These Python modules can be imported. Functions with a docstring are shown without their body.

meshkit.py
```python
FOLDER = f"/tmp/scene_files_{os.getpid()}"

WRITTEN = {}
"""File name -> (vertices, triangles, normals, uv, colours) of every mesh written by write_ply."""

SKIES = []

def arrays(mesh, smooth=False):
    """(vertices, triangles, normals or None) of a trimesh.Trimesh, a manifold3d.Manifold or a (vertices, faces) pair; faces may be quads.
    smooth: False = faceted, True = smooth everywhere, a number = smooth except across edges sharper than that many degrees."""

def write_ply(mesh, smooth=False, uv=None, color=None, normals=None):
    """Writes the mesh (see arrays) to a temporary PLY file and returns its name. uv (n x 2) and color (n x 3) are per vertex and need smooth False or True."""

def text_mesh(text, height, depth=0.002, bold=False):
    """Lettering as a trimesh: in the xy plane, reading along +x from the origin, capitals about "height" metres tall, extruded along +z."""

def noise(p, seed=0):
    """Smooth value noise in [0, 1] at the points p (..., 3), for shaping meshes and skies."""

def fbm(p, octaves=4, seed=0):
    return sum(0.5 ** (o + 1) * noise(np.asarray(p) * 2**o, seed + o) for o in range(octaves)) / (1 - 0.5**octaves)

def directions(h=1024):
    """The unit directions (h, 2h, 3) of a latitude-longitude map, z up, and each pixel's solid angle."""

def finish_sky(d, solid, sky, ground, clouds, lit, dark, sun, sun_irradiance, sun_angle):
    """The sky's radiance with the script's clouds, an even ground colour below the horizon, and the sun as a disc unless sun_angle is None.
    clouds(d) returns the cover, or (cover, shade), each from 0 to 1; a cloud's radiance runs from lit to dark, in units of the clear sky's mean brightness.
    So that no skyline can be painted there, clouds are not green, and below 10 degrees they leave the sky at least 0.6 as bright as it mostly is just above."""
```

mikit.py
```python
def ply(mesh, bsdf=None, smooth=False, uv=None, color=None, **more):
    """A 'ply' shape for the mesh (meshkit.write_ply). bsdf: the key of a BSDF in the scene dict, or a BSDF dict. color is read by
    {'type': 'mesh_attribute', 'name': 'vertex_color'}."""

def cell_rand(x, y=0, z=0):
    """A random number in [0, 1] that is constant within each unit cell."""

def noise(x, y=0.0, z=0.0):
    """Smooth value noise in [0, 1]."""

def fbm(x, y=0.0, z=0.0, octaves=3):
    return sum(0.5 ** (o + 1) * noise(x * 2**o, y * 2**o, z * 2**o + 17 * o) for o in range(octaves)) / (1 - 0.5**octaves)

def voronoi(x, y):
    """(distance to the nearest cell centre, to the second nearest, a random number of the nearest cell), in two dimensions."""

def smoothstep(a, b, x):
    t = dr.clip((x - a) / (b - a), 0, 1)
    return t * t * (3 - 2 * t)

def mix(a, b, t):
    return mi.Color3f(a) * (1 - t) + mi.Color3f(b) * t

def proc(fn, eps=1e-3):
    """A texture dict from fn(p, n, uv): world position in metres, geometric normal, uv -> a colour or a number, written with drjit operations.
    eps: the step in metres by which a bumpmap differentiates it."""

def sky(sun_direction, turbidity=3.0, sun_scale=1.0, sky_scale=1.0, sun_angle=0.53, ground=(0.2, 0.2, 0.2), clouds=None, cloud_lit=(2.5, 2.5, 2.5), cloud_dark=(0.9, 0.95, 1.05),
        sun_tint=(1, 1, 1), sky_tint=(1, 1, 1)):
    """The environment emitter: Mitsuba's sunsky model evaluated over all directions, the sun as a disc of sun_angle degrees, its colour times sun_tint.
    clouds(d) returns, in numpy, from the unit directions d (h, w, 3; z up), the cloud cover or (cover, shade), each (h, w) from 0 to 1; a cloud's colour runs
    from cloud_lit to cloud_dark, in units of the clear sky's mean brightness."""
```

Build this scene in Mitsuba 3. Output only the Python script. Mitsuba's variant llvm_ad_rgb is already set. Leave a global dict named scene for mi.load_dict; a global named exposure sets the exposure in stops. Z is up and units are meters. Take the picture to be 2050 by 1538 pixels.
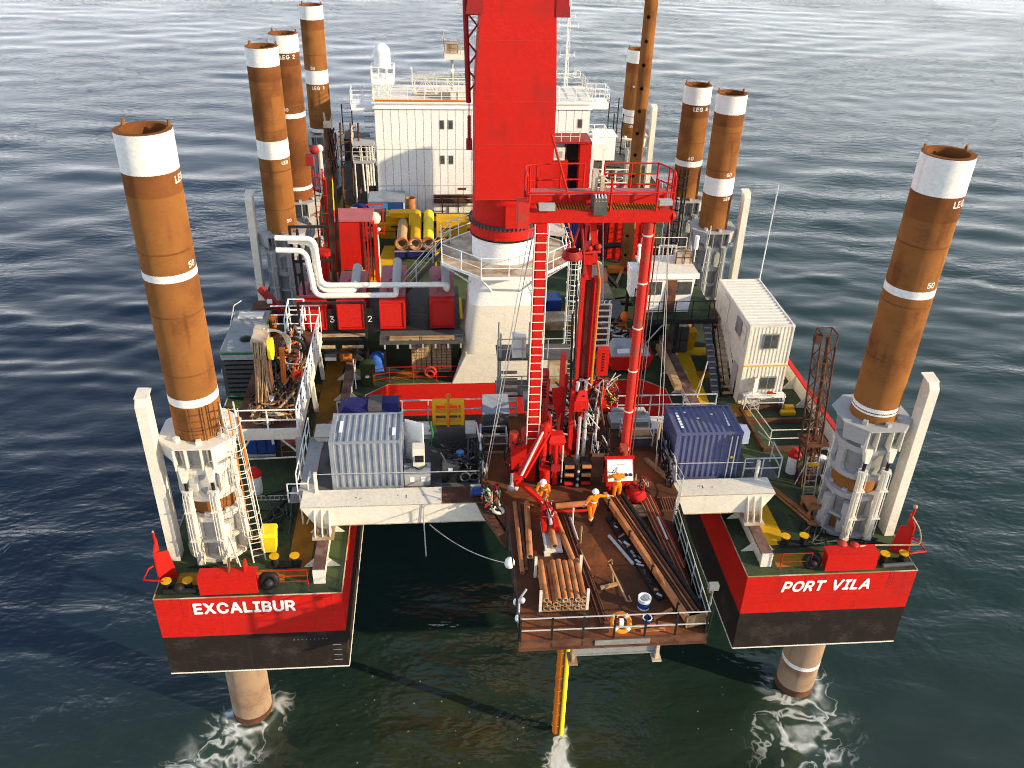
import math, random, numpy as np, trimesh, manifold3d as m3, drjit as dr, mitsuba as mi, mikit, meshkit
from mikit import fbm, noise, smoothstep, mix
T = mi.ScalarTransform4f
random.seed(7); rng = np.random.default_rng(7)

# ---------------------------------------------------------------- camera, sky, exposure
EYE = np.array([-4.2824, -26.9418, 26.0953])
FWD = np.array([0.07981663, 0.85290506, -0.51592855]); UP = np.array([0.02025365, 0.51608538, 0.85629765])
scene = {'camera': {'type': 'perspective', 'fov': 60.167, 'fov_axis': 'x', 'near_clip': 0.5, 'far_clip': 9000.0,
                    'to_world': T().look_at(origin=EYE.tolist(), target=(EYE + FWD).tolist(), up=UP.tolist())}}
labels = {}
SUN = (.857, -.400, .3256)
def cloud_fn(d):                                            # thin bright haze, thickest towards the horizon all round, with soft cirrus
    e = np.clip(d[..., 2], 0.02, 1)
    q = np.stack([d[..., 0] / (e + .15), d[..., 1] / (e + .15), 0 * e], -1)
    c = meshkit.fbm(q * 1.3 + 4.1, 5, 3)
    low = np.clip(1 - d[..., 2] / .72, 0, 1) ** 1.25
    return np.clip(.28 + .62 * low + (c - .5) * .5, 0, .95), np.clip(.95 - 1.1 * low + (c - .5) * .6, 0, 1)
scene['sky'] = mikit.sky(SUN, turbidity=3.0, sun_scale=.78, clouds=cloud_fn, cloud_lit=(4.3, 4.2, 4.2), cloud_dark=(1.5, 1.95, 2.6), sun_tint=(.93, 1.03, 1.18))
exposure = 2.85

# ---------------------------------------------------------------- materials: one palette, three surface classes
PAL, PROWS = {}, []
def pal(name, c, c2=None, amt=0.0, sc=0.7, streak=0.0, kind='paint'):
    PAL[name] = (len(PROWS), kind)
    c2 = c2 or [x * .6 for x in c]
    PROWS.append([*c, *c2, amt, sc, streak])
RUST = (.10, .045, .02)
pal('red', (.50, .014, .009), (.34, .018, .014), .24, .4, .30)
pal('red_old', (.50, .03, .022), (.25, .06, .04), .35, 1.3, .25)
pal('red_dark', (.30, .018, .02), (.16, .03, .02), .3, 1.0, .2)
pal('antifoul', (.021, .016, .0145), (.038, .031, .026), .30, 1.1, .25)
pal('cream', (.68, .635, .55), (.46, .38, .28), .10, .8, .16)
pal('cream_rusty', (.52, .44, .34), (.26, .15, .07), .5, .9, .3)
pal('white', (.78, .78, .77), (.6, .57, .5), .05, .5, .10)
pal('white_worn', (.66, .63, .55), (.36, .27, .18), .22, 1.1, .35)
pal('white_band', (.74, .73, .69), (.5, .42, .34), .10, 1.2, .3)
pal('grey', (.35, .35, .35), (.24, .23, .21), .2, 1.0, .3)
pal('grey_mid', (.24, .25, .255), (.15, .13, .11), .3, 1.0, .3)
pal('grey_dark', (.075, .077, .08), (.12, .10, .08), .3, 1.1, .2)
pal('black', (.016, .016, .017), (.04, .035, .03), .25, 1.2, .1)
pal('yellow', (.64, .34, .008), (.4, .25, .03), .22, 1.4, .2)
pal('yellow_bright', (.78, .62, .02), (.6, .45, .02), .12, 1.4, .1)
pal('orange', (.62, .16, .02), (.40, .10, .03), .25, 1.5, .1)
pal('blue', (.02, .055, .22), (.015, .03, .10), .25, 1.2, .25)
pal('blue_light', (.05, .22, .48), (.04, .14, .3), .2, 1.0, .2)
pal('navy', (.085, .095, .19), (.12, .11, .13), .25, .9, .25)
pal('cont_grey', (.25, .275, .32), (.15, .18, .23), .35, 1.0, .4)
pal('rust_leg', (.25, .102, .030), (.13, .048, .018), .36, .45, .42, 'matte')
pal('rust_leg_dark', (.19, .070, .023), (.105, .04, .016), .40, .5, .3, 'matte')
pal('rust_wet', (.29, .20, .135), (.17, .10, .06), .35, .8, .4, 'matte')
pal('rust_deck', (.27, .083, .030), (.058, .030, .019), .50, .30, 0, 'matte')
pal('rust_pipe', (.47, .19, .08), (.24, .09, .035), .38, 1.8, 0, 'matte')
pal('rust_brown', (.155, .07, .042), (.07, .034, .024), .5, 1.3, .2, 'matte')
pal('rail_rust', (.20, .12, .10), (.09, .05, .04), .5, 1.8, 0, 'matte')
pal('deck', (.072, .098, .044), (.028, .034, .025), .48, .34, 0, 'matte')
pal('walk', (.33, .145, .022), (.16, .075, .02), .40, .6, 0, 'matte')
pal('walk_yellow', (.58, .33, .015), (.30, .16, .02), .25, .6, 0, 'matte')
pal('wood', (.42, .27, .14), (.26, .15, .075), .4, 1.6, 0, 'matte')
pal('sack', (.55, .36, .19), (.35, .2, .1), .3, 2.0, 0, 'matte')
pal('grating', (.11, .11, .11), (.06, .055, .05), .4, 1.5, 0, 'matte')
pal('coverall', (.75, .20, .012), (.5, .12, .01), .3, 4, 0, 'matte')
pal('coverall_red', (.50, .02, .02), (.3, .012, .012), .3, 4, 0, 'matte')
pal('skin', (.48, .27, .18), None, 0, 1, 0, 'matte')
pal('boot', (.03, .025, .02), None, 0, 1, 0, 'matte')
pal('hivis', (.75, .75, .68), None, 0, 1, 0, 'matte')
pal('tarp_blue', (.018, .017, .10), (.03, .03, .14), .3, 1.5, .2)
pal('tarp_bright', (.05, .16, .62), (.03, .09, .35), .3, 3, 0)
pal('rubber', (.014, .014, .014), (.03, .03, .03), .3, 2, 0)
pal('steel', (.45, .45, .45), (.25, .22, .2), .25, 2, 0)
pal('green', (.035, .16, .06), (.03, .08, .04), .3, 2, 0)
pal('mesh_green', (.030, .045, .018), (.02, .03, .014), .3, 2, 0, 'matte')
pal('pipe_white', (.80, .78, .72), (.6, .55, .45), .1, 1.0, .1)
pal('lens', (.016, .019, .022), (.03, .035, .04), .2, 1.5, 0, 'gloss')
pal('glass', (.05, .058, .062), (.09, .09, .08), .4, 2.2, 0, 'gloss')
pal('purple_red', (.40, .10, .11), (.28, .09, .10), .35, 1.0, .2)
pal('lifebuoy', (.80, .24, .02), None, 0, 1, 0)
PARR = np.array(PROWS, np.float32)
COLS = [mi.Float(PARR[:, k].copy()) for k in range(9)]
def surf(p, n, uv):
    i = mi.UInt32(dr.floor(uv.x + .5))
    g = [dr.gather(mi.Float, c, i) for c in COLS]
    a = fbm(p.x * g[7] * 1.3 + uv.y * 37, p.y * g[7] * 1.3, p.z * g[7] * 1.3 + uv.y * 11, 4)
    b = noise(p.x * 4.3, p.y * 4.3, p.z * .55)
    c = noise(p.x * 11, p.y * 11, p.z * 11)
    upright = 1 - dr.abs(n.z)
    th = 1 - g[6]
    t = smoothstep(th - .22, th + .16, a + (c - .5) * .22) * .9 + smoothstep(.66, .92, b) * g[8] * upright
    t = dr.clip(t, 0, 1)
    col = mi.Color3f(dr.lerp(g[0], g[3], t), dr.lerp(g[1], g[4], t), dr.lerp(g[2], g[5], t))
    return col * (.90 + .2 * c) * (.93 + .14 * a)
SURF = mikit.proc(surf)
scene['paint'] = {'type': 'twosided', 'bsdf': {'type': 'principled', 'base_color': SURF, 'roughness': .5, 'specular': .16}}
scene['matte'] = {'type': 'twosided', 'bsdf': {'type': 'principled', 'base_color': SURF, 'roughness': .85, 'specular': .06}}
scene['gloss'] = {'type': 'twosided', 'bsdf': {'type': 'principled', 'base_color': SURF, 'roughness': .12, 'specular': .6}}

# ---------------------------------------------------------------- mesh builder
def unit(v):
    v = np.asarray(v, float); return v / max(np.linalg.norm(v), 1e-12)
def frame(d, up=(0, 0, 1)):
    d = unit(d); a = np.cross(up, d)
    if np.linalg.norm(a) < 1e-4: a = np.cross((0, 1, 0), d)
    a = unit(a); return d, a, np.cross(d, a)
BOXF = np.array([[0, 1, 2], [0, 2, 3]])
class M:
    def __init__(s): s.v, s.f, s.n = [], [], 0
    def add(s, v, f):
        v = np.asarray(v, float); s.v.append(v); s.f.append(np.asarray(f, int) + s.n); s.n += len(v); return s
    def hexa(s, c):                                         # 8 corners: bottom ring of 4, top ring of 4
        c = np.asarray(c, float)
        for q in ((3, 2, 1, 0), (4, 5, 6, 7), (0, 1, 5, 4), (1, 2, 6, 5), (2, 3, 7, 6), (3, 0, 4, 7)): s.add(c[list(q)], BOXF)
        return s
    def box(s, x0, x1, y0, y1, z0, z1):
        return s.hexa([(x0, y0, z0), (x1, y0, z0), (x1, y1, z0), (x0, y1, z0), (x0, y0, z1), (x1, y0, z1), (x1, y1, z1), (x0, y1, z1)])
    def bar(s, p, q, w, h=None, up=(0, 0, 1)):
        h = w if h is None else h
        p, q = np.asarray(p, float), np.asarray(q, float); d, a, b = frame(q - p, up)
        r = [-a * w / 2 - b * h / 2, a * w / 2 - b * h / 2, a * w / 2 + b * h / 2, -a * w / 2 + b * h / 2]
        return s.hexa([p + x for x in r] + [q + x for x in r])
    def tube(s, pts, r, n=8, cap=True, closed=False):
        p = np.asarray(pts, float); k = len(p)
        rr = np.broadcast_to(r, (k,))
        if closed: d = np.roll(p, -1, 0) - np.roll(p, 1, 0)
        else: d = np.vstack([p[1] - p[0], p[2:] - p[:-2], p[-1] - p[-2]]) if k > 2 else np.vstack([p[1] - p[0]] * 2)
        d0, a, b = frame(d[0], (0.013, .02, 1)); rings = []; ang = np.arange(n) * 2 * np.pi / n
        for i in range(k):
            t = unit(d[i]); a = unit(a - t * (a @ t)); b = np.cross(t, a)
            rings.append(p[i] + rr[i] * (np.cos(ang)[:, None] * a + np.sin(ang)[:, None] * b))
        v = np.vstack(rings); f = []
        for i in range(k if closed else k - 1):
            i2 = (i + 1) % k
            for j in range(n):
                j2 = (j + 1) % n; f += [[i * n + j, i * n + j2, i2 * n + j2], [i * n + j, i2 * n + j2, i2 * n + j]]
        s.add(v, f)
        if cap and not closed:
            for ring, flip in ((rings[0], 1), (rings[-1], 0)):
                t = [[0, j, j + 1] for j in range(1, n - 1)]; s.add(ring, [x[::-1] for x in t] if flip else t)
        return s
    def lathe(s, c, prof, n=24, a0=0.0, a1=2 * math.pi):      # prof: (radius, z) pairs, sharp between segments
        full = abs(a1 - a0 - 2 * math.pi) < 1e-6
        ang = a0 + (a1 - a0) * np.arange(n + (0 if full else 1)) / n; m = len(ang)
        for (r0, z0), (r1, z1) in zip(prof[:-1], prof[1:]):
            v = np.vstack([np.stack([c[0] + r * np.cos(ang), c[1] + r * np.sin(ang), 0 * ang + c[2] + z], 1) for r, z in ((r0, z0), (r1, z1))])
            f = []
            for j in range(n):
                j2 = (j + 1) % m; f += [[j, j2, m + j2], [j, m + j2, m + j]]
            s.add(v, f)
        return s
    def prism(s, poly, z0, z1):
        p = np.asarray(poly, float)
        if np.sum(p[:, 0] * np.roll(p[:, 1], -1) - np.roll(p[:, 0], -1) * p[:, 1]) < 0: p = p[::-1]
        from shapely import Polygon
        v, f = trimesh.creation.triangulate_polygon(Polygon(p), engine='earcut')
        f = np.asarray(f); e1, e2 = v[f[:, 1]] - v[f[:, 0]], v[f[:, 2]] - v[f[:, 0]]
        neg = e1[:, 0] * e2[:, 1] - e1[:, 1] * e2[:, 0] < 0; f[neg] = f[neg][:, ::-1]
        s.add(np.c_[v, np.full(len(v), z1)], f); s.add(np.c_[v, np.full(len(v), z0)], f[:, ::-1])
        for i in range(len(p)):
            a, b = p[i], p[(i + 1) % len(p)]
            s.add([(a[0], a[1], z0), (b[0], b[1], z0), (b[0], b[1], z1), (a[0], a[1], z1)], BOXF)
        return s
    def plate(s, pts, t):                                    # flat convex polygon in space with thickness t
        p = np.asarray(pts, float); nrm = unit(np.cross(p[1] - p[0], p[2] - p[0])) * t / 2; k = len(p)
        fan = np.array([[0, j, j + 1] for j in range(1, k - 1)])
        s.add(p + nrm, fan); s.add(p - nrm, fan[:, ::-1])
        for i in range(k):
            j = (i + 1) % k; s.add([p[i] - nrm, p[j] - nrm, p[j] + nrm, p[i] + nrm], BOXF)
        return s
    def ball(s, c, r, n=12, squash=1.0, half=False):
        th = np.linspace(0, math.pi / 2 if half else math.pi, n // 2 + 1)
        v = np.array([[math.sin(t) * math.cos(a), math.sin(t) * math.sin(a), math.cos(t) * squash] for t in th for a in np.arange(n) * 2 * np.pi / n]) * r + np.asarray(c, float)
        f = []
        for i in range(len(th) - 1):
            for j in range(n):
                j2 = (j + 1) % n; f += [[i * n + j, (i + 1) * n + j, (i + 1) * n + j2], [i * n + j, (i + 1) * n + j2, i * n + j2]]
        return s.add(v, f)
    def torus(s, c, R, r, axis=(0, 0, 1), n=20, m=8):
        d, a, b = frame(axis); ang = np.arange(n) * 2 * np.pi / n
        return s.tube([np.asarray(c) + R * (math.cos(t) * a + math.sin(t) * b) for t in ang], r, m, closed=True)
    def rail(s, path, h=1.1, gap=1.2, nr=2, r=.024, pr=.028, ends=True):
        P = [np.asarray(p, float) for p in path]; z = np.array([0, 0, h])
        for a, b in zip(P[:-1], P[1:]):
            k = max(1, round(np.linalg.norm(b - a) / gap))
            for i in range(k + 1): s.tube([a + (b - a) * i / k, a + (b - a) * i / k + z], pr, 5)
            for j in range(nr): s.tube([a + z * (j + 1) / nr, b + z * (j + 1) / nr], r, 5)
        return s
    def ladder(s, p, q, w=.45, side=(1, 0, 0), r=.03, step=.3, rr=.018):
        p, q = np.asarray(p, float), np.asarray(q, float); o = unit(side) * w / 2
        s.tube([p - o, q - o], r, 5); s.tube([p + o, q + o], r, 5); k = int(np.linalg.norm(q - p) / step)
        for i in range(1, k): c = p + (q - p) * i / k; s.tube([c - o, c + o], rr, 5)
        return s
    def cage(s, p, q, out, r=.36, hoop=.9, t=.022, n=5):     # ladder safety cage
        p, q, out = np.asarray(p, float), np.asarray(q, float), unit(out); d = unit(q - p); sd = np.cross(d, out); L = np.linalg.norm(q - p)
        ang = np.linspace(-.1, math.pi + .1, 9)
        pt = lambda c, a: c + sd * r * math.cos(a) + out * (r * math.sin(a) * 1.5)
        for i in range(int(L / hoop) + 1): s.tube([pt(p + d * min(i * hoop, L), a) for a in ang], t, 5)
        for a in np.linspace(.3, math.pi - .3, n): s.tube([pt(p, a), pt(q, a)], t * .8, 4)
        return s
    def arr(s): return np.vstack(s.v), np.vstack(s.f)
    def xf(s, m):
        m = np.asarray(m, float); s.v = [v @ m[:3, :3].T + m[:3, 3] for v in s.v]; return s
def bend(pts, r=.35, n=5):                                  # round the corners of a polyline
    P = [np.asarray(p, float) for p in pts]; out = [P[0]]
    for a, b, c in zip(P[:-2], P[1:-1], P[2:]):
        u, w = unit(a - b), unit(c - b); k = min(r, .45 * np.linalg.norm(a - b), .45 * np.linalg.norm(c - b))
        for t in np.linspace(0, 1, n): out.append((1 - t) ** 2 * (b + u * k) + 2 * t * (1 - t) * b + t * t * (b + w * k))
    return out + [P[-1]]
def sag(p, q, d, n=9):
    p, q = np.asarray(p, float), np.asarray(q, float)
    return [p + (q - p) * t - np.array([0, 0, 4 * d * t * (1 - t)]) for t in np.linspace(0, 1, n)]
def placed(x, y, z=0, deg=0, sx=1.0):
    a = math.radians(deg); c, s = math.cos(a), math.sin(a)
    return np.array([[c * sx, -s, 0, x], [s * sx, c, 0, y], [0, 0, 1, z], [0, 0, 0, 1.0]])

# ---------------------------------------------------------------- scene entries
used = {}
def numbered(name):
    k = used.get(name, 0); used[name] = k + 1
    return name if k == 0 else f'{name}_{k:03d}'
def shape(mesh, mat):
    v, f = mesh.arr() if isinstance(mesh, M) else mesh
    i, kind = PAL[mat]
    return mikit.ply((v, f), kind, smooth=True, uv=np.tile([[float(i), random.random()]], (len(v), 1)))
def thing(name, label, cat, group=None, kind=None):
    key = numbered(name); labels[key] = {'label': label, 'category': cat}
    if group: labels[key]['group'] = group
    if kind: labels[key] = {'label': label, 'kind': kind}
    return key
def part(t, name, mesh, mat, label=None, kind=None, to=None):
    key = numbered(t + '__' + name)
    d = dict(mesh) if isinstance(mesh, dict) else shape(mesh, mat)
    if to is not None: d['to_world'] = T(to.tolist())
    scene[key] = d
    if label or kind:
        labels[key] = {}
        if label: labels[key]['label'] = label
        if kind: labels[key]['kind'] = kind
    return key
def pieces(t, name, ms, mat, to=None, far=False):            # one part per piece, or one joined part where the pieces are too small to tell apart
    if far:
        j = M()
        for m in ms: j.add(*m.arr())
        return part(t, name, j, mat, kind='stuff', to=to)
    for m in ms: part(t, name, m, mat, to=to)
ORD = ('first', 'second', 'third', 'fourth', 'fifth', 'sixth', 'seventh', 'eighth', 'ninth')
def single(name, mesh, mat, label, cat, group=None):
    key = thing(name, label, cat, group); scene[key] = shape(mesh, mat); return key

# ---------------------------------------------------------------- sea
ZS = -11.0
def axis_lines(lo, hi, dense0, dense1, h, grow, hmax):
    a = list(np.arange(dense0, dense1, h)); s = h
    while a[-1] < hi: s = min(s * grow, hmax if abs(a[-1]) < 420 else 400); a.append(a[-1] + s)
    s = h
    while a[0] > lo: s = min(s * grow, hmax if abs(a[0]) < 420 else 400); a.insert(0, a[0] - s)
    return np.array(a)
gx = axis_lines(-5000, 5000, -38, 38, .34, 1.012, 1.5); gy = axis_lines(-700, 7000, -14, 48, .34, 1.012, 1.2)
X, Y = np.meshgrid(gx, gy); hx = np.gradient(gx)[None, :]; hy = np.gradient(gy)[:, None]
Z = np.zeros_like(X); wr = np.random.default_rng(3)
wx_, wy_ = X.astype(np.float32), Y.astype(np.float32); hx, hy = hx.astype(np.float32), hy.astype(np.float32)
GATES = [.35 + 1.3 * meshkit.noise(np.stack([X / (s * 6), Y / (s * 2.4), 0 * X + s], -1), int(s)).astype(np.float32) for s in (2.2, 5, 11)]
WARP = [1.6 * meshkit.noise(np.stack([X / 9, Y / 9, 0 * X + q], -1), 50 + q).astype(np.float32) for q in range(3)]
for k in range(44):
    lam = float(np.exp(wr.uniform(math.log(1.5), math.log(12)))); th = wr.normal(.14, .32); kk = 2 * math.pi / lam
    d = (math.sin(th), math.cos(th)); amp = .0041 * lam ** .80 * wr.uniform(.5, 1.3)
    fade = np.clip((lam / np.maximum(hx * abs(d[0]) + hy * abs(d[1]), 1e-3) - 3) / 3, 0, 1)
    Z += amp * GATES[0 if lam < 3.2 else 1 if lam < 7.5 else 2] * fade * np.sin(kk * (wx_ * np.float32(d[0]) + wy_ * np.float32(d[1])) + np.float32(wr.uniform(0, 6.28)) + WARP[k % 3])
i, j = np.meshgrid(np.arange(len(gx) - 1), np.arange(len(gy) - 1)); n0 = (j * len(gx) + i).ravel(); w_ = len(gx)
SV = np.stack([X.ravel(), Y.ravel(), ZS + Z.ravel()], 1)
SF = np.vstack([np.stack([n0, n0 + 1, n0 + w_ + 1], 1), np.stack([n0, n0 + w_ + 1, n0 + w_], 1)])
FOAM = ((-13.95, 3.4, .97, 2.0, 9.5, -.48), (13.95, 3.4, .97, 2.3, 9.0, -.22), (1.1, 1.25, .30, .5, 6.5, -.12))
def foam_mask(x, y):
    wx = x + 1.7 * (fbm(x * .7, y * .7, 3.3, 3) - .5) * 2; wy = y + 1.7 * (fbm(x * .7, y * .7, 9.1, 3) - .5) * 2
    rid = 1 - dr.abs(2 * fbm(wx * .95, wy * .95, 1.7, 4) - 1)
    rid2 = 1 - dr.abs(2 * fbm(wx * 2.6, wy * 2.6, 6.7, 3) - 1)
    dens = mi.Float(0)
    for fx, fy, r, w, L, dx in FOAM:
        s = fy - y; l = x - fx - dx * s
        wid = w + .26 * dr.maximum(s, 0)
        core = dr.exp(-dr.square(l / wid)) * smoothstep(-1.6 * w, .3, s) * (1 - smoothstep(L * .25, L, s))
        near = dr.exp(-dr.square((dr.sqrt(dr.square(x - fx) + dr.square(y - fy)) - r * 1.25) / (.5 * r + .08)))
        dens = dr.maximum(dens, dr.maximum(core * (.55 + .5 * fbm(x * .8, y * .8, 2.9, 2)), near * .85 * smoothstep(-.8, .6, s + .9 * l)))
    cloud = fbm(wx * .75, wy * .75, 5.7, 4)
    f = smoothstep(.50, .80, cloud + .30 * (dens - .55)) * smoothstep(.15, .8, dens) * (.25 + .6 * rid2) + smoothstep(1.05 - .28 * dens, 1.20 - .28 * dens, rid) * .55 + smoothstep(.78, 1.0, dens) * (.3 + .7 * cloud)
    f = dr.clip(f * 1.5, 0, 1) * smoothstep(.05, .45, dens) * (.62 + .6 * fbm(x * 4.1, y * 4.1, 4.4, 3))
    chop = smoothstep(-14, -30, x + .25 * y) * smoothstep(60, 10, y)
    caps = smoothstep(.80, .9, noise(x * .16 + y * .11, y * .3 - x * .2, 4.0)) * smoothstep(.955, .995, 1 - dr.abs(2 * fbm(wx * .8, wy * 1.6, 2.2, 4) - 1)) * chop
    d1, _, rnd = mikit.voronoi(x * 1.6 + .4 * noise(x * 3, y * 3, 1.0), y * 1.6)
    speck = smoothstep(.09, .03, d1) * smoothstep(.90, .93, rnd) * smoothstep(.45, .7, noise(x * .22, y * .22, 8.0)) * smoothstep(14, 4, y) * smoothstep(13, 7, dr.abs(x))
    return dr.clip(f + caps * .5 + speck * .4, 0, 1), dens
def sea_col(p, n, uv):
    f, dens = foam_mask(p.x, p.y)
    a = fbm(p.x * .09, p.y * .09, 2.2, 3)
    tea = dr.exp(-dr.square((p.x + 1.5) / 6.0) - dr.square((p.y - .5) / 7.0)) * smoothstep(.35, .7, fbm(p.x * .35, p.y * .35, 5.5, 3))
    left = smoothstep(-4, -30, p.x - .12 * p.y) * smoothstep(-9, 12, p.y); murk = smoothstep(9, -8, p.y)
    c = mix(mi.Color3f(.0105, .0235, .0165), mi.Color3f(.014, .033, .027), a)
    c = mix(c, mi.Color3f(.0075, .0185, .040), left * .85)
    c = mix(c, mi.Color3f(.026, .034, .022), murk * .75)
    c = mix(c, mi.Color3f(.040, .041, .014), tea * .85)
    c = mix(c, mi.Color3f(.040, .070, .048), smoothstep(.15, .9, dens) * .7)
    return mix(c, mi.Color3f(.62, .645, .63), f)
def sea_rough(p, n, uv): return .06 + .5 * foam_mask(p.x, p.y)[0]
def sea_bump(p, n, uv):                                     # wind patches and slicks of fine ripples
    wx = p.x * .8 + 1.5 * noise(p.x * .3, p.y * .3, 1.0)
    patch = smoothstep(.32, .68, fbm(p.x * .035 + 3.0, p.y * .055, 5.0, 3)) * .8 + smoothstep(-8, -26, p.x + .2 * p.y) * smoothstep(40, 5, p.y) * .6 + .2
    return (fbm(wx * .9 + p.y * .25, p.y * 1.9, 3.0, 3) + .45 * fbm(wx * 3.1, p.y * 4.3, 7.0, 2)) * patch
scene['sea_water'] = {'type': 'bumpmap', 'arbitrary': mikit.proc(sea_bump, eps=.03), 'scale': .075,
    'bsdf': {'type': 'principled', 'base_color': mikit.proc(sea_col), 'roughness': mikit.proc(sea_rough), 'eta': 1.40}}
labels['sea'] = {'kind': 'structure', 'label': 'dark green rippled sea round the jack-up barge'}
scene['sea'] = mikit.ply((SV, SF), 'sea_water', smooth=True, uv=SV[:, :2])

# ---------------------------------------------------------------- barge hull
UPOLY = [(-16, 0), (-8.5, 0), (-8.5, 15.3), (-7.3, 16.4), (7.3, 16.4), (8.5, 15.3), (8.5, 0), (16, 0), (16, 57), (-16, 57)]
hull = thing('barge_hull', 'red and black U-shaped barge hull with twin sterns reading EXCALIBUR and PORT VILA', 'barge')
part(hull, 'topside', M().prism(UPOLY, -2.15, 0), 'red')
part(hull, 'bottom', M().prism(UPOLY, -4.28, -2.15), 'antifoul', 'black lower hull')
e = M()
for a, b in zip(UPOLY, UPOLY[1:] + UPOLY[:1]): e.tube([(*a, -4.29), (*b, -4.29)], .035, 5); 
part(hull, 'bottom_edge', e, 'cream')
part(hull, 'deck_plating', M().prism(UPOLY, .002, .014), 'deck', 'worn green deck')
e = M()
for a, b in zip(UPOLY, UPOLY[1:] + UPOLY[:1]): e.tube([(*a, .015), (*b, .015)], .03, 5)
part(hull, 'deck_edge', e, 'cream_rusty')
def flat(poly, z=.022): return M().prism(poly, z - .004, z)
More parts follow.
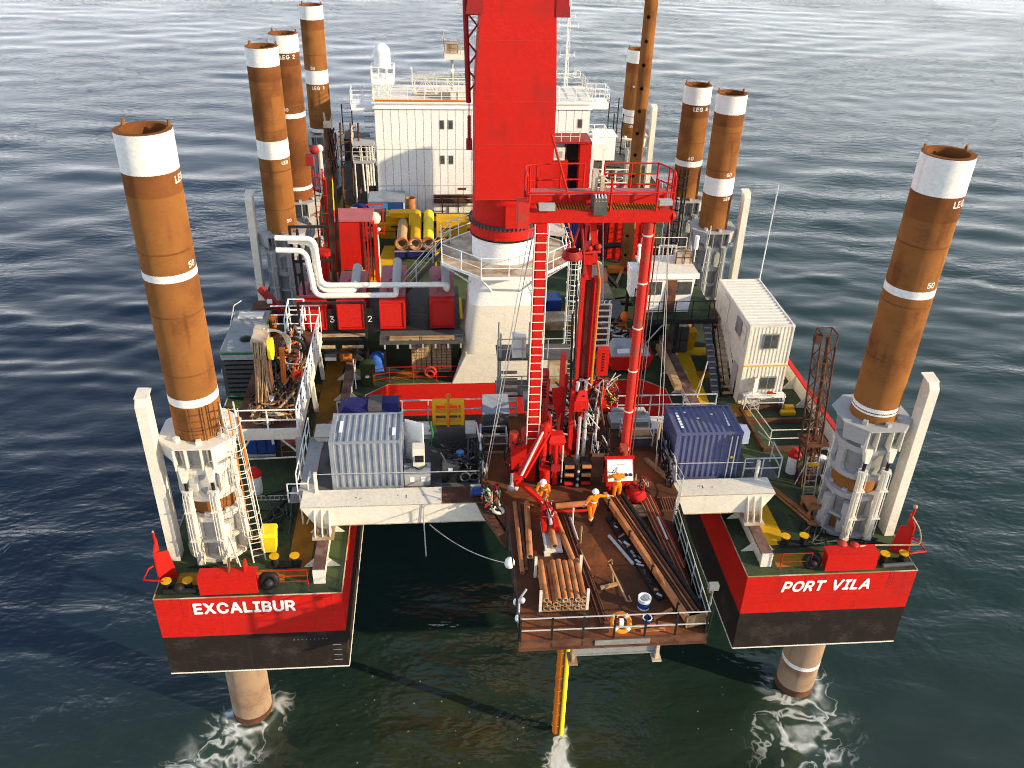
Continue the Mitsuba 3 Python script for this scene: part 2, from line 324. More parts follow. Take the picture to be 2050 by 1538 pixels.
for poly, m in (([(-10.9, 1.0), (-9.95, 1.0), (-9.95, 18.4), (-9.0, 20.4), (-9.6, 21.2), (-11.0, 19.0)], 'walk'),
                ([(-15.3, .75), (-10.92, .75), (-10.92, 1.5), (-15.3, 1.5)], 'walk'), ([(-14.6, 15.7), (-11.02, 15.7), (-11.02, 16.55), (-14.6, 16.55)], 'walk'),
                ([(9.95, 1.9), (10.9, 1.9), (10.9, 13.5), (9.95, 13.5)], 'walk_yellow'), ([(9.95, .5), (14.6, .5), (14.6, 1.35), (9.95, 1.35)], 'walk'),
                ([(9.65, 13.6), (10.6, 13.6), (10.9, 19.1), (12.1, 19.1), (12.1, 20.1), (9.65, 20.1)], 'walk_yellow'),
                ([(10.65, 16.4), (11.9, 16.4), (11.9, 17.2), (10.75, 17.2)], 'walk'),
                ([(-9.5, 27), (-8.4, 27), (-7.2, 37), (-8.4, 37)], 'walk_yellow'), ([(-8.3, 35.2), (-1.5, 35.2), (-1.5, 36.2), (-8.3, 36.2)], 'walk_yellow'),
                ([(-7.2, 24.5), (-2.8, 24.5), (-2.8, 27.6), (-7.2, 27.6)], 'walk_yellow'), ([(-5.5, 40.5), (-1.6, 40.5), (-1.6, 43.3), (-5.5, 43.3)], 'walk_yellow'),
                ([(2.5, 24.5), (5.8, 24.5), (5.8, 25.8), (2.5, 25.8)], 'walk'), ([(3.2, 18.9), (6.5, 18.9), (6.5, 19.8), (3.2, 19.8)], 'walk_yellow'),
                ([(2.6, 36), (6.2, 36), (6.2, 39.5), (2.6, 39.5)], 'walk'), ([(-7.2, 17.0), (-6.2, 16.9), (-5.0, 18.2), (-5.9, 18.8)], 'walk'), ([(-12.6, 45), (-9.6, 45), (-9.6, 50), (-12.6, 50)], 'walk')):
    part(hull, 'walkway_marking', flat(poly), m)
def letters(t, txt, x0, z0, h, width, y=-.004, slant=0.0):
    ms = [None if c == ' ' else meshkit.text_mesh(c, h, depth=.012, bold=True) for c in txt]; vs = [None if m is None else np.array(m.vertices) for m in ms]
    for v in vs:
        if v is not None: v[:, 0] -= v[:, 0].min()
    gap = .085; nat = sum(.30 if v is None else v[:, 0].max() + gap for v in vs) - gap; sx = width / nat; x = 0.0
    for m, v in zip(ms, vs):
        if m is None: x += .30; continue
        b = M(); X = (x + v[:, 0]) * sx + slant * v[:, 1]; x += v[:, 0].max() + gap
        for k, (dx, dz) in enumerate(((0, 0), (.016, 0), (-.016, 0), (0, .014), (0, -.014))): b.add(np.stack([x0 + X + dx, y - v[:, 2] - .0012 * k, z0 + v[:, 1] + dz], 1), np.array(m.faces)[:, ::-1])
        part(t, 'name_letter', b, 'white')
letters(hull, 'EXCALIBUR', -14.5, -.85, .54, 4.05); letters(hull, 'PORT VILA', 10.12, -.92, .54, 3.9, slant=.16)
b = M()
for x0, x1 in ((-16, -8.5), (8.5, 16)):
    for k in range(1, 6): x = x0 + (x1 - x0) * k / 6 + .1; b.box(x - .008, x + .008, -.005, .0, -2.15, -.02)
    for z in (-1.1,): b.box(x0, x1, -.004, 0, z - .007, z + .007)
part(hull, 'plate_seam', b, 'red_old', kind='stuff'); b = M()
for x0, x1 in ((-16, -8.5), (8.5, 16)):
    for z in (-2.9, -3.6): b.box(x0, x1, -.004, 0, z - .01, z + .01)
part(hull, 'bottom_seam', b, 'antifoul', kind='stuff')
b = M(); rr = random.Random(2)
for x0, x1 in ((-15.5, -8.9), (8.9, 15.5)):
    for k in range(9): x = rr.uniform(x0, x1); L = rr.uniform(.3, 1.2); w = rr.uniform(.01, .03); b.add([(x - w, -.0035, -.03), (x + w, -.0035, -.03), (x + w * .3, -.0035, -L), (x - w * .3, -.0035, -L)], BOXF)
part(hull, 'rust_run', b, 'red_dark', kind='stuff')
dm = M()
for k in range(9): dm.box(-10.7 + k * .17, -10.66 + k * .17, -.006, 0, -2.61, -2.57)
for k in range(4): dm.box(-9.1, -8.75, -.006, 0, -3.0 - k * .3, -2.96 - k * .3)
part(hull, 'draught_mark', dm, 'grey_mid', kind='stuff')
for x0, x1 in ((-14.15, -11.85), (11.85, 14.1)):             # raised stern plates
    b = M().box(x0, x1, .06, .14, .10, .98).plate([(x0, .14, .98), (x1, .14, .98), (x1, .62, 1.02), (x0, .62, 1.02)], .03)
    for k in range(4): x = x0 + .1 + (x1 - x0 - .2) * k / 3; b.plate([(x, .14, .1), (x, .62, .1), (x, .62, 1.0), (x, .14, .98)], .03)
    part(hull, 'stern_plate', b, 'red')
part(hull, 'roller_bracket', M().plate([(-12.95, .3, .98), (-12.95, .75, .98), (-12.95, .75, 1.45), (-12.95, .55, 1.5)], .05), 'rust_brown'); part(hull, 'roller_arm', M().plate([(-12.3, .3, .98), (-12.3, .75, .98), (-12.3, .6, 1.5), (-12.3, .4, 1.5)], .07), 'red')
for s in (-1, 1):                                            # corner brackets with lamp
    b = M().plate([(s * 15.95, 1.5, 0), (s * 15.95, .9, .1), (s * 15.95, 1.0, 1.6), (s * 15.95, 1.55, 1.9)], .06).plate([(s * 15.3, 1.3, 0), (s * 15.95, .9, .0), (s * 15.95, 1.1, 1.5), (s * 15.5, 1.35, 1.4)], .05)
    b.tube([(s * 15.9, 1.2, .9), (s * 16.25, .9, .85), (s * 16.3, .3, .8), (s * 15.5, .2, .8)], .04, 6).tube([(s * 15.95, 1.4, 1.5), (s * 15.95, 1.4, 2.3)], .05, 6)
    part(hull, 'corner_bracket', b, 'red'); part(hull, 'navigation_lamp', M().ball((s * 15.95, 1.4, 2.36), .10 if s > 0 else .05, 10), 'wood')
# bulwark along the far starboard side
b = M().box(15.9, 15.98, 8.2, 20, .05, 1.0); b.box(15.82, 16.06, 8.2, 20, 1.0, 1.06)
part(hull, 'bulwark', M().box(15.9, 15.97, 8.2, 20, .02, .98), 'cream')
part(hull, 'bulwark_rail', M().box(15.80, 16.06, 8.2, 20, .98, 1.06), 'red')
for k in range(6): part(hull, 'bulwark_stay', M().plate([(15.88, 9 + 2 * k, .02), (15.2, 9 + 2 * k, .02), (15.88, 9 + 2 * k, .96)], .04), 'cream')
# skid rails that carry the drill platform
for s, x in ((-1, -9.45), (1, 9.45)):
    b = M().box(x - .25, x + .25, .62, 20.5, .62, .7); part(hull, 'skid_rail_top', b, 'rail_rust')
    b = M().box(x - .07 - .13, x - .13 + .02, .64, 20.4, .02, .62).box(x + .11, x + .2, .64, 20.4, .02, .62).box(x - .24, x + .24, .55, .62, .02, .72)
    for k in range(9):
        for q in (-1, 1): b.plate([(x + q * .2, 1.6 + 2.2 * k, .02), (x + q * .75, 1.6 + 2.2 * k, .02), (x + q * .2, 1.6 + 2.2 * k, .55)], .05)
    part(hull, 'skid_rail_web', b, 'cream')
# red rails round the slot, with a hose reel of ring buoys
b = M(); b.rail([(-8.1, 16.3, .02), (-7.2, 16.6, .02), (-3.2, 16.6, .02)], 1.0, 1.5, 3, .022, .026); part(hull, 'slot_rail', b, 'red')
b = M().rail([(-11.9, .45, 0), (-9.9, .45, 0)], .9, 2.0, 3, .02, .024); part(hull, 'stern_rail', b, 'red')
b = M().rail([(11.3, .35, 0), (10.0, .35, 0)], .9, 1.3, 2, .02, .024); part(hull, 'stern_rail', b, 'red')
b = M().torus((-4.9, 16.5, .75), .3, .07, (0, 1, 0)).torus((-4.9, 16.45, .62), .22, .06, (.2, 1, .1)); part(hull, 'hose_coil', b, 'red_old')
# hatch coamings on the starboard deck
b = M()
for q in ([(12.1, 9.0), (12.1, 12.9)], [(12.1, 12.9), (15.2, 12.9)], [(12.1, 9.0), (15.0, 9.0)], [(12.1, 11.6), (15.2, 11.6)]): b.bar((*q[0], .14), (*q[1], .14), .16, .26)
part(hull, 'hatch_coaming', b, 'rust_brown')
for q in ([(12.2, 12.7, .05), (14.4, 12.7, .05)], [(12.5, 9.3, .05), (15.0, 9.3, .05)], [(12.2, 12.7, .05), (12.5, 9.3, .05)]): part(hull, 'hatch_rail', M().rail(q, 1.05, 2.4, 2, .026, .03), 'cream')
# hull penetrations / far deck rails
b = M().rail([(-15.9, 41, 0), (-15.9, 50, 0)], 1.1, 2, 2).rail([(15.9, 38, 0), (15.9, 49, 0)], 1.1, 2, 2); part(hull, 'side_rail', b, 'cream')

def bollards(x, y, cap, label):
    t = thing('mooring_bollard', label, 'bollard')
    part(t, 'base', M().box(x - .65, x + .65, y - .2, y + .2, .02, .09), 'black')
    for q in (-.42, .42):
        part(t, 'post', M().lathe((x + q, y, .09), [(.15, 0), (.15, .42), (.0, .42)], 14), 'black'); part(t, 'cap', M().lathe((x + q, y, .5), [(.2, 0), (.21, .05), (.0, .055)], 14), cap)
bollards(-11.0, 1.75, 'yellow', 'black twin bollard with yellow caps beside the yellow wheeled bin')
bollards(-15.1, .5, 'yellow', 'black twin bollard with yellow caps at the outer corner above EXCALIBUR')
bollards(11.15, 1.9, 'yellow', 'black twin bollard with yellow caps at the end of the bright yellow walkway')
bollards(15.1, .55, 'yellow', 'black twin bollard with yellow caps at the outer corner above PORT VILA')
for x, y, lab in ((-11.45, .32, 'black rubber tyre fender on the stern above EXCALIBUR'), (11.4, .3, 'black rubber tyre fender on the stern above PORT VILA')):
    t = thing('tyre_fender', lab, 'tyre')
    part(t, 'tyre', M().torus((x, y + .15, .40), .28, .15, (0, 1, -.25), 26, 12), 'rubber'); part(t, 'hub', M().ball((x, y + .05, .36), .22, 14, .8), 'rubber')
single('pipe_roller', M().tube([(-15.6, .22, .2), (-14.3, .25, .2)], .12, 10).ball((-15.0, .3, .3), .22, 12), 'rubber', 'black drum roller in front of the bollards left of EXCALIBUR', 'roller')
single('pipe_roller', M().tube([(14.5, .22, .14), (15.9, .3, .14)], .1, 10), 'grey_dark', 'dark roller bar in front of the bollards right of PORT VILA', 'roller')

# ---------------------------------------------------------------- legs
R_LEG = .945
def leg(x, y, zt, bands, marks, mat, label, lean=0.0):
    t = thing('jack_up_leg', label, 'leg', None)
    zb = ZS - 3
    tm = np.eye(4); tm[0, 3] = x; tm[1, 3] = y; tm[0, 2] = lean; tm[0, 3] = x - lean * 5
    m = M().lathe((0, 0, 0), [(R_LEG + .004, zb), (R_LEG + .004, ZS + .45)], 48); part(t, 'tide_ring', m.xf(tm), 'rust_brown'); part(t, 'lower_tube', M().lathe((0, 0, 0), [(R_LEG, zb), (R_LEG, -4.5)], 48).xf(tm), 'rust_wet')
    zc = bands[0][0] - random.uniform(.75, 1.0)
    part(t, 'tube', M().lathe((0, 0, 0), [(R_LEG, -4.5), (R_LEG, zc)], 48).xf(tm), mat); part(t, 'top_tube', M().lathe((0, 0, 0), [(R_LEG, zc), (R_LEG, zt), (R_LEG - .20, zt), (R_LEG - .20, zt - 4), (0, zt - 4)], 48).xf(tm), 'rust_leg_dark')
    wr_ = M()
    for z in np.arange(6.4, zc, 2.45): wr_.lathe((0, 0, 0), [(R_LEG, z), (R_LEG + .012, z + .02), (R_LEG + .012, z + .05), (R_LEG, z + .07)], 48)
    part(t, 'weld_ring', wr_.xf(tm), 'rust_leg_dark', kind='stuff')
    a0 = random.uniform(-1.9, -.6); pz = bands[1][1] + .3 + .4 * random.random(); pw = random.uniform(.25, .5)
    if zc - pz > 2.6: part(t, 'doubler_plate', M().lathe((0, 0, 0), [(R_LEG, pz), (R_LEG + .012, pz), (R_LEG + .012, pz + 1.9), (R_LEG, pz + 1.9)], 10, a0 - pw, a0 + pw).xf(tm), mat)
    for z0, z1 in bands: part(t, 'white_band', M().lathe((0, 0, 0), [(R_LEG, z0), (R_LEG + .005, z0), (R_LEG + .005, z1), (R_LEG, z1)], 48).xf(tm), 'white_band')
    for txt, z, az, h in marks:
        for k, ch in enumerate(txt):
            if ch == ' ': continue
            a = math.radians(az) + (k - (len(txt) - 1) / 2) * h * .88 / R_LEG
            m = meshkit.text_mesh(ch, h, depth=.004, bold=True); v = np.array(m.vertices); v[:, 0] -= v[:, 0].mean()
            rr = R_LEG + .004 + v[:, 2]; aa = a + v[:, 0] / R_LEG
            mm = M().add(np.stack([rr * np.cos(aa), rr * np.sin(aa), z + v[:, 1]], 1), np.array(m.faces)).xf(tm); part(t, 'number_mark', mm, 'white_band')
    for az in (150, 20): 
        a = math.radians(az); c = ((R_LEG - .1) * math.cos(a), (R_LEG - .1) * math.sin(a)); part(t, 'lifting_lug', M().plate([(c[0] - .09 * math.sin(a), c[1] + .09 * math.cos(a), zt), (c[0] + .09 * math.sin(a), c[1] - .09 * math.cos(a), zt), (c[0] + .05 * math.sin(a), c[1], zt + .2), (c[0] - .05 * math.sin(a), c[1], zt + .2)], .07).xf(tm), mat)
leg(-13.98, 3.4, 17.95, [(16.6, 17.93), (12.72, 13.0), (7.5, 7.85)], [('LEG', 16.18, -6, .25), ('50', 13.12, -18, .22)], 'rust_leg', 'rusty near left leg with a wide white top band, standing above EXCALIBUR')
leg(14.05, 3.4, 17.15, [(15.75, 17.12), (11.70, 12.02), (6.32, 6.64), (-9.05, -8.8)], [('LEG', 15.36, -60, .25), ('50', 12.18, -72, .22)], 'rust_leg', 'rusty near right leg with a wide white top band, standing above PORT VILA', .012)
leg(-14.3, 28.1, 16.1, [(15.05, 16.08), (9.65, 10.75)], [('LEG', 9.3, -40, .2), ('50', 5.6, -50, .2)], 'rust_leg', 'rusty leg on the left side, second from the camera, with two wide white bands')
leg(14.1, 28.1, 13.6, [(12.45, 13.58), (7.25, 8.4)], [('60', 8.55, -72, .24), ('LEG', 6.95, -66, .2)], 'rust_leg', 'rusty leg on the right side behind the stacked white cabins')
leg(-14.0, 34.4, 15.75, [(14.65, 15.73), (10.5, 10.82), (5.55, 5.8)], [('LEG 2', 14.3, -72, .24), ('50', 11.0, -100, .22)], 'rust_leg_dark', 'darker rusty leg on the left side with thin lower white rings, behind its neighbour')
leg(13.75, 34.4, 12.7, [(11.5, 12.68), (7.2, 7.6)], [('LEG 4', 11.1, -82, .26), ('60', 7.72, -100, .24)], 'rust_leg', 'rusty leg on the right side behind its neighbour, with one thin white ring')
leg(-14.2, 51.2, 15.1, [(14.05, 15.08), (9.0, 10.1), (5.0, 5.3)], [('LEG 1', 8.6, -80, .26), ('50', 10.2, -100, .24)], 'rust_leg', 'farthest rusty leg on the left, topmost in the photo, with a white middle band')
leg(13.1, 51.2, 11.95, [(10.9, 11.93), (5.85, 7.0)], [('60', 8.9, -105, .24), ('LEG', 5.5, -105, .2)], 'rust_leg', 'farthest rusty leg on the right, behind the upright perforated pipe')

# ---------------------------------------------------------------- jacking units
def jack_meshes(side):                                      # local: leg axis at origin, camera side -y; side = outboard direction
    o = {}
    A8 = [math.radians(22.5 + 45 * k) for k in range(8)]; A6 = [math.radians(15 + 60 * k) for k in range(6)]
    o['lower_ring'] = M().lathe((0, 0, 0), [(.99, .02), (1.34, .02), (1.34, .2), (.99, .2)], 24).lathe((0, 0, 0), [(.97, 1.0), (1.22, 1.0), (1.22, 1.14), (.97, 1.14)], 24).lathe((0, 0, 0), [(.97, 2.12), (1.24, 2.12), (1.24, 2.36), (.97, 2.36)], 24)
    low_ = []
    for k in range(8):
        a = A8[k]; c, s = math.cos(a), math.sin(a); low = M(); low_.append(low); low.plate([(1.0 * c, 1.0 * s, .2), (1.3 * c, 1.3 * s, .2), (1.2 * c, 1.2 * s, 2.12), (1.0 * c, 1.0 * s, 2.12)], .16)
    o['lower_rib'] = low_
    o['liner'] = M().lathe((0, 0, 0), [(.985, .2), (.985, 2.2)], 32)
    lug_ = []
    for k in range(8):
        a = A8[k] + .39; c, s = math.cos(a), math.sin(a); lug = M(); lug_.append(lug); lug.bar((1.06 * c, 1.06 * s, 2.36), (1.06 * c, 1.06 * s, 2.5), .22, .12, (c, s, 0))
    o['clamp_lug'] = lug_
    o['upper_ring'] = M().lathe((0, 0, 0), [(.98, 3.22), (1.2, 3.22), (1.2, 3.46), (.98, 3.46)], 32).lathe((0, 0, 0), [(1.0, 4.62), (1.26, 4.62), (1.30, 4.92), (1.0, 4.92)], 32)
    o['upper_liner'] = M().lathe((0, 0, 0), [(1.0, 3.4), (1.0, 5.95)], 32)
    up_ = []
    for k in range(6):
        a = A6[k]; c, s = math.cos(a), math.sin(a); t_ = np.array([-s, c, 0]); e = np.array([c, s, 0])
        up = M(); up_.append(up)
        q = lambda r, w, z: e * r + t_ * w + np.array([0, 0, z])
        for z0, z1, w0, w1 in ((3.46, 3.66, .34, .17), (3.66, 4.42, .17, .17), (4.42, 4.62, .17, .34)): up.hexa([q(1.0, -w0, z0), q(1.19, -w0, z0), q(1.19, w0, z0), q(1.0, w0, z0), q(1.0, -w1, z1), q(1.2, -w1, z1), q(1.2, w1, z1), q(1.0, w1, z1)])
    o['upper_pillar'] = up_
    fl_ = []
    for k in range(8):
        a = A8[k]; c, s = math.cos(a), math.sin(a); fl = M(); fl_.append(fl); fl.plate([(1.0 * c, 1.0 * s, 4.92), (1.28 * c, 1.28 * s, 4.92), (1.42 * c, 1.42 * s, 5.95), (1.0 * c, 1.0 * s, 5.95)], .045)
    o['flange_bracket'] = fl_
    P = [(-.72, -1.46), (.72, -1.46), (1.5, -.62), (1.5, .72), (.7, 1.5), (-.7, 1.5), (-1.5, .72), (-1.5, -.62)]
    pl = M().prism(P, 5.95, 6.0)
    for i in (1, 7): a, b = P[i], P[(i + 1) % 8]; pl.plate([(*a, 5.95), (*b, 5.95), (b[0] * .93, b[1] * .93, 5.2), (a[0] * .93, a[1] * .93, 5.2)], .04)
    o['top_flange'] = pl
    st_ = []
    for k in range(5):
        a = math.radians(-130 + 50 * k); st = M(); st_.append(st); st.hexa([(1.0 * math.cos(a + q) * r, 1.0 * math.sin(a + q) * r, z) for z in (6.0, 6.16) for q, r in ((-.1, 1.0), (.1, 1.0), (.08, 1.2), (-.08, 1.2))])
    o['guide_block'] = st_
    return o
CYL = M().lathe((0, 0, 0), [(.165, .3), (.165, 3.75), (.205, 3.75), (.205, 3.9), (0, 3.9)], 16).box(-.14, .14, -.14, .14, .02, .3).lathe((0, 0, 0), [(.2, .7), (.2, .82), (.165, .82)], 16)
for q in (-.16, -.06): CYL.tube([(q, -.21, .6), (q, -.21, 3.7), (q, -.1, 3.8)], .02, 5)
CYL.tube([(.12, -.22, .5), (.12, -.22, 3.9)], .02, 5)
for z in (1.4, 2.9): CYL.box(-.2, .2, -.27, 0, z, z + .05)
CYLD = shape(CYL, 'cream'); CYLG = shape(CYL, 'grey')
RODD = shape(M().tube([(0, 0, 3.9), (0, 0, 4.5)], .075, 10), 'black')
br = M().hexa([(-.09, -.13, 4.4), (.09, -.13, 4.4), (.09, .13, 4.4), (-.09, .13, 4.4), (-.17, -.1, 5.1), (.17, -.1, 5.1), (.17, .3, 5.1), (-.17, .3, 5.1)])
for q in (-.22, .22): br.plate([(q, -.14, 5.0), (q, .3, 5.0), (q, .1, 5.95), (q, -.14, 5.95)], .04)
BRC, BRG = shape(br, 'cream'), shape(br, 'grey')
def post_mesh(h):
    b = M().box(-.21, .21, -.26, .0, .02, h - .25).hexa([(-.21, -.26, h - .25), (.21, -.26, h - .25), (.21, 0, h - .25), (-.21, 0, h - .25), (-.21, -.06, h), (.21, -.06, h), (.21, .0, h), (-.21, .0, h)])
    b.box(-.21, -.17, 0, .42, .02, h - .05).box(.12, .16, 0, .42, .02, h - .05).plate([(-.26, -.04, h), (.26, -.04, h), (.26, .6, h + .1), (-.26, .6, h + .1)], .05)
    b.plate([(.14, .42, .02), (.14, 1.3, .02), (.14, .42, 2.6)], .06)
    return b
def jack(x, y, up, mat, label, side, dz=0.0, deg=0):
    t = thing('jacking_unit', label, 'jack')
    J = jack_meshes(side); base = placed(x, y, 0, deg)
    lift = placed(x, y, dz, deg); far = y > 20
    for nm, to_ in (('lower_ring', base), ('lower_rib', base), ('liner', base), ('clamp_lug', base), ('upper_ring', lift), ('upper_liner', lift), ('upper_pillar', lift), ('flange_bracket', lift), ('top_flange', lift), ('guide_block', lift)):
        mt = ('grey_mid' if mat == 'grey' else 'grey') if 'liner' in nm else mat
        if isinstance(J[nm], list): pieces(t, nm, [m.xf(to_) for m in J[nm]], mt, far=far)
        else: part(t, nm, J[nm].xf(to_), mt)
    cm, bm = (CYLD, BRC) if up else (CYLG, BRG)
    for q, yy in ((-.52, -1.36), (.52, -1.36), (-.52, 1.36), (.52, 1.36)):
        k = placed(x, y, 0, deg) @ placed(q, yy, 0, 180 if yy > 0 else 0)
        part(t, 'cylinder', cm, None, to=k); part(t, 'piston_rod', RODD, None, to=placed(x, y, dz, deg) @ placed(q, yy, 0, 0)); part(t, 'cylinder_bracket', bm, None, to=placed(x, y, dz, deg) @ placed(q, yy, 0, 180 if yy > 0 else 0))
    part(t, 'guide_post', post_mesh(8.0 + dz * .5).xf(placed(x + side * 1.68, y - .9, 0, 0, side)), 'cream' if up else 'cream')
    # locking pins on the inboard face of the lower collar
    for a0 in (-60 if side < 0 else -120, -20 if side < 0 else -160):
        a = math.radians(a0); c, s = math.cos(a), math.sin(a); lk = M()
        lk.bar((1.38 * c, 1.38 * s, .4), (1.38 * c, 1.38 * s, .95), .5, .16, (c, s, 0)).bar((1.38 * c, 1.38 * s, .9), (1.32 * c, 1.32 * s, 1.4), .22, .2, (c, s, 0)).bar((1.32 * c, 1.32 * s, 1.4), (1.3 * c, 1.3 * s, 2.0), .36, .3, (c, s, 0))
        part(t, 'locking_pin', lk.xf(base), mat)
    hz = M(); rr = random.Random(int(x * 10 + y))
    for k in range(5): hz.tube(bend([(x + rr.uniform(-.7, .7), y - 1.75, .1), (x + rr.uniform(-1.2, 1.2), y - 1.85, .25), (x + rr.uniform(-1, 1), y - 1.6, .15)], .2), .022, 5)
    part(t, 'hydraulic_hose', hz, 'black', kind='stuff')
jack(-13.98, 3.4, True, 'cream', 'cream jacking unit gripping the near left leg', -1, -.05)
jack(14.05, 3.4, True, 'grey', 'grey jacking unit gripping the near right leg', 1, -.05)
jack(-14.3, 28.1, False, 'grey', 'grey jacking unit beside the white exhaust pipes', -1, -1.15)
jack(14.1, 28.1, False, 'grey', 'grey jacking unit behind the white control cab', 1, -1.1)
jack(-14.0, 34.4, False, 'grey', 'grey jacking unit behind the left leg with two wide white bands', -1, -1.2)
jack(13.75, 34.4, False, 'grey', 'grey jacking unit on the right with a black caged ladder before it', 1, -1.2)
jack(-14.2, 51.2, False, 'grey', 'grey jacking unit at the far left beyond the dark leaning pipe', -1, -1.2)
jack(13.1, 51.2, False, 'cream', 'cream jacking unit at the far right behind the perforated pipe', 1, -1.4)
# access ladders at the near jacking units
t = thing('caged_ladder', 'cream and rusty caged ladder leaning up to the near left jacking unit', 'ladder')
part(t, 'ladder', M().ladder((-12.1, 2.0, .05), (-12.75, 3.3, 7.2), .5, (1, .3, 0), .035), 'cream')
part(t, 'cage', M().cage((-12.22, 2.25, 1.5), (-12.75, 3.2, 7.0), (.35, -1, .1), .4, 1.0, .022, 4), 'white_worn')
b = M().tube([(-12.45, 2.6, .6), (-12.6, 2.9, 7.2)], .03, 5).tube([(-12.0, 2.3, .4), (-12.35, 3.2, 6.6)], .05, 6); part(t, 'stringer', b, 'orange')
b = M().tube([(-13.0, 1.4, 2.0), (-13.3, 1.15, .1)], .035, 5).tube([(-13.0, 1.4, 2.0), (-12.55, 1.0, .1)], .035, 5).tube([(-13.0, 1.4, 2.0), (-13.0, 1.9, .1)], .035, 5).tube([(-13.15, 1.3, 1.0), (-12.8, 1.2, 1.0)], .025, 5)
single('steel_tripod', b, 'white_worn', 'pale steel tripod standing in front of the near left jacking unit', 'tripod')
b = M().rail([(-14.8, 3.9, 7.4), (-14.2, 2.35, 7.4), (-13.4, 2.4, 7.4)], .9, 1.0, 2, .02, .02)
t = thing('leg_ladder', 'rust-red ladder frame fixed against the near left leg', 'ladder')
part(t, 'ladder', M().ladder((-13.72, 2.42, 6.0), (-13.72, 2.42, 7.5), .5, (1, .2, 0), .025).ladder((-13.1, 2.72, 6.1), (-13.1, 2.72, 7.55), .4, (1, .6, 0), .025), 'rust_brown')

# ---------------------------------------------------------------- pedestal crane
CX, CY = -.65, 18.85
crane = thing('pedestal_crane', 'tall red crane tower on a cream pedestal at the head of the slot', 'crane')
def loft(rows, n=64):                                       # rounded square sections (half width, z, squareness) stacked up
    b = M(); ang = (np.arange(n) + .5) * 2 * math.pi / n
    sec = [np.stack([CX + np.cos(ang) * h / (abs(np.cos(ang)) ** p + abs(np.sin(ang)) ** p) ** (1 / p), CY + np.sin(ang) * h / (abs(np.cos(ang)) ** p + abs(np.sin(ang)) ** p) ** (1 / p), 0 * ang + z], 1) for h, z, p in rows]
    v = np.vstack(sec); f = []
    for i in range(len(rows) - 1):
        for j in range(n): j2 = (j + 1) % n; f += [[i * n + j, i * n + j2, (i + 1) * n + j2], [i * n + j, (i + 1) * n + j2, (i + 1) * n + j]]
    return b.add(v, f)
part(crane, 'pedestal', loft([(2.36, .02, 14), (2.3, 1.8, 14), (2.1, 3.4, 12), (1.98, 4.65, 9)]), 'cream')
part(crane, 'pedestal_top', loft([(1.983, 4.64, 9), (1.9, 5.4, 5), (1.82, 6.2, 3), (1.78, 6.9, 2), (1.78, 8.25, 2)]).lathe((CX, CY, 8.25), [(1.78, 0), (0, 0)], 32), 'white')
b = M().plate([(-3.66, 16.38, .02), (2.0, 16.38, .02), (1.75, 16.38, 1.9), (-2.85, 16.38, 1.9)], .06)
b.plate([(-3.66, 16.41, .02), (-3.3, 17.6, .02), (-2.85, 17.6, 1.9), (-2.85, 16.41, 1.9)], .04); part(crane, 'pedestal_foot', b, 'cream')
part(crane, 'bolt_ring', M().lathe((CX, CY, 0), [(1.9, 8.25), (1.9, 8.36), (1.7, 8.36)], 48), 'black')
part(crane, 'slew_ring', M().lathe((CX, CY, 0), [(1.88, 8.36), (1.86, 8.95), (1.7, 8.95)], 48).plate([(-1.35, 16.8, 8.45), (-.75, 16.68, 8.52), (-.75, 16.68, 8.7), (-1.3, 16.8, 8.62)], .08), 'red')
b = M().lathe((CX, CY, 0), [(1.9, 8.98), (1.9, 9.1), (1.7, 9.1)], 48)
for k in range(54):
    a = 2 * math.pi * k / 54; c, s = math.cos(a), math.sin(a); b.bar((CX + 1.93 * c, CY + 1.93 * s, 8.92), (CX + 1.93 * c, CY + 1.93 * s, 9.14), .08, .08, (c, s, 0))
part(crane, 'slew_bolt', b, 'grey_dark', kind='stuff')
tw = M().lathe((CX, CY, 0), [(1.76, 9.1), (1.76, 10.7)], 48)
def ring(x0, x1, y0, y1, z): return [(x0, y0, z), (x1, y0, z), (x1, y1, z), (x0, y1, z)]
secs = [ring(-2.36, 1.62, 16.95, 19.7, 10.66), ring(-2.36, 1.62, 16.95, 19.7, 15.65), ring(-2.06, 1.42, 17.0, 19.7, 20.2), ring(-1.95, 1.35, 17.0, 19.6, 25)]
for a, c in zip(secs[:-1], secs[1:]): tw.hexa(a + c)
part(crane, 'tower', tw, 'red')
b = M()
for z, x0, x1, y in ((10.68, -2.38, 1.64, 16.95), (13.55, -2.38, 1.64, 16.95), (15.66, -2.38, 1.64, 16.95), (18.45, -2.2, 1.53, 16.98)): b.box(x0, x1, y - .012, y + .02, z - .014, z + .014)
part(crane, 'weld_seam', b, 'red_old', kind='stuff')
part(crane, 'junction_box', M().box(-.78, .16, 16.55, 16.95, 9.25, 10.4), 'red')
b = M().box(-2.62, 1.95, 17.05, 19.5, 19.55, 20.0).plate([(1.4, 17.0, 19.5), (2.1, 17.0, 19.5), (1.9, 17.0, 21), (1.4, 17.0, 21)], .1).plate([(-2.8, 17.0, 19.6), (-2.0, 17.0, 19.6), (-2.0, 17.0, 21), (-2.6, 17.0, 21)], .1); part(crane, 'head_beam', b, 'red_dark')
b = M().tube([(-2.62, 18.6, 15.2), (-2.95, 18.6, 25)], .13, 10).tube([(-2.6, 20.4, 15.2), (-2.9, 20.4, 25)], .1, 8)
for k in range(7):
    z = 15.6 + k * 1.3; b.tube([(-2.7, 18.6, z), (-2.2, 18.6, z + .65)], .05, 6).tube([(-2.2, 18.6, z + .65), (-2.75, 18.6, z + 1.3)], .05, 6).tube([(-2.7, 18.6, z), (-2.7, 20.4, z + .65)], .05, 6)
part(crane, 'boom_lattice', b, 'red_dark')
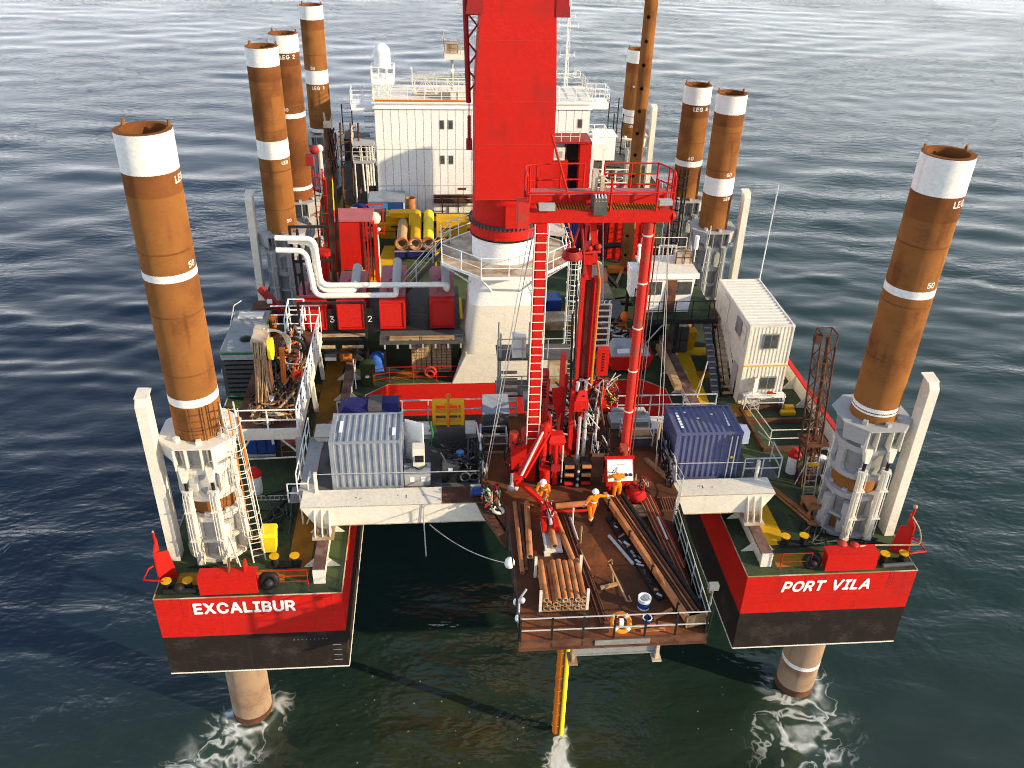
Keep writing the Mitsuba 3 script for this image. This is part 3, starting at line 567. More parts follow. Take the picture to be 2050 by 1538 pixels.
b = M().tube([(-2.6, 18.4, 15.2), (-2.62, 18.4, 13.2)], .03, 5).tube([(-2.6, 18.4, 14.6), (-2.6, 18.4, 13.4)], .09, 8).box(-2.75, -2.45, 18.2, 18.6, 12.9, 13.4); part(crane, 'hook_block', b, 'red_dark')
# gallery
oc = [(CX + 3.75 * math.cos(math.radians(22.5 + 45 * k)), CY + 3.75 * math.sin(math.radians(22.5 + 45 * k))) for k in range(8)]
b = M()
for k in range(8):
    p, q = oc[k], oc[(k + 1) % 8]; i0 = (CX + (p[0] - CX) * .47, CY + (p[1] - CY) * .47); i1 = (CX + (q[0] - CX) * .47, CY + (q[1] - CY) * .47)
    b.hexa([(*p, 6.9), (*q, 6.9), (*i1, 6.9), (*i0, 6.9), (*p, 6.97), (*q, 6.97), (*i1, 6.97), (*i0, 6.97)])
part(crane, 'gallery_floor', b, 'cream_rusty')
b = M()
for k in range(8): p, q = oc[k], oc[(k + 1) % 8]; b.bar((*p, 6.95), (*q, 6.95), .05, .16); b.tube([(*p, 6.9), (CX + (p[0] - CX) * .48, CY + (p[1] - CY) * .48, 5.3)], .06, 6)
part(crane, 'gallery_bracket', b, 'white')
for k in range(8):
    p, q = oc[k], oc[(k + 1) % 8]; part(crane, 'gallery_rail', M().rail([(*p, 6.97), (*q, 6.97)], 1.1, 1.45, 2, .026, .03), 'white')
part(crane, 'access_ladder', M().ladder((2.95, 16.6, .1), (2.95, 16.6, 8.1), .5, (1, 0, 0), .035), 'white_worn'); part(crane, 'ladder_cage', M().cage((2.95, 16.5, 2.4), (2.95, 16.5, 8.1), (0, -1, 0), .36, .95, .025, 5), 'white')
b = M().tube([(3.0, 19.4, 7), (2.3, 19.0, 9.2)], .05, 5).tube([(3.4, 19.4, 7), (2.7, 19.0, 9.2)], .05, 5)
for k in range(7): b.tube([(3.0 - .1 * k, 19.4, 7 + .3 * k), (3.4 - .1 * k, 19.4, 7 + .3 * k)], .03, 5)
part(crane, 'tower_ladder', b, 'orange')
part(crane, 'slew_cover', M().plate([(1.6, 18.4, 8.3), (2.7, 18.8, 8.0), (2.5, 20.4, 8.4), (1.5, 20.2, 8.7)], .3), 'grey')
part(crane, 'gallery_stair', M().bar((-3.6, 20.6, 6.9), (-6.6, 21.4, 3.1), .8, .08).bar((-3.6, 20.2, 7.0), (-6.6, 21.0, 3.2), .06, .22), 'grey_dark')
b = M()
for q in (20.15, 21.0): b.tube([(-3.5, q + .05, 8.0), (-6.6, q + .5, 4.2)], .026, 5).tube([(-3.5, q + .05, 7.5), (-6.6, q + .5, 3.7)], .02, 5); [b.tube([(-3.6 - k, q + .15 * k, 7 - 1.25 * k), (-3.6 - k, q + .15 * k, 8 - 1.25 * k)], .026, 5) for k in range(4)]
part(crane, 'stair_rail', b, 'white_worn')

# ---------------------------------------------------------------- deckhouse
house = thing('deckhouse', 'white three storey accommodation block standing across the far end of the deck', 'deckhouse')
part(house, 'wall', M().box(-9.1, 8.05, 44.06, 49.5, .02, 9.15), 'white'); part(house, 'joint_backing', M().box(-9.08, 8.03, 44.045, 44.06, .04, 8.6), 'grey')
PAN = {}
for z0, z1 in ((.06, 2.35), (2.41, 5.35), (5.41, 8.55)):
    for k in range(27):
        x0 = -9.06 + k * .633; w = .59
        key = (z1 - z0, k % 3)
        if key not in PAN: PAN[key] = shape(M().box(0, w, -.05, .02, 0, z1 - z0), 'white')
        part(house, 'wall__panel', PAN[key], None, to=placed(x0, 44.06, z0))
part(house, 'cornice', M().box(-9.2, 8.15, 43.85, 49.6, 8.62, 8.74).box(-9.25, 8.2, 43.8, 49.6, 9.05, 9.2), 'white')
part(house, 'roof_deck', M().box(-9.15, 8.1, 43.85, 49.5, 9.2, 9.23), 'cream')
for x, z in ((-3.82, 7.38), (-3.12, 7.38), (-3.82, 4.55), (-3.12, 4.55), (7.25, 7.5)):
    w = part(house, 'window', M().box(x - .21, x + .21, 43.98, 44.02, z - .37, z + .37), 'grey'); part(w, 'pane', M().box(x - .16, x + .16, 43.968, 43.98, z - .32, z + .32), 'glass')
part(house, 'rust_stain', M().box(-2.6, -1.9, 43.995, 44.01, 2.02, 2.22), 'rust_brown')
part(house, 'roof_rail', M().rail([(-9.1, 43.95, 9.2), (8.1, 43.95, 9.2)], 1.1, 1.3, 3, .028, .032), 'white')
part(house, 'roof_rail', M().rail([(-9.1, 43.95, 9.2), (-9.1, 49.3, 9.2), (8.1, 49.3, 9.2), (8.1, 44, 9.2)], 1.1, 1.5, 3, .028, .03), 'white_worn')
part(house, 'pipe_run', M().tube([(-9.0, 43.75, 9.3), (-1.5, 43.75, 9.3)], .06, 6), 'orange')
for s, x0, x1, y0, y1, z in ((-1, -10.9, -9.2, 44.4, 46.2, 8.8), (1, 8.1, 9.7, 45.2, 47.2, 8.8), (1, 8.05, 9.7, 44.6, 46.4, 5.7)):
    part(house, 'wing_balcony', M().box(x0, x1, y0, y1, z - .45, z), 'white'); part(house, 'balcony_rail', M().rail([(x0, y0, z), (x1, y0, z), (x1, y1, z), (x0, y1, z), (x0, y0, z)], 1.1, .8, 3, .028, .03), 'white')
for x in (8.2, 9.55): part(house, 'balcony_post', M().box(x - .09, x + .09, 44.65, 44.83, .02, 5.25), 'white')
b = M()
for k in range(12): b.box(-10.0, -9.25, 46.5 - .26 * k, 46.74 - .26 * k, 8.6 - .36 * k, 8.64 - .36 * k)
part(house, 'outside_stair', b, 'grey_mid', kind='stuff')
[part(house, 'stair_landing', M().box(-10.9, -9.2, 43.2, 44.6, z, z + .2), 'grey') for z in (4.5, 5.9)]; part(house, 'landing_rail', M().rail([(-10.9, 43.2, 4.7), (-9.2, 43.2, 4.7)], 1.1, .5, 3).rail([(-10.9, 43.2, 6.1), (-10.9, 44.6, 6.1)], 1.1, .7, 2), 'white_worn')
for x in (-10.8, -9.9): part(house, 'steel_prop', M().tube([(x, 43.3, .02), (x, 43.3, 4.5)], .065, 6), 'white_worn')
# things on its roof
t = thing('satellite_dome', 'white satellite dome on a braced stand at the left end of the deckhouse roof', 'satellite dome')
part(t, 'dome', M().lathe((-8.4, 46, 0), [(.66, 11.4), (.66, 12.45)], 28).ball((-8.4, 46, 12.45), .66, 28, 1.0, True), 'white')
b = M()
for sx in (-1, 1):
    for sy in (-1, 1): b.tube([(-8.4 + sx * .4, 46 + sy * .4, 9.2), (-8.4 + sx * .4, 46 + sy * .4, 10.4)], .05, 5)
    b.tube([(-8.4 - sx * .4, 45.6, 9.3), (-8.4 + sx * .4, 45.6, 10.3)], .035, 5)
b.tube([(-7.9, 45.6, 9.5), (-7.5, 45.3, 10.4)], .04, 5); part(t, 'stand', b, 'white')
part(t, 'platform', M().box(-9.25, -7.5, 45.1, 46.9, 10.2, 10.62), 'white'); part(t, 'rail', M().rail([(-9.25, 45.1, 10.62), (-7.5, 45.1, 10.62), (-7.5, 46.9, 10.62), (-9.25, 46.9, 10.62), (-9.25, 45.1, 10.62)], .85, .6, 2, .04, .045), 'white')
t = thing('radio_mast', 'thin white lattice radio mast right of the crane tower', 'mast')
b = M()
for q in ((0, 0), (.26, 0), (.13, .22)): b.tube([(6.4 + q[0], 48 + q[1], 9.2), (6.42 + q[0] * .5, 48 + q[1] * .5, 18)], .03, 5)
for k in range(16): b.tube([(6.4 + .26 * (k % 2), 48, 9.4 + .5 * k), (6.66 - .26 * (k % 2), 48, 9.9 + .5 * k)], .018, 4)
part(t, 'lattice', b, 'white')
for k, (z, w) in enumerate(((10.5, 1.6), (12.0, 1.2), (14.2, 1.5), (15.0, .9))):
    b = M().tube([(6.5 - w / 2, 48, z), (6.5 + w / 2, 48, z)], .03, 5)
    for q in (-w / 2, w / 2): b.tube([(6.5 + q, 48, z - .15), (6.5 + q, 48, z + .25)], .03, 5)
    part(t, 'crossarm', b, 'white')
part(t, 'loop_aerial', M().torus((7.4, 48, 10.5), .3, .03, (0, 1, 0), 14, 5), 'white')
single('whip_aerial', M().tube([(-6.1, 46, 9.2), (-6.1, 46, 11.2)], .04, 5).ball((-6.15, 46, 11.25), .08, 8), 'white', 'short white pole aerial on the deckhouse roof beside the satellite dome', 'aerial')
t = thing('gangway_truss', 'cream lattice gangway lying along the deckhouse roof', 'gangway')
b = M()
for z in (9.5, 10.5):
    for y in (45.0, 46.0): b.tube([(-5.9, y, z), (-1.6, y, z)], .05, 5)
for k in range(6):
    x = -5.9 + .86 * k
    for y in (45.0, 46.0): b.tube([(x, y, 9.5), (x, y, 10.5)], .04, 5); k < 5 and b.tube([(x, y, 9.5 + (k % 2)), (x + .86, y, 10.5 - (k % 2))], .035, 5)
part(t, 'truss', b, 'cream'); part(t, 'tread', M().box(-5.9, -1.6, 45.05, 45.95, 9.45, 9.5), 'wood'); part(t, 'head_box', M().box(-3.1, -1.6, 44.0, 45.0, 9.25, 9.9), 'cream')
t = thing('lookout_platform', 'small cream lookout platform on a post left of the crane tower', 'platform')
part(t, 'post', M().tube([(-2.9, 47, 9.2), (-2.9, 47, 11.9)], .12, 8), 'grey'); part(t, 'deck', M().box(-3.5, -1.6, 46.2, 48, 11.9, 12.3), 'cream'); part(t, 'rail', M().rail([(-3.5, 46.2, 12.3), (-1.6, 46.2, 12.3)], 1.0, .6, 3).box(-3.3, -2.4, 46.6, 47.4, 12.3, 13.0).tube([(-3.45, 46.4, 12.3), (-3.6, 46.4, 14.0)], .04, 5), 'cream_rusty'); part(t, 'lamp', M().ball((-2.95, 46.3, 11.0), .2, 8), 'white')

# ---------------------------------------------------------------- containers
def corr(x0, x1, z0, z1, y, n, depth, face):                # corrugated sheet, ribs along z, facing -y
    b = M(); w = (x1 - x0) / n
    for k in range(n):
        a = x0 + k * w; xs = [a, a + w * .30, a + w * .42, a + w * .88, a + w]; ys = [y, y, y + depth, y + depth, y]
        for i in range(4): b.add([(xs[i], ys[i], z0), (xs[i + 1], ys[i + 1], z0), (xs[i + 1], ys[i + 1], z1), (xs[i], ys[i], z1)], BOXF)
    return b
def container(name, label, x0, y0, z0, W, L, H, mat, roofmat=None, nf=9, ns=9, roof_along='y', group=None, trim=None, dp=.05):
    t = thing(name, label, 'container', group); roofmat = roofmat or mat; trim = trim or mat
    x1, y1, z1 = x0 + W, y0 + L, z0 + H; fr = M()
    for x in (x0, x1 - .1):
        for y in (y0, y1 - .1): fr.box(x, x + .1, y, y + .1, z0, z1)
    for y in (y0, y1 - .1):
        for z in (z0, z1 - .1): fr.box(x0 + .1, x1 - .1, y + .004, y + .096, z, z + .1)
    for x in (x0, x1 - .1):
        for z in (z0, z1 - .1): fr.box(x + .004, x + .096, y0 + .1, y1 - .1, z, z + .1)
    part(t, 'frame', fr, trim)
    c = M()
    for x in (x0 - .008, x1 - .15):
        for y in (y0 - .008, y1 - .15):
            for z in (z0 - .004, z1 - .11): c.box(x, x + .158, y, y + .158, z, z + .118)
    part(t, 'corner_casting', c, trim, kind='stuff')
    part(t, 'end_wall', corr(x0 + .1, x1 - .1, z0 + .1, z1 - .1, y0 + .02, nf, dp, 0), mat)
    m90 = lambda cx, s: np.array([[0, -s, 0, cx], [s, 0, 0, 0], [0, 0, 1, 0], [0, 0, 0, 1.0]])
    part(t, 'side_wall', corr(-(y1 - .1), -(y0 + .1), z0 + .1, z1 - .1, 0.02, ns, dp, 0).xf(np.array([[0, 1, 0, x0], [-1, 0, 0, 0], [0, 0, 1, 0], [0, 0, 0, 1.0]])), mat)
    part(t, 'side_wall', corr(y0 + .1, y1 - .1, z0 + .1, z1 - .1, 0.02, ns, dp, 0).xf(np.array([[0, -1, 0, x1], [1, 0, 0, 0], [0, 0, 1, 0], [0, 0, 0, 1.0]])), mat)
    part(t, 'back_wall', M().box(x0 + .1, x1 - .1, y1 - .06, y1 - .03, z0 + .1, z1 - .1), mat)
    if roof_along == 'y': r = corr(x0 + .1, x1 - .1, y0 + .1, y1 - .1, 0, nf, .04, 0).xf(np.array([[1, 0, 0, 0], [0, 0, 1, 0], [0, -1, 0, z1 - .02], [0, 0, 0, 1.0]]))
    else: r = corr(y0 + .1, y1 - .1, x0 + .1, x1 - .1, 0, ns, .04, 0).xf(np.array([[0, 0, 1, 0], [1, 0, 0, 0], [0, -1, 0, z1 - .02], [0, 0, 0, 1.0]]))
    part(t, 'roof', r, roofmat)
    return t
c1 = container('shipping_container', 'pale grey ten foot container on the left of the drill platform', -9.12, 4.45, 1.86, 3.09, 2.3, 2.5, 'cont_grey', None, 10, 7)
part(c1, 'stencil_patch', M().box(-8.75, -8.6, 5.2, 6.1, 4.372, 4.378).box(-6.45, -6.3, 4.9, 5.5, 4.372, 4.378), 'white', kind='stuff')
c2 = container('shipping_container', 'dark blue ten foot container on the right of the drill platform', 6.0, 4.45, 1.86, 3.0, 2.3, 2.5, 'navy', None, 11, 7)
b = M()
for k in range(5): b.box(8.45 + .02 * k, 8.55, 5.0 + .24 * k, 5.18 + .24 * k, 4.372, 4.378)
for k in range(6): b.box(6.3, 6.42, 4.9 + .22 * k, 5.05 + .22 * k, 4.372, 4.378)
b.box(6.7, 6.8, 6.1, 6.2, 4.372, 4.378).box(7.2, 7.3, 5.6, 5.7, 4.372, 4.378).box(7.9, 8.0, 5.9, 6.0, 4.372, 4.378); part(c2, 'stencil_patch', b, 'white', kind='stuff')
for q in (4.95, 5.45, 6.0): part(c2, 'lock_rod', M().tube([(9.03, q, 2.0), (9.03, q, 4.25)], .03, 5), 'white_worn')
for q in (8.5, 8.75): part(c2, 'lock_rod', M().tube([(q, 4.42, 1.9), (q, 4.40, 4.2)], .03, 5), 'white_worn')
part(c2, 'air_conditioner', M().box(9.0, 9.32, 4.5, 5.1, 3.7, 4.35), 'white'); part(c2, 'notice', M().box(8.58, 8.68, 4.4, 4.42, 3.0, 3.12), 'yellow_bright')
CK = dict(dp=.022, nf=11, ns=16, roof_along='x', trim='white_worn')
def cabin(label, z0, win, extra=None):
    t = container('cabin_container', label, 12.12, 13.55, z0, 2.44, 6.0, 2.43, 'white_worn', None, **CK)
    (xa, xb, za, zb) = win
    w = part(t, 'window', M().box(xa, xb, 13.5, 13.56, za, zb), 'grey_mid')
    part(w, 'pane', M().box(xa + .06, (xa + xb) / 2 - .03, 13.485, 13.5, za + .06, zb - .06), 'glass'); part(w, 'pane', M().box((xa + xb) / 2 + .03, xb - .06, 13.485, 13.5, za + .06, zb - .06), 'glass')
    return t
ca = cabin('cream site cabin stacked on top, with a two pane window', 2.45, (12.95, 13.8, 3.5, 4.4))
part(ca, 'side_window', M().box(12.06, 12.12, 14.8, 15.6, 3.6, 4.5), 'grey_mid'); part(ca, 'side_shutter', M().box(12.07, 12.12, 14.0, 14.5, 3.5, 4.5), 'white_worn')
part(ca, 'side_door', M().box(12.08, 12.12, 17.2, 18.0, 2.6, 4.6), 'white_worn')
cb = cabin('cream site cabin at the bottom of the stack, with its window shutter open', .02, (13.15, 14.1, .95, 1.75))
part(cb, 'open_shutter', M().plate([(13.1, 13.5, .9), (12.72, 13.1, .9), (12.72, 13.1, 1.8), (13.1, 13.5, 1.8)], .04), 'white_worn')
part(cb, 'side_door', M().box(12.06, 12.12, 14.3, 15.0, .15, 2.0), 'grey')
part(ca, 'bottom_rail', M().box(12.1, 14.58, 13.52, 13.56, 2.41, 2.47), 'yellow')
single('white_workbench', M().box(12.3, 14.6, 12.95, 13.45, .72, .8).box(12.35, 12.43, 13.0, 13.08, .03, .72).box(14.45, 14.53, 13.0, 13.08, .03, .72).box(14.45, 14.53, 13.35, 13.43, .03, .72).box(12.35, 12.43, 13.35, 13.43, .03, .72), 'white', 'white workbench with tools under the window of the lower cabin', 'bench')
single('red_tool', M().box(13.6, 13.9, 13.1, 13.3, .8, .95).box(13.9, 14.1, 13.15, 13.25, .8, .88), 'red', 'small red tool lying on the white workbench', 'tool')
single('wire_chair', M().rail([(12.55, 12.6, .03), (13.0, 12.6, .03), (13.0, 12.9, .03), (12.55, 12.9, .03), (12.55, 12.6, .03)], .75, .45, 3, .02, .022), 'steel', 'wire trolley standing in front of the white workbench', 'trolley')
single('yellow_step', M().box(14.2, 15.0, 12.2, 12.5, .03, .25).box(14.5, 15.0, 12.5, 12.8, .03, .4), 'yellow', 'yellow step block at the right of the lower cabin', 'step')
single('whip_aerial', M().tube([(14.5, 19.4, 4.88), (14.6, 19.4, 10.6)], .035, 5), 'white', 'tall thin white whip aerial behind the stacked cabins', 'aerial')

# ---------------------------------------------------------------- drill platform on two box girders
ZP = 2.1
plat = thing('drill_platform', 'rusty drill platform on two cream box girders bridging the slot between the sterns', 'platform')
def girder(y0, y1, zt, zb, brown=None):
    prof = [(-10.35, zt), (10.35, zt), (9.75, zb), (-9.75, zb)]
    b = M()
    for y, fl in ((y0, 0), (y1, 1)):
        v = [(x, y, z) for x, z in prof]; b.add(v, [[0, 2, 1], [0, 3, 2]] if fl == 0 else [[0, 1, 2], [0, 2, 3]])
    for i in range(4):
        a, c = prof[i], prof[(i + 1) % 4]; b.add([(a[0], y0, a[1]), (c[0], y0, c[1]), (c[0], y1, c[1]), (a[0], y1, a[1])], BOXF)
    part(plat, 'girder', b, 'cream')
    e = M().box(-10.36, 10.36, y0 - .015, y0, zt - .02, zt + .004).box(-9.76, 9.76, y0 - .02, y0, zb, zb + .03); part(plat, 'girder_flange', e, 'cream_rusty')
    for s in (-1, 1):
        for k, dx in enumerate((-.32, -.02, .30)):
            x = s * 9.45 + dx; b = M().plate([(x, y0, zt - .1), (x, y0 - .42, zb - .02), (x, y0 - .42, .78), (x, y0, .78)], .035); part(plat, 'gusset', b, 'cream')
        part(plat, 'sliding_foot', M().box(s * 9.45 - .46, s * 9.45 + .46, y0 - .5, y1 - .1, .705, .79), 'cream_rusty')
        for k in range(3): part(plat, 'foot_bolt', M().tube([(s * 9.45 - .2 + .2 * k, y0 - .2, .79), (s * 9.45 - .2 + .2 * k, y0 - .2, 1.06)], .05, 6), 'cream_rusty')
girder(2.95, 4.12, ZP, 1.07); girder(8.2, 9.35, ZP, 1.07)
part(plat, 'rust_plate', M().box(-4.35, -2.5, 2.96, 4.1, ZP + .002, ZP + .012), 'rust_brown')
b = M()
for x0, y0, w, h in ((-8.1, 3.5, .12, .03), (-7.9, 3.42, .1, .03), (-6.3, 3.6, .1, .03), (-5.9, 3.4, .03, .22), (-5.2, 3.55, .1, .03), (7.0, 3.6, .12, .03), (7.2, 3.45, .03, .2), (7.6, 3.5, .08, .03)): b.box(x0, x0 + w, y0, y0 + h, ZP, ZP + .015)
part(plat, 'lashing_slot', b, 'rust_brown', kind='stuff')
PO = [(-1.7, -4.93), (5.05, -4.93), (5.3, 1.2), (6.05, 2.9), (5.9, 4.2), (5.9, 9.6), (-2.65, 9.6), (-2.65, 3.5), (-1.75, 1.2)]
part(plat, 'deck', M().prism(PO, ZP + .012, ZP + .03), 'rust_deck', 'rust brown deck plates')
part(plat, 'deck_frame', M().prism([(-1.66, -4.9), (5.0, -4.9), (5.25, 1.2), (5.9, 3), (5.9, 9.5), (-2.6, 9.5), (-2.6, 3.5), (-1.7, 1.2)], 1.78, ZP + .012), 'rust_brown')
b = M()                                                       # raised seams on the deck plates
for y in (-3.3, -1.3, .75, 2.45): b.box(-1.6, 4.95, y, y + .035, ZP + .03, ZP + .042)
for x in (.9, 3.4): b.box(x, x + .03, -4.8, 2.4, ZP + .03, ZP + .04)
part(plat, 'deck_seam', b, 'rust_brown', kind='stuff')
part(plat, 'front_beam', M().box(-1.72, 5.07, -5.0, -4.93, 1.8, ZP + .04).box(-1.74, 5.09, -5.1, -4.9, 1.77, 1.81).box(-1.74, 5.09, -5.06, -4.95, ZP + .02, ZP + .05), 'rust_brown')
part(plat, 'front_beam_plate', M().box(1.0, 3.0, -5.04, -5.0, 1.84, 2.1), 'grey_mid')
part(plat, 'under_beam', M().box(.35, 3.45, -4.7, -4.45, 1.05, 1.75).box(.3, 3.5, -4.76, -4.4, 1.02, 1.08), 'grey_mid')
for x in (.25, 3.35): part(plat, 'hanger', M().box(x, x + .12, -4.85, -4.4, .8, 1.8).box(x - .12, x + .22, -4.95, -4.35, .74, .82), 'cream_rusty')
for k in range(7):
    x = -1.68 + 1.115 * k; part(plat, 'rail_post', M().box(x - .035, x + .035, -5.0, -4.94, 1.75, ZP + 1.15), 'black')
for z in (ZP + .55, ZP + 1.13): part(plat, 'hand_rail', M().tube([(-1.7, -4.97, z), (5.07, -4.97, z)], .028, 6), 'steel')
b = M().rail([(-1.72, -4.9, ZP), (-1.75, 1.1, ZP), (-2.62, 3.4, ZP), (-2.62, 4.3, ZP)], 1.12, 1.3, 2, .028, .034); part(plat, 'side_rail', b, 'black')
b = M().rail([(5.05, -4.9, ZP), (5.3, 1.2, ZP), (6.05, 2.9, ZP), (5.9, 4.2, ZP)], 1.12, 1.25, 3, .02, .026); part(plat, 'side_rail', b, 'steel')
b = M()
for a, c in (((5.1, -4.9), (5.35, 1.2)),): b.hexa([(a[0], a[1], ZP - .35), (c[0], c[1], ZP - .35), (c[0] + .02, c[1], ZP - .35), (a[0] + .02, a[1], ZP - .35), (a[0] + .10, a[1], ZP + 1.08), (c[0] + .10, c[1], ZP + 1.08), (c[0] + .12, c[1], ZP + 1.08), (a[0] + .12, a[1], ZP + 1.08)])
part(plat, 'net_panel', b, 'mesh_green', 'dark green netting along the right rail')
b = M().rail([(-9.3, 9.55, ZP), (-.6, 9.55, ZP)], 1.1, 1.5, 2, .04, .04); part(plat, 'rear_rail', b, 'steel')
b = M().rail([(4.4, 9.55, ZP), (9.4, 9.55, ZP)], 1.1, 1.5, 2, .04, .04); part(plat, 'rear_rail', b, 'steel')
part(plat, 'wire_rail', M().tube([(-9.9, 4.0, 3.05), (-2.7, 4.0, 3.0)], .018, 5), 'steel'); part(plat, 'wire_rail', M().tube([(6.1, 4.0, 3.1), (9.5, 4.0, 3.05)], .018, 5), 'steel')
for s in (-1, 1): part(plat, 'end_post', M().box(s * 9.75 - .06, s * 9.75 + .06, 3.9, 4.05, ZP, 3.15), 'cream')
# side decks between the girders
part(plat, 'side_deck', M().box(-9.9, -2.67, 4.13, 8.19, 1.78, 1.85), 'grating', 'dark plate deck left of the drill rig'); part(plat, 'side_deck', M().box(5.92, 9.9, 4.13, 8.19, 1.78, 1.85), 'grating')
part(plat, 'edge_walk', M().box(-10.6, -9.95, 4.2, 8.6, 1.8, 1.86), 'grey'); part(plat, 'edge_rail', M().rail([(-10.6, 4.2, 1.86), (-10.6, 8.6, 1.86)], 1.1, 1.1, 2, .03, .032).rail([(-11.1, 4.5, 1.2), (-10.2, 4.5, 1.2), (-10.2, 5.4, 1.2)], 1.0, .9, 2, .035, .04), 'white')
part(plat, 'ladder_landing', M().box(-11.1, -10.2, 4.5, 5.6, 1.14, 1.2), 'grey_mid'); part(plat, 'brace', M().tube([(-10.4, 4.3, .1), (-9.7, 4.3, 1.7)], .04, 5).tube([(-9.95, 4.25, .9), (-10.5, 4.25, .9)], .03, 5).tube([(-10.55, 4.3, .1), (-10.55, 4.3, 1.8)], .045, 5), 'white'); part(plat, 'orange_post', M().tube([(-9.95, 4.2, .7), (-9.95, 4.2, 2.0)], .06, 6), 'orange')
b = M().rail([(9.3, 4.4, 1.86), (11.0, 4.4, 1.86), (11.0, 5.6, 1.86)], 1.1, 1.0, 2, .035, .038).tube([(11.0, 5.6, 2.9), (10.6, 6.6, 2.9)], .03, 5); part(plat, 'edge_rail', b, 'steel'); part(plat, 'edge_walk', M().box(9.95, 11.0, 4.4, 6.0, 1.78, 1.84), 'grey_dark')
b = M()                                                       # fold-down grating panel on the right wing
for k in range(7): b.box(5.05 + .11 * k, 5.11 + .11 * k, 1.95, 2.75, ZP + .05, ZP + .09)
b.box(4.98, 5.85, 1.88, 1.95, ZP + .05, ZP + .1).box(4.98, 5.85, 2.75, 2.82, ZP + .05, ZP + .1); part(plat, 'wing_grating', b, 'rust_brown')
b = M().hexa([(-2.7, 3.2, 1.3), (-1.8, .9, 1.3), (-1.75, .9, 1.3), (-2.6, 3.25, 1.3), (-3.0, 3.2, ZP), (-2.1, .8, ZP), (-1.75, .9, ZP), (-2.6, 3.25, ZP)])
for k in range(6): b.bar((-2.95 + .15 * k, 3.0 - .38 * k, ZP + .02), (-2.6 + .15 * k, 3.1 - .38 * k, ZP + .02), .05, .04)
part(plat, 'wing_bracket', b, 'rust_brown')
single('flood_lamp', M().tube([(5.15, -4.6, ZP + .8), (5.15, -4.55, ZP + 1.9)], .04, 6).box(4.98, 5.32, -4.7, -4.5, ZP + 1.85, ZP + 2.1), 'grey_mid', 'floodlight on a short post at the right front corner of the platform', 'lamp')
b = M().tube([(-1.72, -4.7, ZP + .7), (-1.72, -4.5, ZP + 1.6), (-1.45, -4.3, ZP + 1.9)], .04, 6).ball((-1.62, -4.55, ZP + 1.62), .12, 8); single('flood_lamp', b, 'steel', 'lamp on a bent post at the left front corner of the platform', 'lamp')
single('rescue_bag', M().ball((-1.82, -1.7, ZP + .75), .2, 12, 1.3), 'white', 'white rescue bag hanging on the left rail of the platform', 'bag')
for y, l in ((-3.6, 'white rope bag on the left rail near the front corner'), (-4.4, 'white rope coil on the left rail at the front corner')): single('rope_bag', M().ball((-1.75, y, ZP + .6), .09, 10, 1.8), 'white', l, 'bag')
rope = M().tube(sag((-4.9, 2.9, 1.0), (-1.9, -1.6, 2.75), .35, 12), .016, 5); single('slack_rope', rope, 'white_worn', 'white rope sagging from the girder to the left rail of the platform', 'rope')
single('hanging_hose', M().tube([(-5.15, 2.9, 2.1), (-5.15, 2.86, 1.2), (-5.1, 2.8, -.7)], .03, 6), 'steel', 'grey hose hanging straight down from the left girder over the dark water', 'hose')
# conductor casing
t = thing('conductor_casing', 'yellow and orange spiral-banded casing dropping from the platform into the sea', 'casing')
part(t, 'pipe', M().tube([(1.02, 1.25, ZS - 2), (1.02, 1.25, 1.8)], .21, 20), 'orange'); part(t, 'stripe', M().tube([(1.24, 1.08, ZS - 2), (1.24, 1.08, 1.8)], .13, 12), 'yellow_bright')
sp = M()
for k in range(14): sp.tube([(1.02 + .235 * math.cos(a), 1.25 + .235 * math.sin(a), ZS + .2 + k * .85 + a * .09) for a in np.linspace(0, 2 * math.pi, 17)], .022, 5)
part(t, 'rope_wrap', sp, 'yellow'); part(t, 'guide_rod', M().tube([(1.12, 1.02, ZS - 1), (1.12, 1.02, 1.8)], .035, 6), 'rust_brown')

# ---------------------------------------------------------------- pipes on the platform
ZD = ZP + .032
def pipe(name, p, q, r, mat, label, group=None, hollow=True):
    p, q = np.asarray(p, float), np.asarray(q, float); t = thing(name, label, 'pipe', group); b = M()
    part(t, 'wall', M().tube([p, q], r, 14, cap=False), mat)
    d = unit(q - p)
    for end, sg in ((p, -1), (q, 1)):
        e = M(); dd, a, c = frame(d); ang = np.arange(14) * 2 * math.pi / 14; ro = [end + r * (math.cos(t_) * a + math.sin(t_) * c) for t_ in ang]; ri = [end + r * .72 * (math.cos(t_) * a + math.sin(t_) * c) for t_ in ang]; rd = [x - d * sg * .5 for x in ri]
        f = []
        for j in range(14):
            k = (j + 1) % 14; f += [[j, k, 14 + k], [j, 14 + k, 14 + j]]
        e.add(ro + ri, f); e.add(ri + rd, f); e.add(rd, [[0, j, j + 1] for j in range(1, 13)])
        part(t, 'end_ring', e, 'cream_rusty' if hollow else 'rust_brown')
g = 'casing pipes stacked in the rack at the front left of the platform'
n = 0
for row in range(3):
    for k in range(7 if row != 1 else 6):
        x = -.62 + .232 * k + (.116 if row == 1 else 0); z = ZD + .19 + row * .205
        if row == 2 and k == 1: continue
        pipe('casing_pipe', (x, -3.62 - .03 * (k % 2), z), (x, -1.62 + .04 * ((k + row) % 3), z), .108, 'rust_pipe', f'short rusty pipe, {ORD[k]} from the left in the {("bottom", "middle", "top")[row]} row of the stacked rack', g)
t = thing('pipe_rack', 'pale upright posts holding the stack of short pipes at the front left', 'rack')
for x in (-.82, .92):
    for y in (-3.55, -1.75): part(t, 'post', M().box(x - .05, x + .05, y - .05, y + .05, ZD, ZD + 1.0), 'cream')
part(t, 'cross_bar', M().box(-.8, .9, -3.6, -3.5, ZD, ZD + .08).box(-.8, .9, -1.8, -1.7, ZD, ZD + .08), 'cream_rusty')
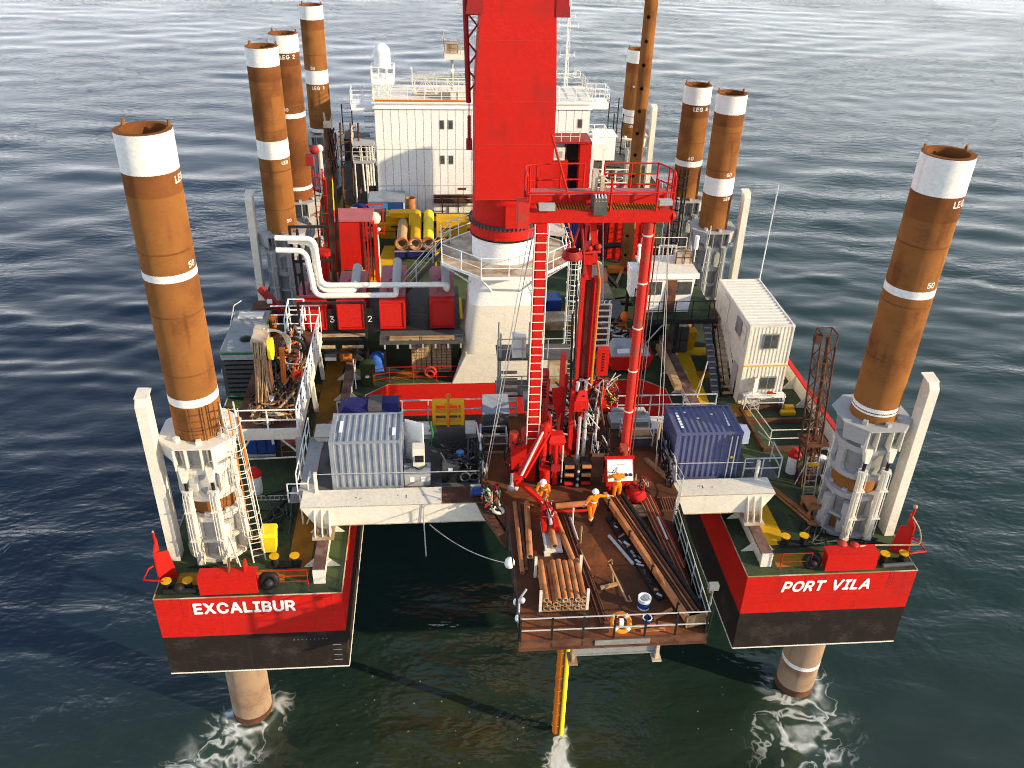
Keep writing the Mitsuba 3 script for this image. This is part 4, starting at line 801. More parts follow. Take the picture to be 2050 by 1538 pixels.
pipe('casing_pipe', (-1.30, -1.6, ZD + .1), (-1.25, 2.7, ZD + .1), .09, 'rust_pipe', 'long rusty pipe lying closest to the left rail of the platform')
pipe('casing_pipe', (-1.12, -1.35, ZD + .08), (-1.08, 2.75, ZD + .08), .07, 'rust_brown', 'thin dark rusty pipe, second from the left rail')
pipe('casing_pipe', (-.93, -.75, ZD + .13), (-.74, 2.6, ZD + .13), .125, 'rust_pipe', 'thick orange rusty pipe, third from the left rail')
pipe('casing_pipe', (.10, -.30, ZD + .22), (.05, 1.9, ZD + .30), .135, 'rust_pipe', 'rusty pipe clamped under the red pipe handling arm, ending on the pale skid')
pipe('casing_pipe', (.78, -1.35, ZD + .14), (.32, 1.8, ZD + .2), .12, 'rust_pipe', 'rusty pipe slanting right beside the pale skid')
t = thing('pipe_skid', 'pale cream skid under the pipe held by the red arm', 'skid')
part(t, 'bed', M().box(-.28, .42, -.45, 1.4, ZD, ZD + .08).box(-.28, -.2, -.45, 1.4, ZD + .08, ZD + .22).box(-.34, -.1, -.62, -.4, ZD, ZD + .1), 'cream')
gd = 'thin dark drill rods lying in a bundle down the middle of the platform'
for k in range(5):
    x0 = .62 + .085 * k; pipe('drill_rod', (x0 + .62, -4.45 + .06 * k, ZD + .05 + .06 * (k % 2)), (x0, 2.2 - .1 * k, ZD + .05 + .06 * (k % 2)), .034, 'rust_brown', f'thin dark drill rod slanting down mid-platform, {ORD[k]} from the left of its bundle', gd, False)
pipe('drill_rod', (1.12, .2, ZD + .06), (1.0, 1.6, ZD + .1), .05, 'steel', 'short grey rod lying beside the dark rods in the middle', None, False)
pipe('drill_rod', (1.42, -2.0, ZD + .06), (1.05, -.1, ZD + .1), .04, 'rust_pipe', 'thin orange rod lying right of the dark rods in the middle', None, False)
single('scaffold_stake', M().tube([(1.05, 1.25, ZD), (1.05, 1.3, ZD + .85)], .04, 6), 'cream', 'upright pale stake in the middle of the platform, nearer the workers', 'stake'); single('scaffold_stake', M().tube([(1.22, .1, ZD), (1.22, .12, ZD + .85)], .04, 6), 'wood', 'upright pale stake in the middle of the platform, nearer the camera', 'stake')
# right hand rack with long rods
t = thing('rod_rack', 'long rusty channel rack full of drill rods on the right of the platform', 'rack')
A, B = np.array([2.95, 2.75, ZD + .5]), np.array([4.72, -4.5, ZD + .5]); dv = unit(B - A); sd = np.array([-dv[1], dv[0], 0])
part(t, 'side_beam', M().bar(A - sd * .34 - [0, 0, .1], B - sd * .34 - [0, 0, .1], .16, .3), 'rust_pipe'); part(t, 'side_beam', M().bar(A + sd * .36 - [0, 0, .1], B + sd * .36 - [0, 0, .1], .12, .3), 'black')
for k in range(4):
    c = A + (B - A) * (.08 + .28 * k); part(t, 'trestle', M().bar(c - sd * .4 - [0, 0, .28], c + sd * .4 - [0, 0, .28], .12, .1).bar(c - sd * .4 - [0, 0, .5], c - sd * .4 + [0, 0, .1], .09).bar(c + sd * .4 - [0, 0, .5], c + sd * .4 + [0, 0, .1], .09), 'black')
part(t, 'end_board', M().bar(B - sd * .4 + dv * .1 - [0, 0, .2], B + sd * .4 + dv * .1 - [0, 0, .2], .08, .5), 'wood')
gr = 'long drill rods lying in the rusty rack on the right of the platform'
for k in range(7):
    o = sd * (-.2 + .075 * k); z = np.array([0, 0, -.12 + .05 * (k % 2)])
    pipe('drill_rod', B + o + z - dv * (.15 + .05 * (k % 3)), A + o + z + dv * (.05 * ((k * 3) % 4)), .034, 'rust_brown' if k % 3 else 'rust_pipe', f'long thin rusty rod, {ORD[6 - k]} from the right in the channel rack', gr, False)
A2, B2 = np.array([4.42, 2.75, ZD + .2]), np.array([4.92, -2.9, ZD + .2]); g2 = 'thin rods lying along the right rail of the platform'
d2 = unit(B2 - A2); s2 = np.array([-d2[1], d2[0], 0])
for k in range(8):
    o = s2 * (-.28 + .08 * k); pipe('drill_rod', B2 + o - d2 * (.1 * (k % 4) + (.9 if k > 5 else 0)), A2 + o + d2 * (.07 * ((k * 5) % 3)), .032, ('rust_pipe', 'rust_brown', 'rust_pipe', 'red_dark')[k % 4], f'thin rod beside the right rail, {ORD[7 - k]} from the right of its bundle', g2, False)
t = thing('rod_bearer', 'dark bearers under the rods beside the right rail', 'bearer')
for y in (1.6, -.4, -2.2): part(t, 'bearer', M().box(4.2, 5.0, y, y + .1, ZD, ZD + .15), 'black')
pipe('rail_tube', (4.72, -.2, ZD + .26), (4.62, 1.2, ZD + .28), .045, 'white_worn', 'short pale tube lying on the rods beside the right rail', None, False)
t = thing('core_barrel', 'grey and dark core barrels lying left of the long rod rack', 'core barrel')
for k, m in enumerate(('steel', 'black', 'rust_brown', 'steel', 'black')):
    o = k * .11; part(t, 'barrel', M().tube([(3.1 + o, -1.35 + .1 * k, ZD + .1), (2.42 + o, .35 - .1 * k, ZD + .12)], .045 if k else .07, 8), m)
t = thing('tool_rack', 'black low rack with small fittings along the left of the rod rack', 'rack')
part(t, 'frame', M().bar((2.62, 1.5, ZD + .1), (3.75, -3.3, ZD + .1), .28, .16), 'black')
rr = random.Random(5); q0, q1 = np.array([2.62, 1.5, ZD + .2]), np.array([3.75, -3.3, ZD + .2])
for k in range(16):
    q = q0 + (q1 - q0) * (k + rr.random()) / 16; w = rr.uniform(.03, .07); v = unit([rr.uniform(-1, 1), rr.uniform(-1, 1), rr.uniform(-.1, .3)]) * rr.uniform(.06, .16)
    part(t, 'fitting', M().tube([q - v, q + v], w, 8), rr.choice(('black', 'rust_brown', 'rust_brown', 'steel', 'rust_pipe', 'grey_mid')))
t = thing('lifebuoy', 'orange lifebuoy with white bands hanging on the front rail of the platform', 'lifebuoy')
part(t, 'ring', M().torus((1.95, -4.72, ZP + .50), .31, .09, (0, -.62, .78), 28, 10), 'lifebuoy'); b = M()
for k in range(4):
    a = math.pi / 4 + k * math.pi / 2; d_, a_, c_ = frame((0, -.62, .78)); pt = lambda q: np.array([1.95, -4.72, ZP + .50]) + .31 * (math.cos(q) * a_ + math.sin(q) * c_); b.tube([pt(a - .16), pt(a), pt(a + .16)], .095, 10)
part(t, 'band', b, 'white'); part(t, 'light', M().box(1.88, 2.02, -4.84, -4.7, ZP + .42, ZP + .7), 'white')
t = thing('blue_bucket', 'white and blue drum with an open top near the front rail', 'bucket')
part(t, 'wall', M().lathe((3.05, -3.55, ZD), [(.22, 0), (.25, .5), (.21, .5), (.19, .05), (0, .05)], 20), 'white'); part(t, 'band', M().lathe((3.05, -3.55, ZD), [(.228, .08), (.242, .34)], 20), 'blue')
t = thing('blue_bucket', 'small blue bucket with a white rim, in front of the white drum', 'bucket')
part(t, 'wall', M().lathe((3.0, -4.35, ZD), [(.14, 0), (.17, .28), (.14, .28), (.12, .04), (0, .04)], 16), 'blue'); part(t, 'rim', M().torus((3.0, -4.35, ZD + .28), .16, .02), 'white')
t = thing('pipe_wrench', 'long rusty bar tool standing on a timber block near the front of the platform', 'tool')
part(t, 'bar', M().bar((2.05, -1.75, ZD + .5), (2.45, -3.35, ZD + .15), .06, .06), 'wood'); part(t, 'foot', M().bar((1.6, -2.55, ZD + .06), (2.3, -2.35, ZD + .06), .12, .12), 'wood'); part(t, 'strut', M().bar((2.15, -2.3, ZD + .05), (2.12, -1.95, ZD + .45), .05), 'wood'); part(t, 'hook', M().tube([(2.0, -1.7, ZD + .6), (2.15, -1.6, ZD + .62), (2.15, -1.75, ZD + .5)], .025, 5).tube([(2.45, -3.35, ZD + .15), (2.6, -3.45, ZD + .2), (2.55, -3.2, ZD + .25)], .03, 5), 'wood')
for k, (p, q) in enumerate((((2.2, -4.6, ZD + .04), (3.3, -4.45, ZD + .04)), ((2.7, -4.75, ZD + .04), (3.6, -4.7, ZD + .04)), ((3.3, -4.2, ZD + .06), (4.0, -4.0, ZD + .3)), ((3.4, -4.4, ZD + .05), (4.1, -4.6, ZD + .08)))): single('timber', M().bar(p, q, .12, .06), 'rust_pipe', ('loose timber lying behind the lifebuoy inside the front rail', 'loose timber lying closest to the front rail, below the blue bucket', 'loose timber propped up right of the blue bucket', 'loose timber lying furthest right inside the front rail')[k], 'timber')
single('timber_pallet', M().box(2.9, 4.2, 1.55, 2.35, ZD, ZD + .1).box(2.85, 4.25, 1.5, 1.62, ZD + .1, ZD + .16).box(2.85, 4.25, 1.75, 1.9, ZD + .1, ZD + .16).box(2.85, 4.25, 2.05, 2.2, ZD + .1, ZD + .16), 'wood', 'wooden pallet on the deck in front of the control console', 'pallet')
single('long_plank', M().bar((5.05, 5.6, ZD + .1), (5.85, 3.9, ZD + .1), .22, .12), 'wood', 'pale plank leaning against the right edge near the dark blue container', 'plank')
single('orange_tube', M().tube([(.45, 2.25, ZD + .2), (2.3, 2.35, ZD + .25)], .13, 12), 'rust_pipe', 'orange rusty tube lying across the platform between the workers', 'pipe')
single('orange_tube', M().tube([(.4, 1.98, ZD + .12), (1.9, 2.0, ZD + .12)], .07, 10), 'red', 'thin red tube lying across the platform in front of the orange tube', 'pipe')

# ---------------------------------------------------------------- workers
def hull_chain(J, bones, length=.05, it=8):
    parts = []
    for a, c in bones:
        pts = []
        for j in (a, c):
            p, r = J[j]; s = trimesh.creation.icosphere(1, r); pts.append(s.vertices + p)
        parts.append(m3.Manifold.hull_points(np.vstack(pts)))
    m = m3.Manifold.batch_boolean(parts, m3.OpType.Add).refine_to_length(length).to_mesh()
    tm = trimesh.Trimesh(m.vert_properties[:, :3], m.tri_verts, process=True); trimesh.smoothing.filter_taubin(tm, iterations=it); return np.array(tm.vertices), np.array(tm.faces)
def hand(J, wrist, dirv, side, name):
    d = unit(dirv); a = unit(np.cross(d, (0, .3, 1))); up = np.cross(a, d); w = np.asarray(wrist, float); bones = []
    J[name + 'p'] = (w + d * .08, .032); bones.append((name + 'w', name + 'p')); J[name + 'w'] = (w, .032)
    for k in range(4):
        b = w + d * .10 + a * (k - 1.5) * .021; L = (.075, .085, .08, .065)[k]; J[f'{name}f{k}a'] = (b, .0125); J[f'{name}f{k}b'] = (b + d * L * .55 - up * .01, .011); J[f'{name}f{k}c'] = (b + d * L - up * .04, .009); bones += [(name + 'p', f'{name}f{k}a'), (f'{name}f{k}a', f'{name}f{k}b'), (f'{name}f{k}b', f'{name}f{k}c')]
    t0 = w + d * .05 + a * side * .035; J[name + 't0'] = (t0, .014); J[name + 't1'] = (t0 + d * .05 + a * side * .03, .012); J[name + 't2'] = (t0 + d * .09 + a * side * .03 - up * .02, .010); bones += [(name + 'p', name + 't0'), (name + 't0', name + 't1'), (name + 't1', name + 't2')]
    return bones
def person(label, x, y, deg, pose, suit='coverall', z=ZD):
    t = thing('person', label, 'person'); P = pose; to = placed(x, y, z, deg)
    V = lambda k: np.array(P[k], float)
    J = {'hipL': (V('hipL'), .105), 'hipR': (V('hipR'), .105), 'kneeL': (V('kneeL'), .07), 'kneeR': (V('kneeR'), .07), 'ankL': (V('ankL'), .055), 'ankR': (V('ankR'), .055), 'waist': (V('waist'), .135), 'chest': (V('chest'), .155), 'shL': (V('shL'), .075), 'shR': (V('shR'), .075), 'elL': (V('elL'), .055), 'elR': (V('elR'), .055), 'wrL': (V('wrL'), .042), 'wrR': (V('wrR'), .042), 'neck': (V('neck'), .06)}
    bones = [('hipL', 'kneeL'), ('kneeL', 'ankL'), ('hipR', 'kneeR'), ('kneeR', 'ankR'), ('hipL', 'hipR'), ('hipL', 'waist'), ('hipR', 'waist'), ('waist', 'chest'), ('chest', 'shL'), ('chest', 'shR'), ('shL', 'shR'), ('shL', 'elL'), ('elL', 'wrL'), ('shR', 'elR'), ('elR', 'wrR'), ('chest', 'neck')]
    part(t, 'coverall', M().add(*hull_chain(J, bones, .045, 6)).xf(to), suit)
    h = V('head'); f = unit(V('face')); rt = unit(np.cross(f, (0, 0, 1)))
    HJ = {'n': (V('neck'), .055), 'sk': (h + np.array([0, 0, .03]), .095), 'jaw': (h + f * .045 - np.array([0, 0, .07]), .058), 'nose0': (h + f * .09 + np.array([0, 0, .01]), .014), 'nose1': (h + f * .115 - np.array([0, 0, .025]), .014), 'earL': (h - rt * .1, .022), 'earR': (h + rt * .1, .022)}
    hb = [('n', 'sk'), ('sk', 'jaw'), ('nose0', 'nose1'), ('sk', 'nose0'), ('sk', 'earL'), ('sk', 'earR')]
    for s, k in (('L', -1), ('R', 1)):
        HJ2 = {}; bb = hand(HJ2, V('wr' + s), V('hand' + s), k, 'h' + s); HJ.update(HJ2); hb += bb
    vv, ff = hull_chain(HJ, hb, .02, 2); part(t, 'body', M().add(vv, ff).xf(to), 'skin')
    e = M()
    for k in (-1, 1): e.ball(h + f * .088 + rt * k * .035 + np.array([0, 0, .012]), .012, 8)
    e.bar(h + f * .1 - rt * .025 - np.array([0, 0, .06]), h + f * .1 + rt * .025 - np.array([0, 0, .06]), .012, .008); part(t, 'face_detail', e.xf(to), 'boot', kind='stuff')
    hm = M().ball(h + np.array([0, 0, .045]), .135, 18, .95, True).lathe(h + np.array([0, 0, .045]), [(.135, 0), (.155, -.01), (.12, -.012)], 18).plate([h + f * .12 + rt * .09 + np.array([0, 0, .045]), h + f * .2 + rt * .05 + np.array([0, 0, .03]), h + f * .2 - rt * .05 + np.array([0, 0, .03]), h + f * .12 - rt * .09 + np.array([0, 0, .045])], .012); part(t, 'helmet', hm.xf(to), 'white')
    bt = M()
    for s in 'LR':
        a = V('ank' + s); a0 = a.copy(); a0[2] = .05; bt.tube([a + [0, 0, .08], a0 + [0, 0, .0]], [.062, .062], 10).hexa([(a0[0] - .055, a0[1] - .19, 0), (a0[0] + .055, a0[1] - .19, 0), (a0[0] + .05, a0[1] + .09, 0), (a0[0] - .05, a0[1] + .09, 0), (a0[0] - .04, a0[1] - .17, .07), (a0[0] + .04, a0[1] - .17, .07), (a0[0] + .04, a0[1] + .08, .1), (a0[0] - .04, a0[1] + .08, .1)])
    part(t, 'boots', bt.xf(to), 'boot')
    for s in 'LR':
        for a, c, r in (('knee', 'ank', .072), ('el', 'wr', .058)):
            p, q = V(a + s), V(c + s); d = unit(q - p); o = p + (q - p) * .55; part(t, 'reflective_band', M().tube([o, o + d * .05], r * 1.02, 12).xf(to), 'hivis')
    wp, cp = V('waist'), V('chest'); o = wp + (cp - wp) * .45; part(t, 'reflective_band', M().tube([o, o + unit(cp - wp) * .05], .158, 16).xf(to), 'hivis')
    return t
stand = dict(hipL=(-.1, 0, .92), hipR=(.1, 0, .92), kneeL=(-.12, -.03, .5), kneeR=(.11, -.02, .5), ankL=(-.13, .02, .1), ankR=(.12, .03, .1), waist=(0, 0, 1.05), chest=(0, .0, 1.32), shL=(-.2, 0, 1.42), shR=(.2, 0, 1.42), elL=(-.3, -.05, 1.15), elR=(.3, -.05, 1.15), wrL=(-.28, -.22, .95), wrR=(.28, -.22, .95), handL=(0, -.5, -1), handR=(0, -.5, -1), neck=(0, 0, 1.5), head=(0, -.02, 1.64), face=(0, -1, -.1))
p1 = dict(stand, hipL=(-.1, 0, .93), hipR=(.1, .02, .93), kneeL=(-.06, -.06, .5), kneeR=(.05, .02, .5), ankL=(.0, -.04, .1), ankR=(.03, .1, .1), waist=(.02, -.02, 1.06), chest=(.06, -.03, 1.32), shL=(-.13, -.08, 1.42), shR=(.25, .02, 1.43), elL=(-.28, -.12, 1.18), wrL=(-.3, .05, .97), handL=(-.2, .3, -1), elR=(.48, .06, 1.36), wrR=(.72, .10, 1.33), handR=(1, .1, -.05), neck=(.06, -.03, 1.50), head=(.08, -.06, 1.65), face=(.55, .8, -.2))
person('person in orange coveralls and white helmet in mid-platform, one arm held out', 1.82, 1.32, 0, p1)
p2 = dict(stand, chest=(0, .06, 1.30), shL=(-.2, .08, 1.40), shR=(.2, .05, 1.42), elL=(-.34, .22, 1.2), wrL=(-.24, .42, 1.12), handL=(.2, 1, -.1), elR=(.3, .18, 1.18), wrR=(.18, .4, 1.1), handR=(-.1, 1, -.1), neck=(0, .08, 1.48), head=(-.02, .12, 1.60), face=(-.25, 1, -.35))
person('person in orange coveralls standing at the white control console with their back turned', 3.12, 2.62, 4, p2)
p3 = dict(stand, hipL=(-.1, .1, .72), hipR=(.1, .1, .72), kneeL=(-.16, -.22, .50), kneeR=(.16, -.2, .5), waist=(0, .08, .88), chest=(0, -.1, 1.1), shL=(-.2, -.14, 1.2), shR=(.2, -.14, 1.2), elL=(-.26, -.32, .98), elR=(.28, -.3, .98), wrL=(-.12, -.48, .86), wrR=(.2, -.48, .86), handL=(.3, -1, -.3), handR=(-.1, -1, -.3), neck=(0, -.18, 1.27), head=(0, -.26, 1.38), face=(0, -.8, -.6), ankL=(-.14, .0, .1), ankR=(.14, .02, .1))
person('person in orange coveralls and white helmet crouching behind the red pipe handling arm', -.02, 2.6, -20, p3)
p4 = dict(stand, kneeL=(-.14, -.3, .35), kneeR=(.16, -.3, .38), hipL=(-.1, .05, .42), hipR=(.1, .05, .42), waist=(0, .05, .58), chest=(0, -.12, .84), shL=(-.2, -.16, .92), shR=(.2, -.16, .92), elL=(-.3, -.3, .7), elR=(.3, -.3, .7), wrL=(-.2, -.5, .62), wrR=(.2, -.5, .62), neck=(0, -.2, 1.0), head=(0, -.28, 1.12), face=(0, -.8, -.6))
single('red_cover', M().ball((4.05, 2.75, ZD + .25), .42, 14, .9).box(3.6, 4.35, 2.5, 3.1, ZD, ZD + .35), 'coverall_red', 'crumpled red cover lying beside the control console', 'cover')

# ---------------------------------------------------------------- red portal gantry over the drill floor
def clutter_hoses(t, name, box, n, mats, r=.025, seed=0, sagm=.4):
    rr = random.Random(seed); x0, x1, y0, y1, z0, z1 = box
    ms = {}
    for k in range(n):
        m = mats[k % len(mats)]; b = ms.setdefault(m, M())
        P = [np.array([rr.uniform(x0, x1), rr.uniform(y0, y1), rr.uniform(z0, z1)]) for _ in range(4)]
        P[1][2] -= sagm * rr.random(); b.tube(bend(P, .5, 5), r * rr.uniform(.7, 1.2), 5)
    for m, b in ms.items(): part(t, name, b, m, kind='stuff')
gan = thing('portal_gantry', 'tall red portal gantry with a railed top platform standing over the drill floor', 'gantry')
GL, GR, GY, GT = -.42, 3.72, 4.5, 14.25
part(gan, 'left_leg', M().box(GL - .23, GL + .23, GY - .2, GY + .2, ZP, GT), 'red')
part(gan, 'right_leg', M().tube([(GR, GY, ZP), (GR, GY, GT)], .185, 20).tube([(GR + .26, GY + .1, ZP + .2), (GR + .26, GY + .1, GT)], .05, 8).box(GR - .3, GR + .3, GY - .3, GY + .3, ZP, ZP + .12), 'red_old')
b = M()
for k in range(6): z = 3.6 + 2.0 * k; b.lathe((GR, GY, z), [(.185, 0), (.215, .02), (.215, .05), (.185, .07)], 18)
part(gan, 'leg_clamp', b, 'cream', kind='stuff')
part(gan, 'pipe_riser', M().tube([(GR + .33, GY - .15, ZP), (GR + .33, GY - .15, 13.5)], .03, 5), 'rust_brown')
part(gan, 'ladder', M().ladder((GL, GY - .42, 4.2), (GL, GY - .42, GT), .52, (1, 0, 0), .03, .36, .02), 'cream')
part(gan, 'front_beam', M().box(-.98, 4.5, GY - .26, GY + .0, GT - .02, GT + .4), 'red'); part(gan, 'beam_end', M().tube([(4.5, GY - .13, GT + .19), (4.62, GY - .1, GT + .19)], .2, 10), 'red')
part(gan, 'end_block', M().box(-1.32, -.9, GY - .35, GY + .4, GT - .2, GT + .75), 'red_old')
g = M()
for k in range(46):
    x = -.6 + k * .11
    if 1.45 < x < 2.0: continue
    g.box(x, x + .05, GY + .03, GY + .75, GT + .32, GT + .38)
part(gan, 'walk_grating', g, 'walk', kind='stuff')
part(gan, 'rear_beam', M().box(-.9, 4.5, GY + .78, GY + 1.25, GT + .0, GT + .72), 'red'); part(gan, 'rear_beam_top', M().box(-.92, 4.52, GY + .74, GY + 1.3, GT + .72, GT + .8), 'purple_red')
part(gan, 'side_beam', M().box(-.9, -.6, GY, GY + .8, GT, GT + .38).box(4.2, 4.5, GY, GY + .8, GT, GT + .38), 'red')
zt = GT + .38
b = M().rail(bend([(-.95, GY + .1, zt), (-.95, GY + 1.6, zt), (1.4, GY + 1.75, zt)], .5, 4), 1.25, 1.2, 2, .035, .04).rail([(2.2, GY + 1.75, zt), (4.3, GY + 1.75, zt)], 1.25, 1.0, 3, .035, .04).rail(bend([(4.3, GY + 1.75, zt), (4.75, GY + .9, zt), (4.6, GY + .1, zt)], .3, 3), 1.25, .8, 2, .035, .04)
part(gan, 'top_rail', b, 'red'); part(gan, 'top_rail', M().tube([(-.95, GY - .2, zt + .75), (4.55, GY - .2, zt + .75)], .035, 6).rail([(2.15, GY - .15, zt), (2.15, GY - .1, zt)], 1.2, .4, 1, .035, .04).rail([(3.9, GY - .15, zt), (3.9, GY - .1, zt)], 1.2, .4, 1, .035, .04).rail([(-.9, GY - .15, zt), (-.9, GY - .1, zt)], 1.2, .4, 1, .035, .04), 'red')
part(gan, 'crown_block', M().box(1.5, 2.0, GY - .35, GY + .5, GT + .3, GT + .95), 'grey_dark'); b = M()
for k in range(4): b.torus((1.57 + .12 * k, GY - .1, GT + .85), .22, .04, (1, 0, .1), 14, 6)
part(gan, 'sheave', b, 'steel', kind='stuff'); part(gan, 'winch_post', M().box(1.55, 1.75, GY + .6, GY + .9, GT + .7, GT + 1.7).box(1.85, 2.0, GY + .5, GY + .7, GT + .7, GT + 1.5), 'cream_rusty')
part(gan, 'top_lamp', M().box(-.55, .05, GY - .4, GY - .1, GT + .5, GT + .72), 'grey'); part(gan, 'top_lamp', M().box(4.0, 4.5, GY - .2, GY + .1, GT + .62, GT + .8), 'grey')
part(gan, 'hook_basket', M().lathe((.9, GY + .3, 0), [(.28, 12.9), (.42, 12.7), (.42, 12.6)], 10).tube([(.9, GY + .3, 13), (1.2, GY + .3, GT)], .05, 5).tube([(1.4, GY + .3, 12.2), (1.15, GY + .3, GT)], .06, 5).tube([(.7, GY + .3, 12.9), (.8, GY + .3, GT)], .03, 5), 'red_dark')
part(gan, 'inclined_pole', M().tube([(.1, GY + 2.0, 16.9), (.75, GY + .6, zt + .1)], .05, 6), 'red')
gw = (((-2.5, 4.38, ZP), (-.75, GY, GT + .2)), ((-2.31, 4.92, ZP), (-.6, GY, GT + .2)), ((-1.9, 7.6, ZP), (-.5, GY + .5, GT)), ((5.34, 4.75, ZP), (4.5, GY, GT + .2)), ((5.7, 5.2, ZP), (4.55, GY + .3, GT + .3)), ((5.4, 8.8, ZP), (4.5, GY + .8, GT)))
for p, q in gw: part(gan, 'guy_wire', M().tube([p, q], .016, 5), 'steel')
for p in ((-2.35, 4.6, ZP + .35), (5.33, 4.77, ZP + .5), (5.25, 4.72, ZP + 2.2)): part(gan, 'wire_tensioner', M().tube([np.array(p) - [0, 0, .35], np.array(p) + [0, 0, .45]], .06, 7), 'wood')

# ---------------------------------------------------------------- drill rig under the gantry
rig = thing('drill_rig', 'red hydraulic drill rig with an upright channel mast on the drill floor', 'drill rig')
mx0, mx1, my = 1.40, 2.06, 5.0
for x in (mx0, mx1 - .13): part(rig, 'mast_flange', M().box(x, x + .13, my, my + .5, 6.4, 11.6), 'red')
part(rig, 'mast_web', M().box(mx0 + .13, mx1 - .13, my + .3, my + .36, 6.4, 11.5), 'red_dark'); part(rig, 'mast_rack', M().box(1.66, 1.80, my + .22, my + .3, 6.4, 11.4), 'rust_brown')
part(rig, 'mast_head', M().box(1.5, 1.78, my + .1, my + .5, 11.5, 13.0).box(1.42, 1.95, my, my + .55, 12.2, 12.6).plate([(1.7, my + .2, 13.0), (1.95, my + .2, 13.0), (1.8, my + .2, 14.0), (1.55, my + .2, 14.0)], .3), 'red'); part(rig, 'mast_head_detail', M().ball((1.95, my, 12.95), .13, 8).ball((1.6, my - .05, 12.9), .12, 8).tube([(1.45, my, 12.7), (2.05, my, 12.75)], .06, 6), 'red_old')
part(rig, 'mast_cover', M().hexa([(1.95, my + .3, 10.3), (2.3, my + .3, 10.3), (2.3, my + .7, 10.3), (1.95, my + .7, 10.3), (1.9, my + .3, 12.2), (2.25, my + .3, 12.0), (2.25, my + .7, 12.0), (1.9, my + .7, 12.2)]), 'grey')
part(rig, 'mast_cable', M().tube([(2.1, my - .02, 6.5), (2.12, my - .02, 11.4), (1.95, my - .05, 12.3)], .05, 6), 'orange'); part(rig, 'mast_hose', M().tube(sag((1.35, my, 7.0), (1.2, my + .1, 11.5), -.3), .045, 6).tube(sag((1.28, my + .1, 5.5), (1.12, my + .1, 10.0), .1), .05, 6), 'black')
for x0, x1 in ((1.25, 1.42), (1.62, 1.74)): part(rig, 'lower_mast', M().box(x0, x1, my - .25, my + .15, 3.0, 6.5), 'red')
part(rig, 'lower_mast_web', M().box(1.42, 1.62, my, my + .05, 3.0, 6.5), 'red_dark')
part(rig, 'rotary_head', M().box(1.35, 1.95, my - .55, my + .1, 5.65, 6.15).hexa([(1.4, my - .5, 6.15), (1.95, my - .5, 6.15), (1.95, my + .2, 6.15), (1.4, my + .2, 6.15), (1.55, my - .3, 6.55), (1.9, my - .3, 6.55), (1.9, my + .2, 6.55), (1.55, my + .2, 6.55)]).tube([(1.68, my - .3, 5.3), (1.68, my - .3, 5.65)], .12, 10), 'red')
[part(rig, 'hydraulic_motor', M().tube([(q, my - .2, 6.5), (q, my - .2, 6.92)], .09, 8), 'steel') for q in (1.5, 1.85)]
clutter_hoses(rig, 'loop_hose', (1.2, 2.6, my - .6, my + .2, 4.6, 7.4), 14, ('black', 'black', 'steel', 'cream_rusty'), .035, 4, .6)
part(rig, 'side_cylinder', M().tube([(1.95, my - .25, 3.0), (1.92, my - .25, 6.0)], .09, 10).tube([(2.45, my - .2, 3.2), (2.45, my - .2, 5.6)], .05, 8), 'steel')
part(rig, 'drill_string', M().tube([(1.62, my - .6, ZD), (1.62, my - .6, 5.4)], .07, 10), 'steel')
for k, z in enumerate((2.3, 2.75, 3.2)):
    for q in (1.0, 1.75): part(rig, 'breakout_clamp', M().box(q, q + .45, 3.85, 4.4, z - .16, z + .12), 'black'); part(rig, 'clamp_roller', M().tube([(q + .02, 3.82, z), (q + .42, 3.82, z)], .09, 10), 'rust_pipe' if k else 'red')
part(rig, 'clamp_centre', M().tube([(1.6, 3.9, ZD), (1.6, 3.9, 3.3)], .13, 12), 'black'); part(rig, 'clamp_bolt', M().ball((1.6, 3.74, 3.0), .07, 8).ball((1.6, 3.74, 2.6), .07, 8).ball((1.6, 3.74, 2.25), .09, 8), 'steel')
part(rig, 'valve_panel', M().box(2.2, 2.75, 4.0, 4.1, ZD, 3.7), 'rust_brown'); clutter_hoses(rig, 'panel_hose', (2.2, 3.2, 4.0, 5.2, ZD + .2, 4.6), 26, ('black', 'black', 'steel', 'rust_brown', 'black'), .03, 9)
part(rig, 'rear_column', M().box(.95, 1.15, 6.2, 6.5, ZP, 7.5).tube([(1.0, 5.7, ZP), (1.15, 5.7, 6.8)], .08, 8), 'red_dark'); part(rig, 'feed_cylinder', M().tube([(.2, 5.6, ZP), (.3, 5.6, 6.6)], .12, 10).tube([(.0, 5.4, ZP), (-.05, 5.4, 6.2)], .1, 10), 'red_old')
part(rig, 'fan_plate', M().plate([(.55, 5.8, 6.0), (1.2, 5.8, 6.1), (1.15, 5.8, 5.2), (.85, 5.8, 4.4), (.6, 5.8, 5.4)], .12), 'red'); part(rig, 'ribbed_box', M().box(-.02, .35, 5.5, 5.9, 5.6, 7.0), 'red_dark')
b = M()
for k in range(7): b.box(.1, .26, 5.46, 5.5, 5.75 + .17 * k, 5.83 + .17 * k)
part(rig, 'ribbed_box_slot', b, 'black', kind='stuff')
part(rig, 'red_pillar', M().tube([(.05, 4.0, 3.0), (.05, 4.0, 5.3)], .16, 12).tube([(.62, 3.9, ZD), (.55, 3.9, 4.4)], .13, 12).tube([(.32, 4.2, 3.0), (.3, 4.2, 5.6)], .07, 8), 'red')
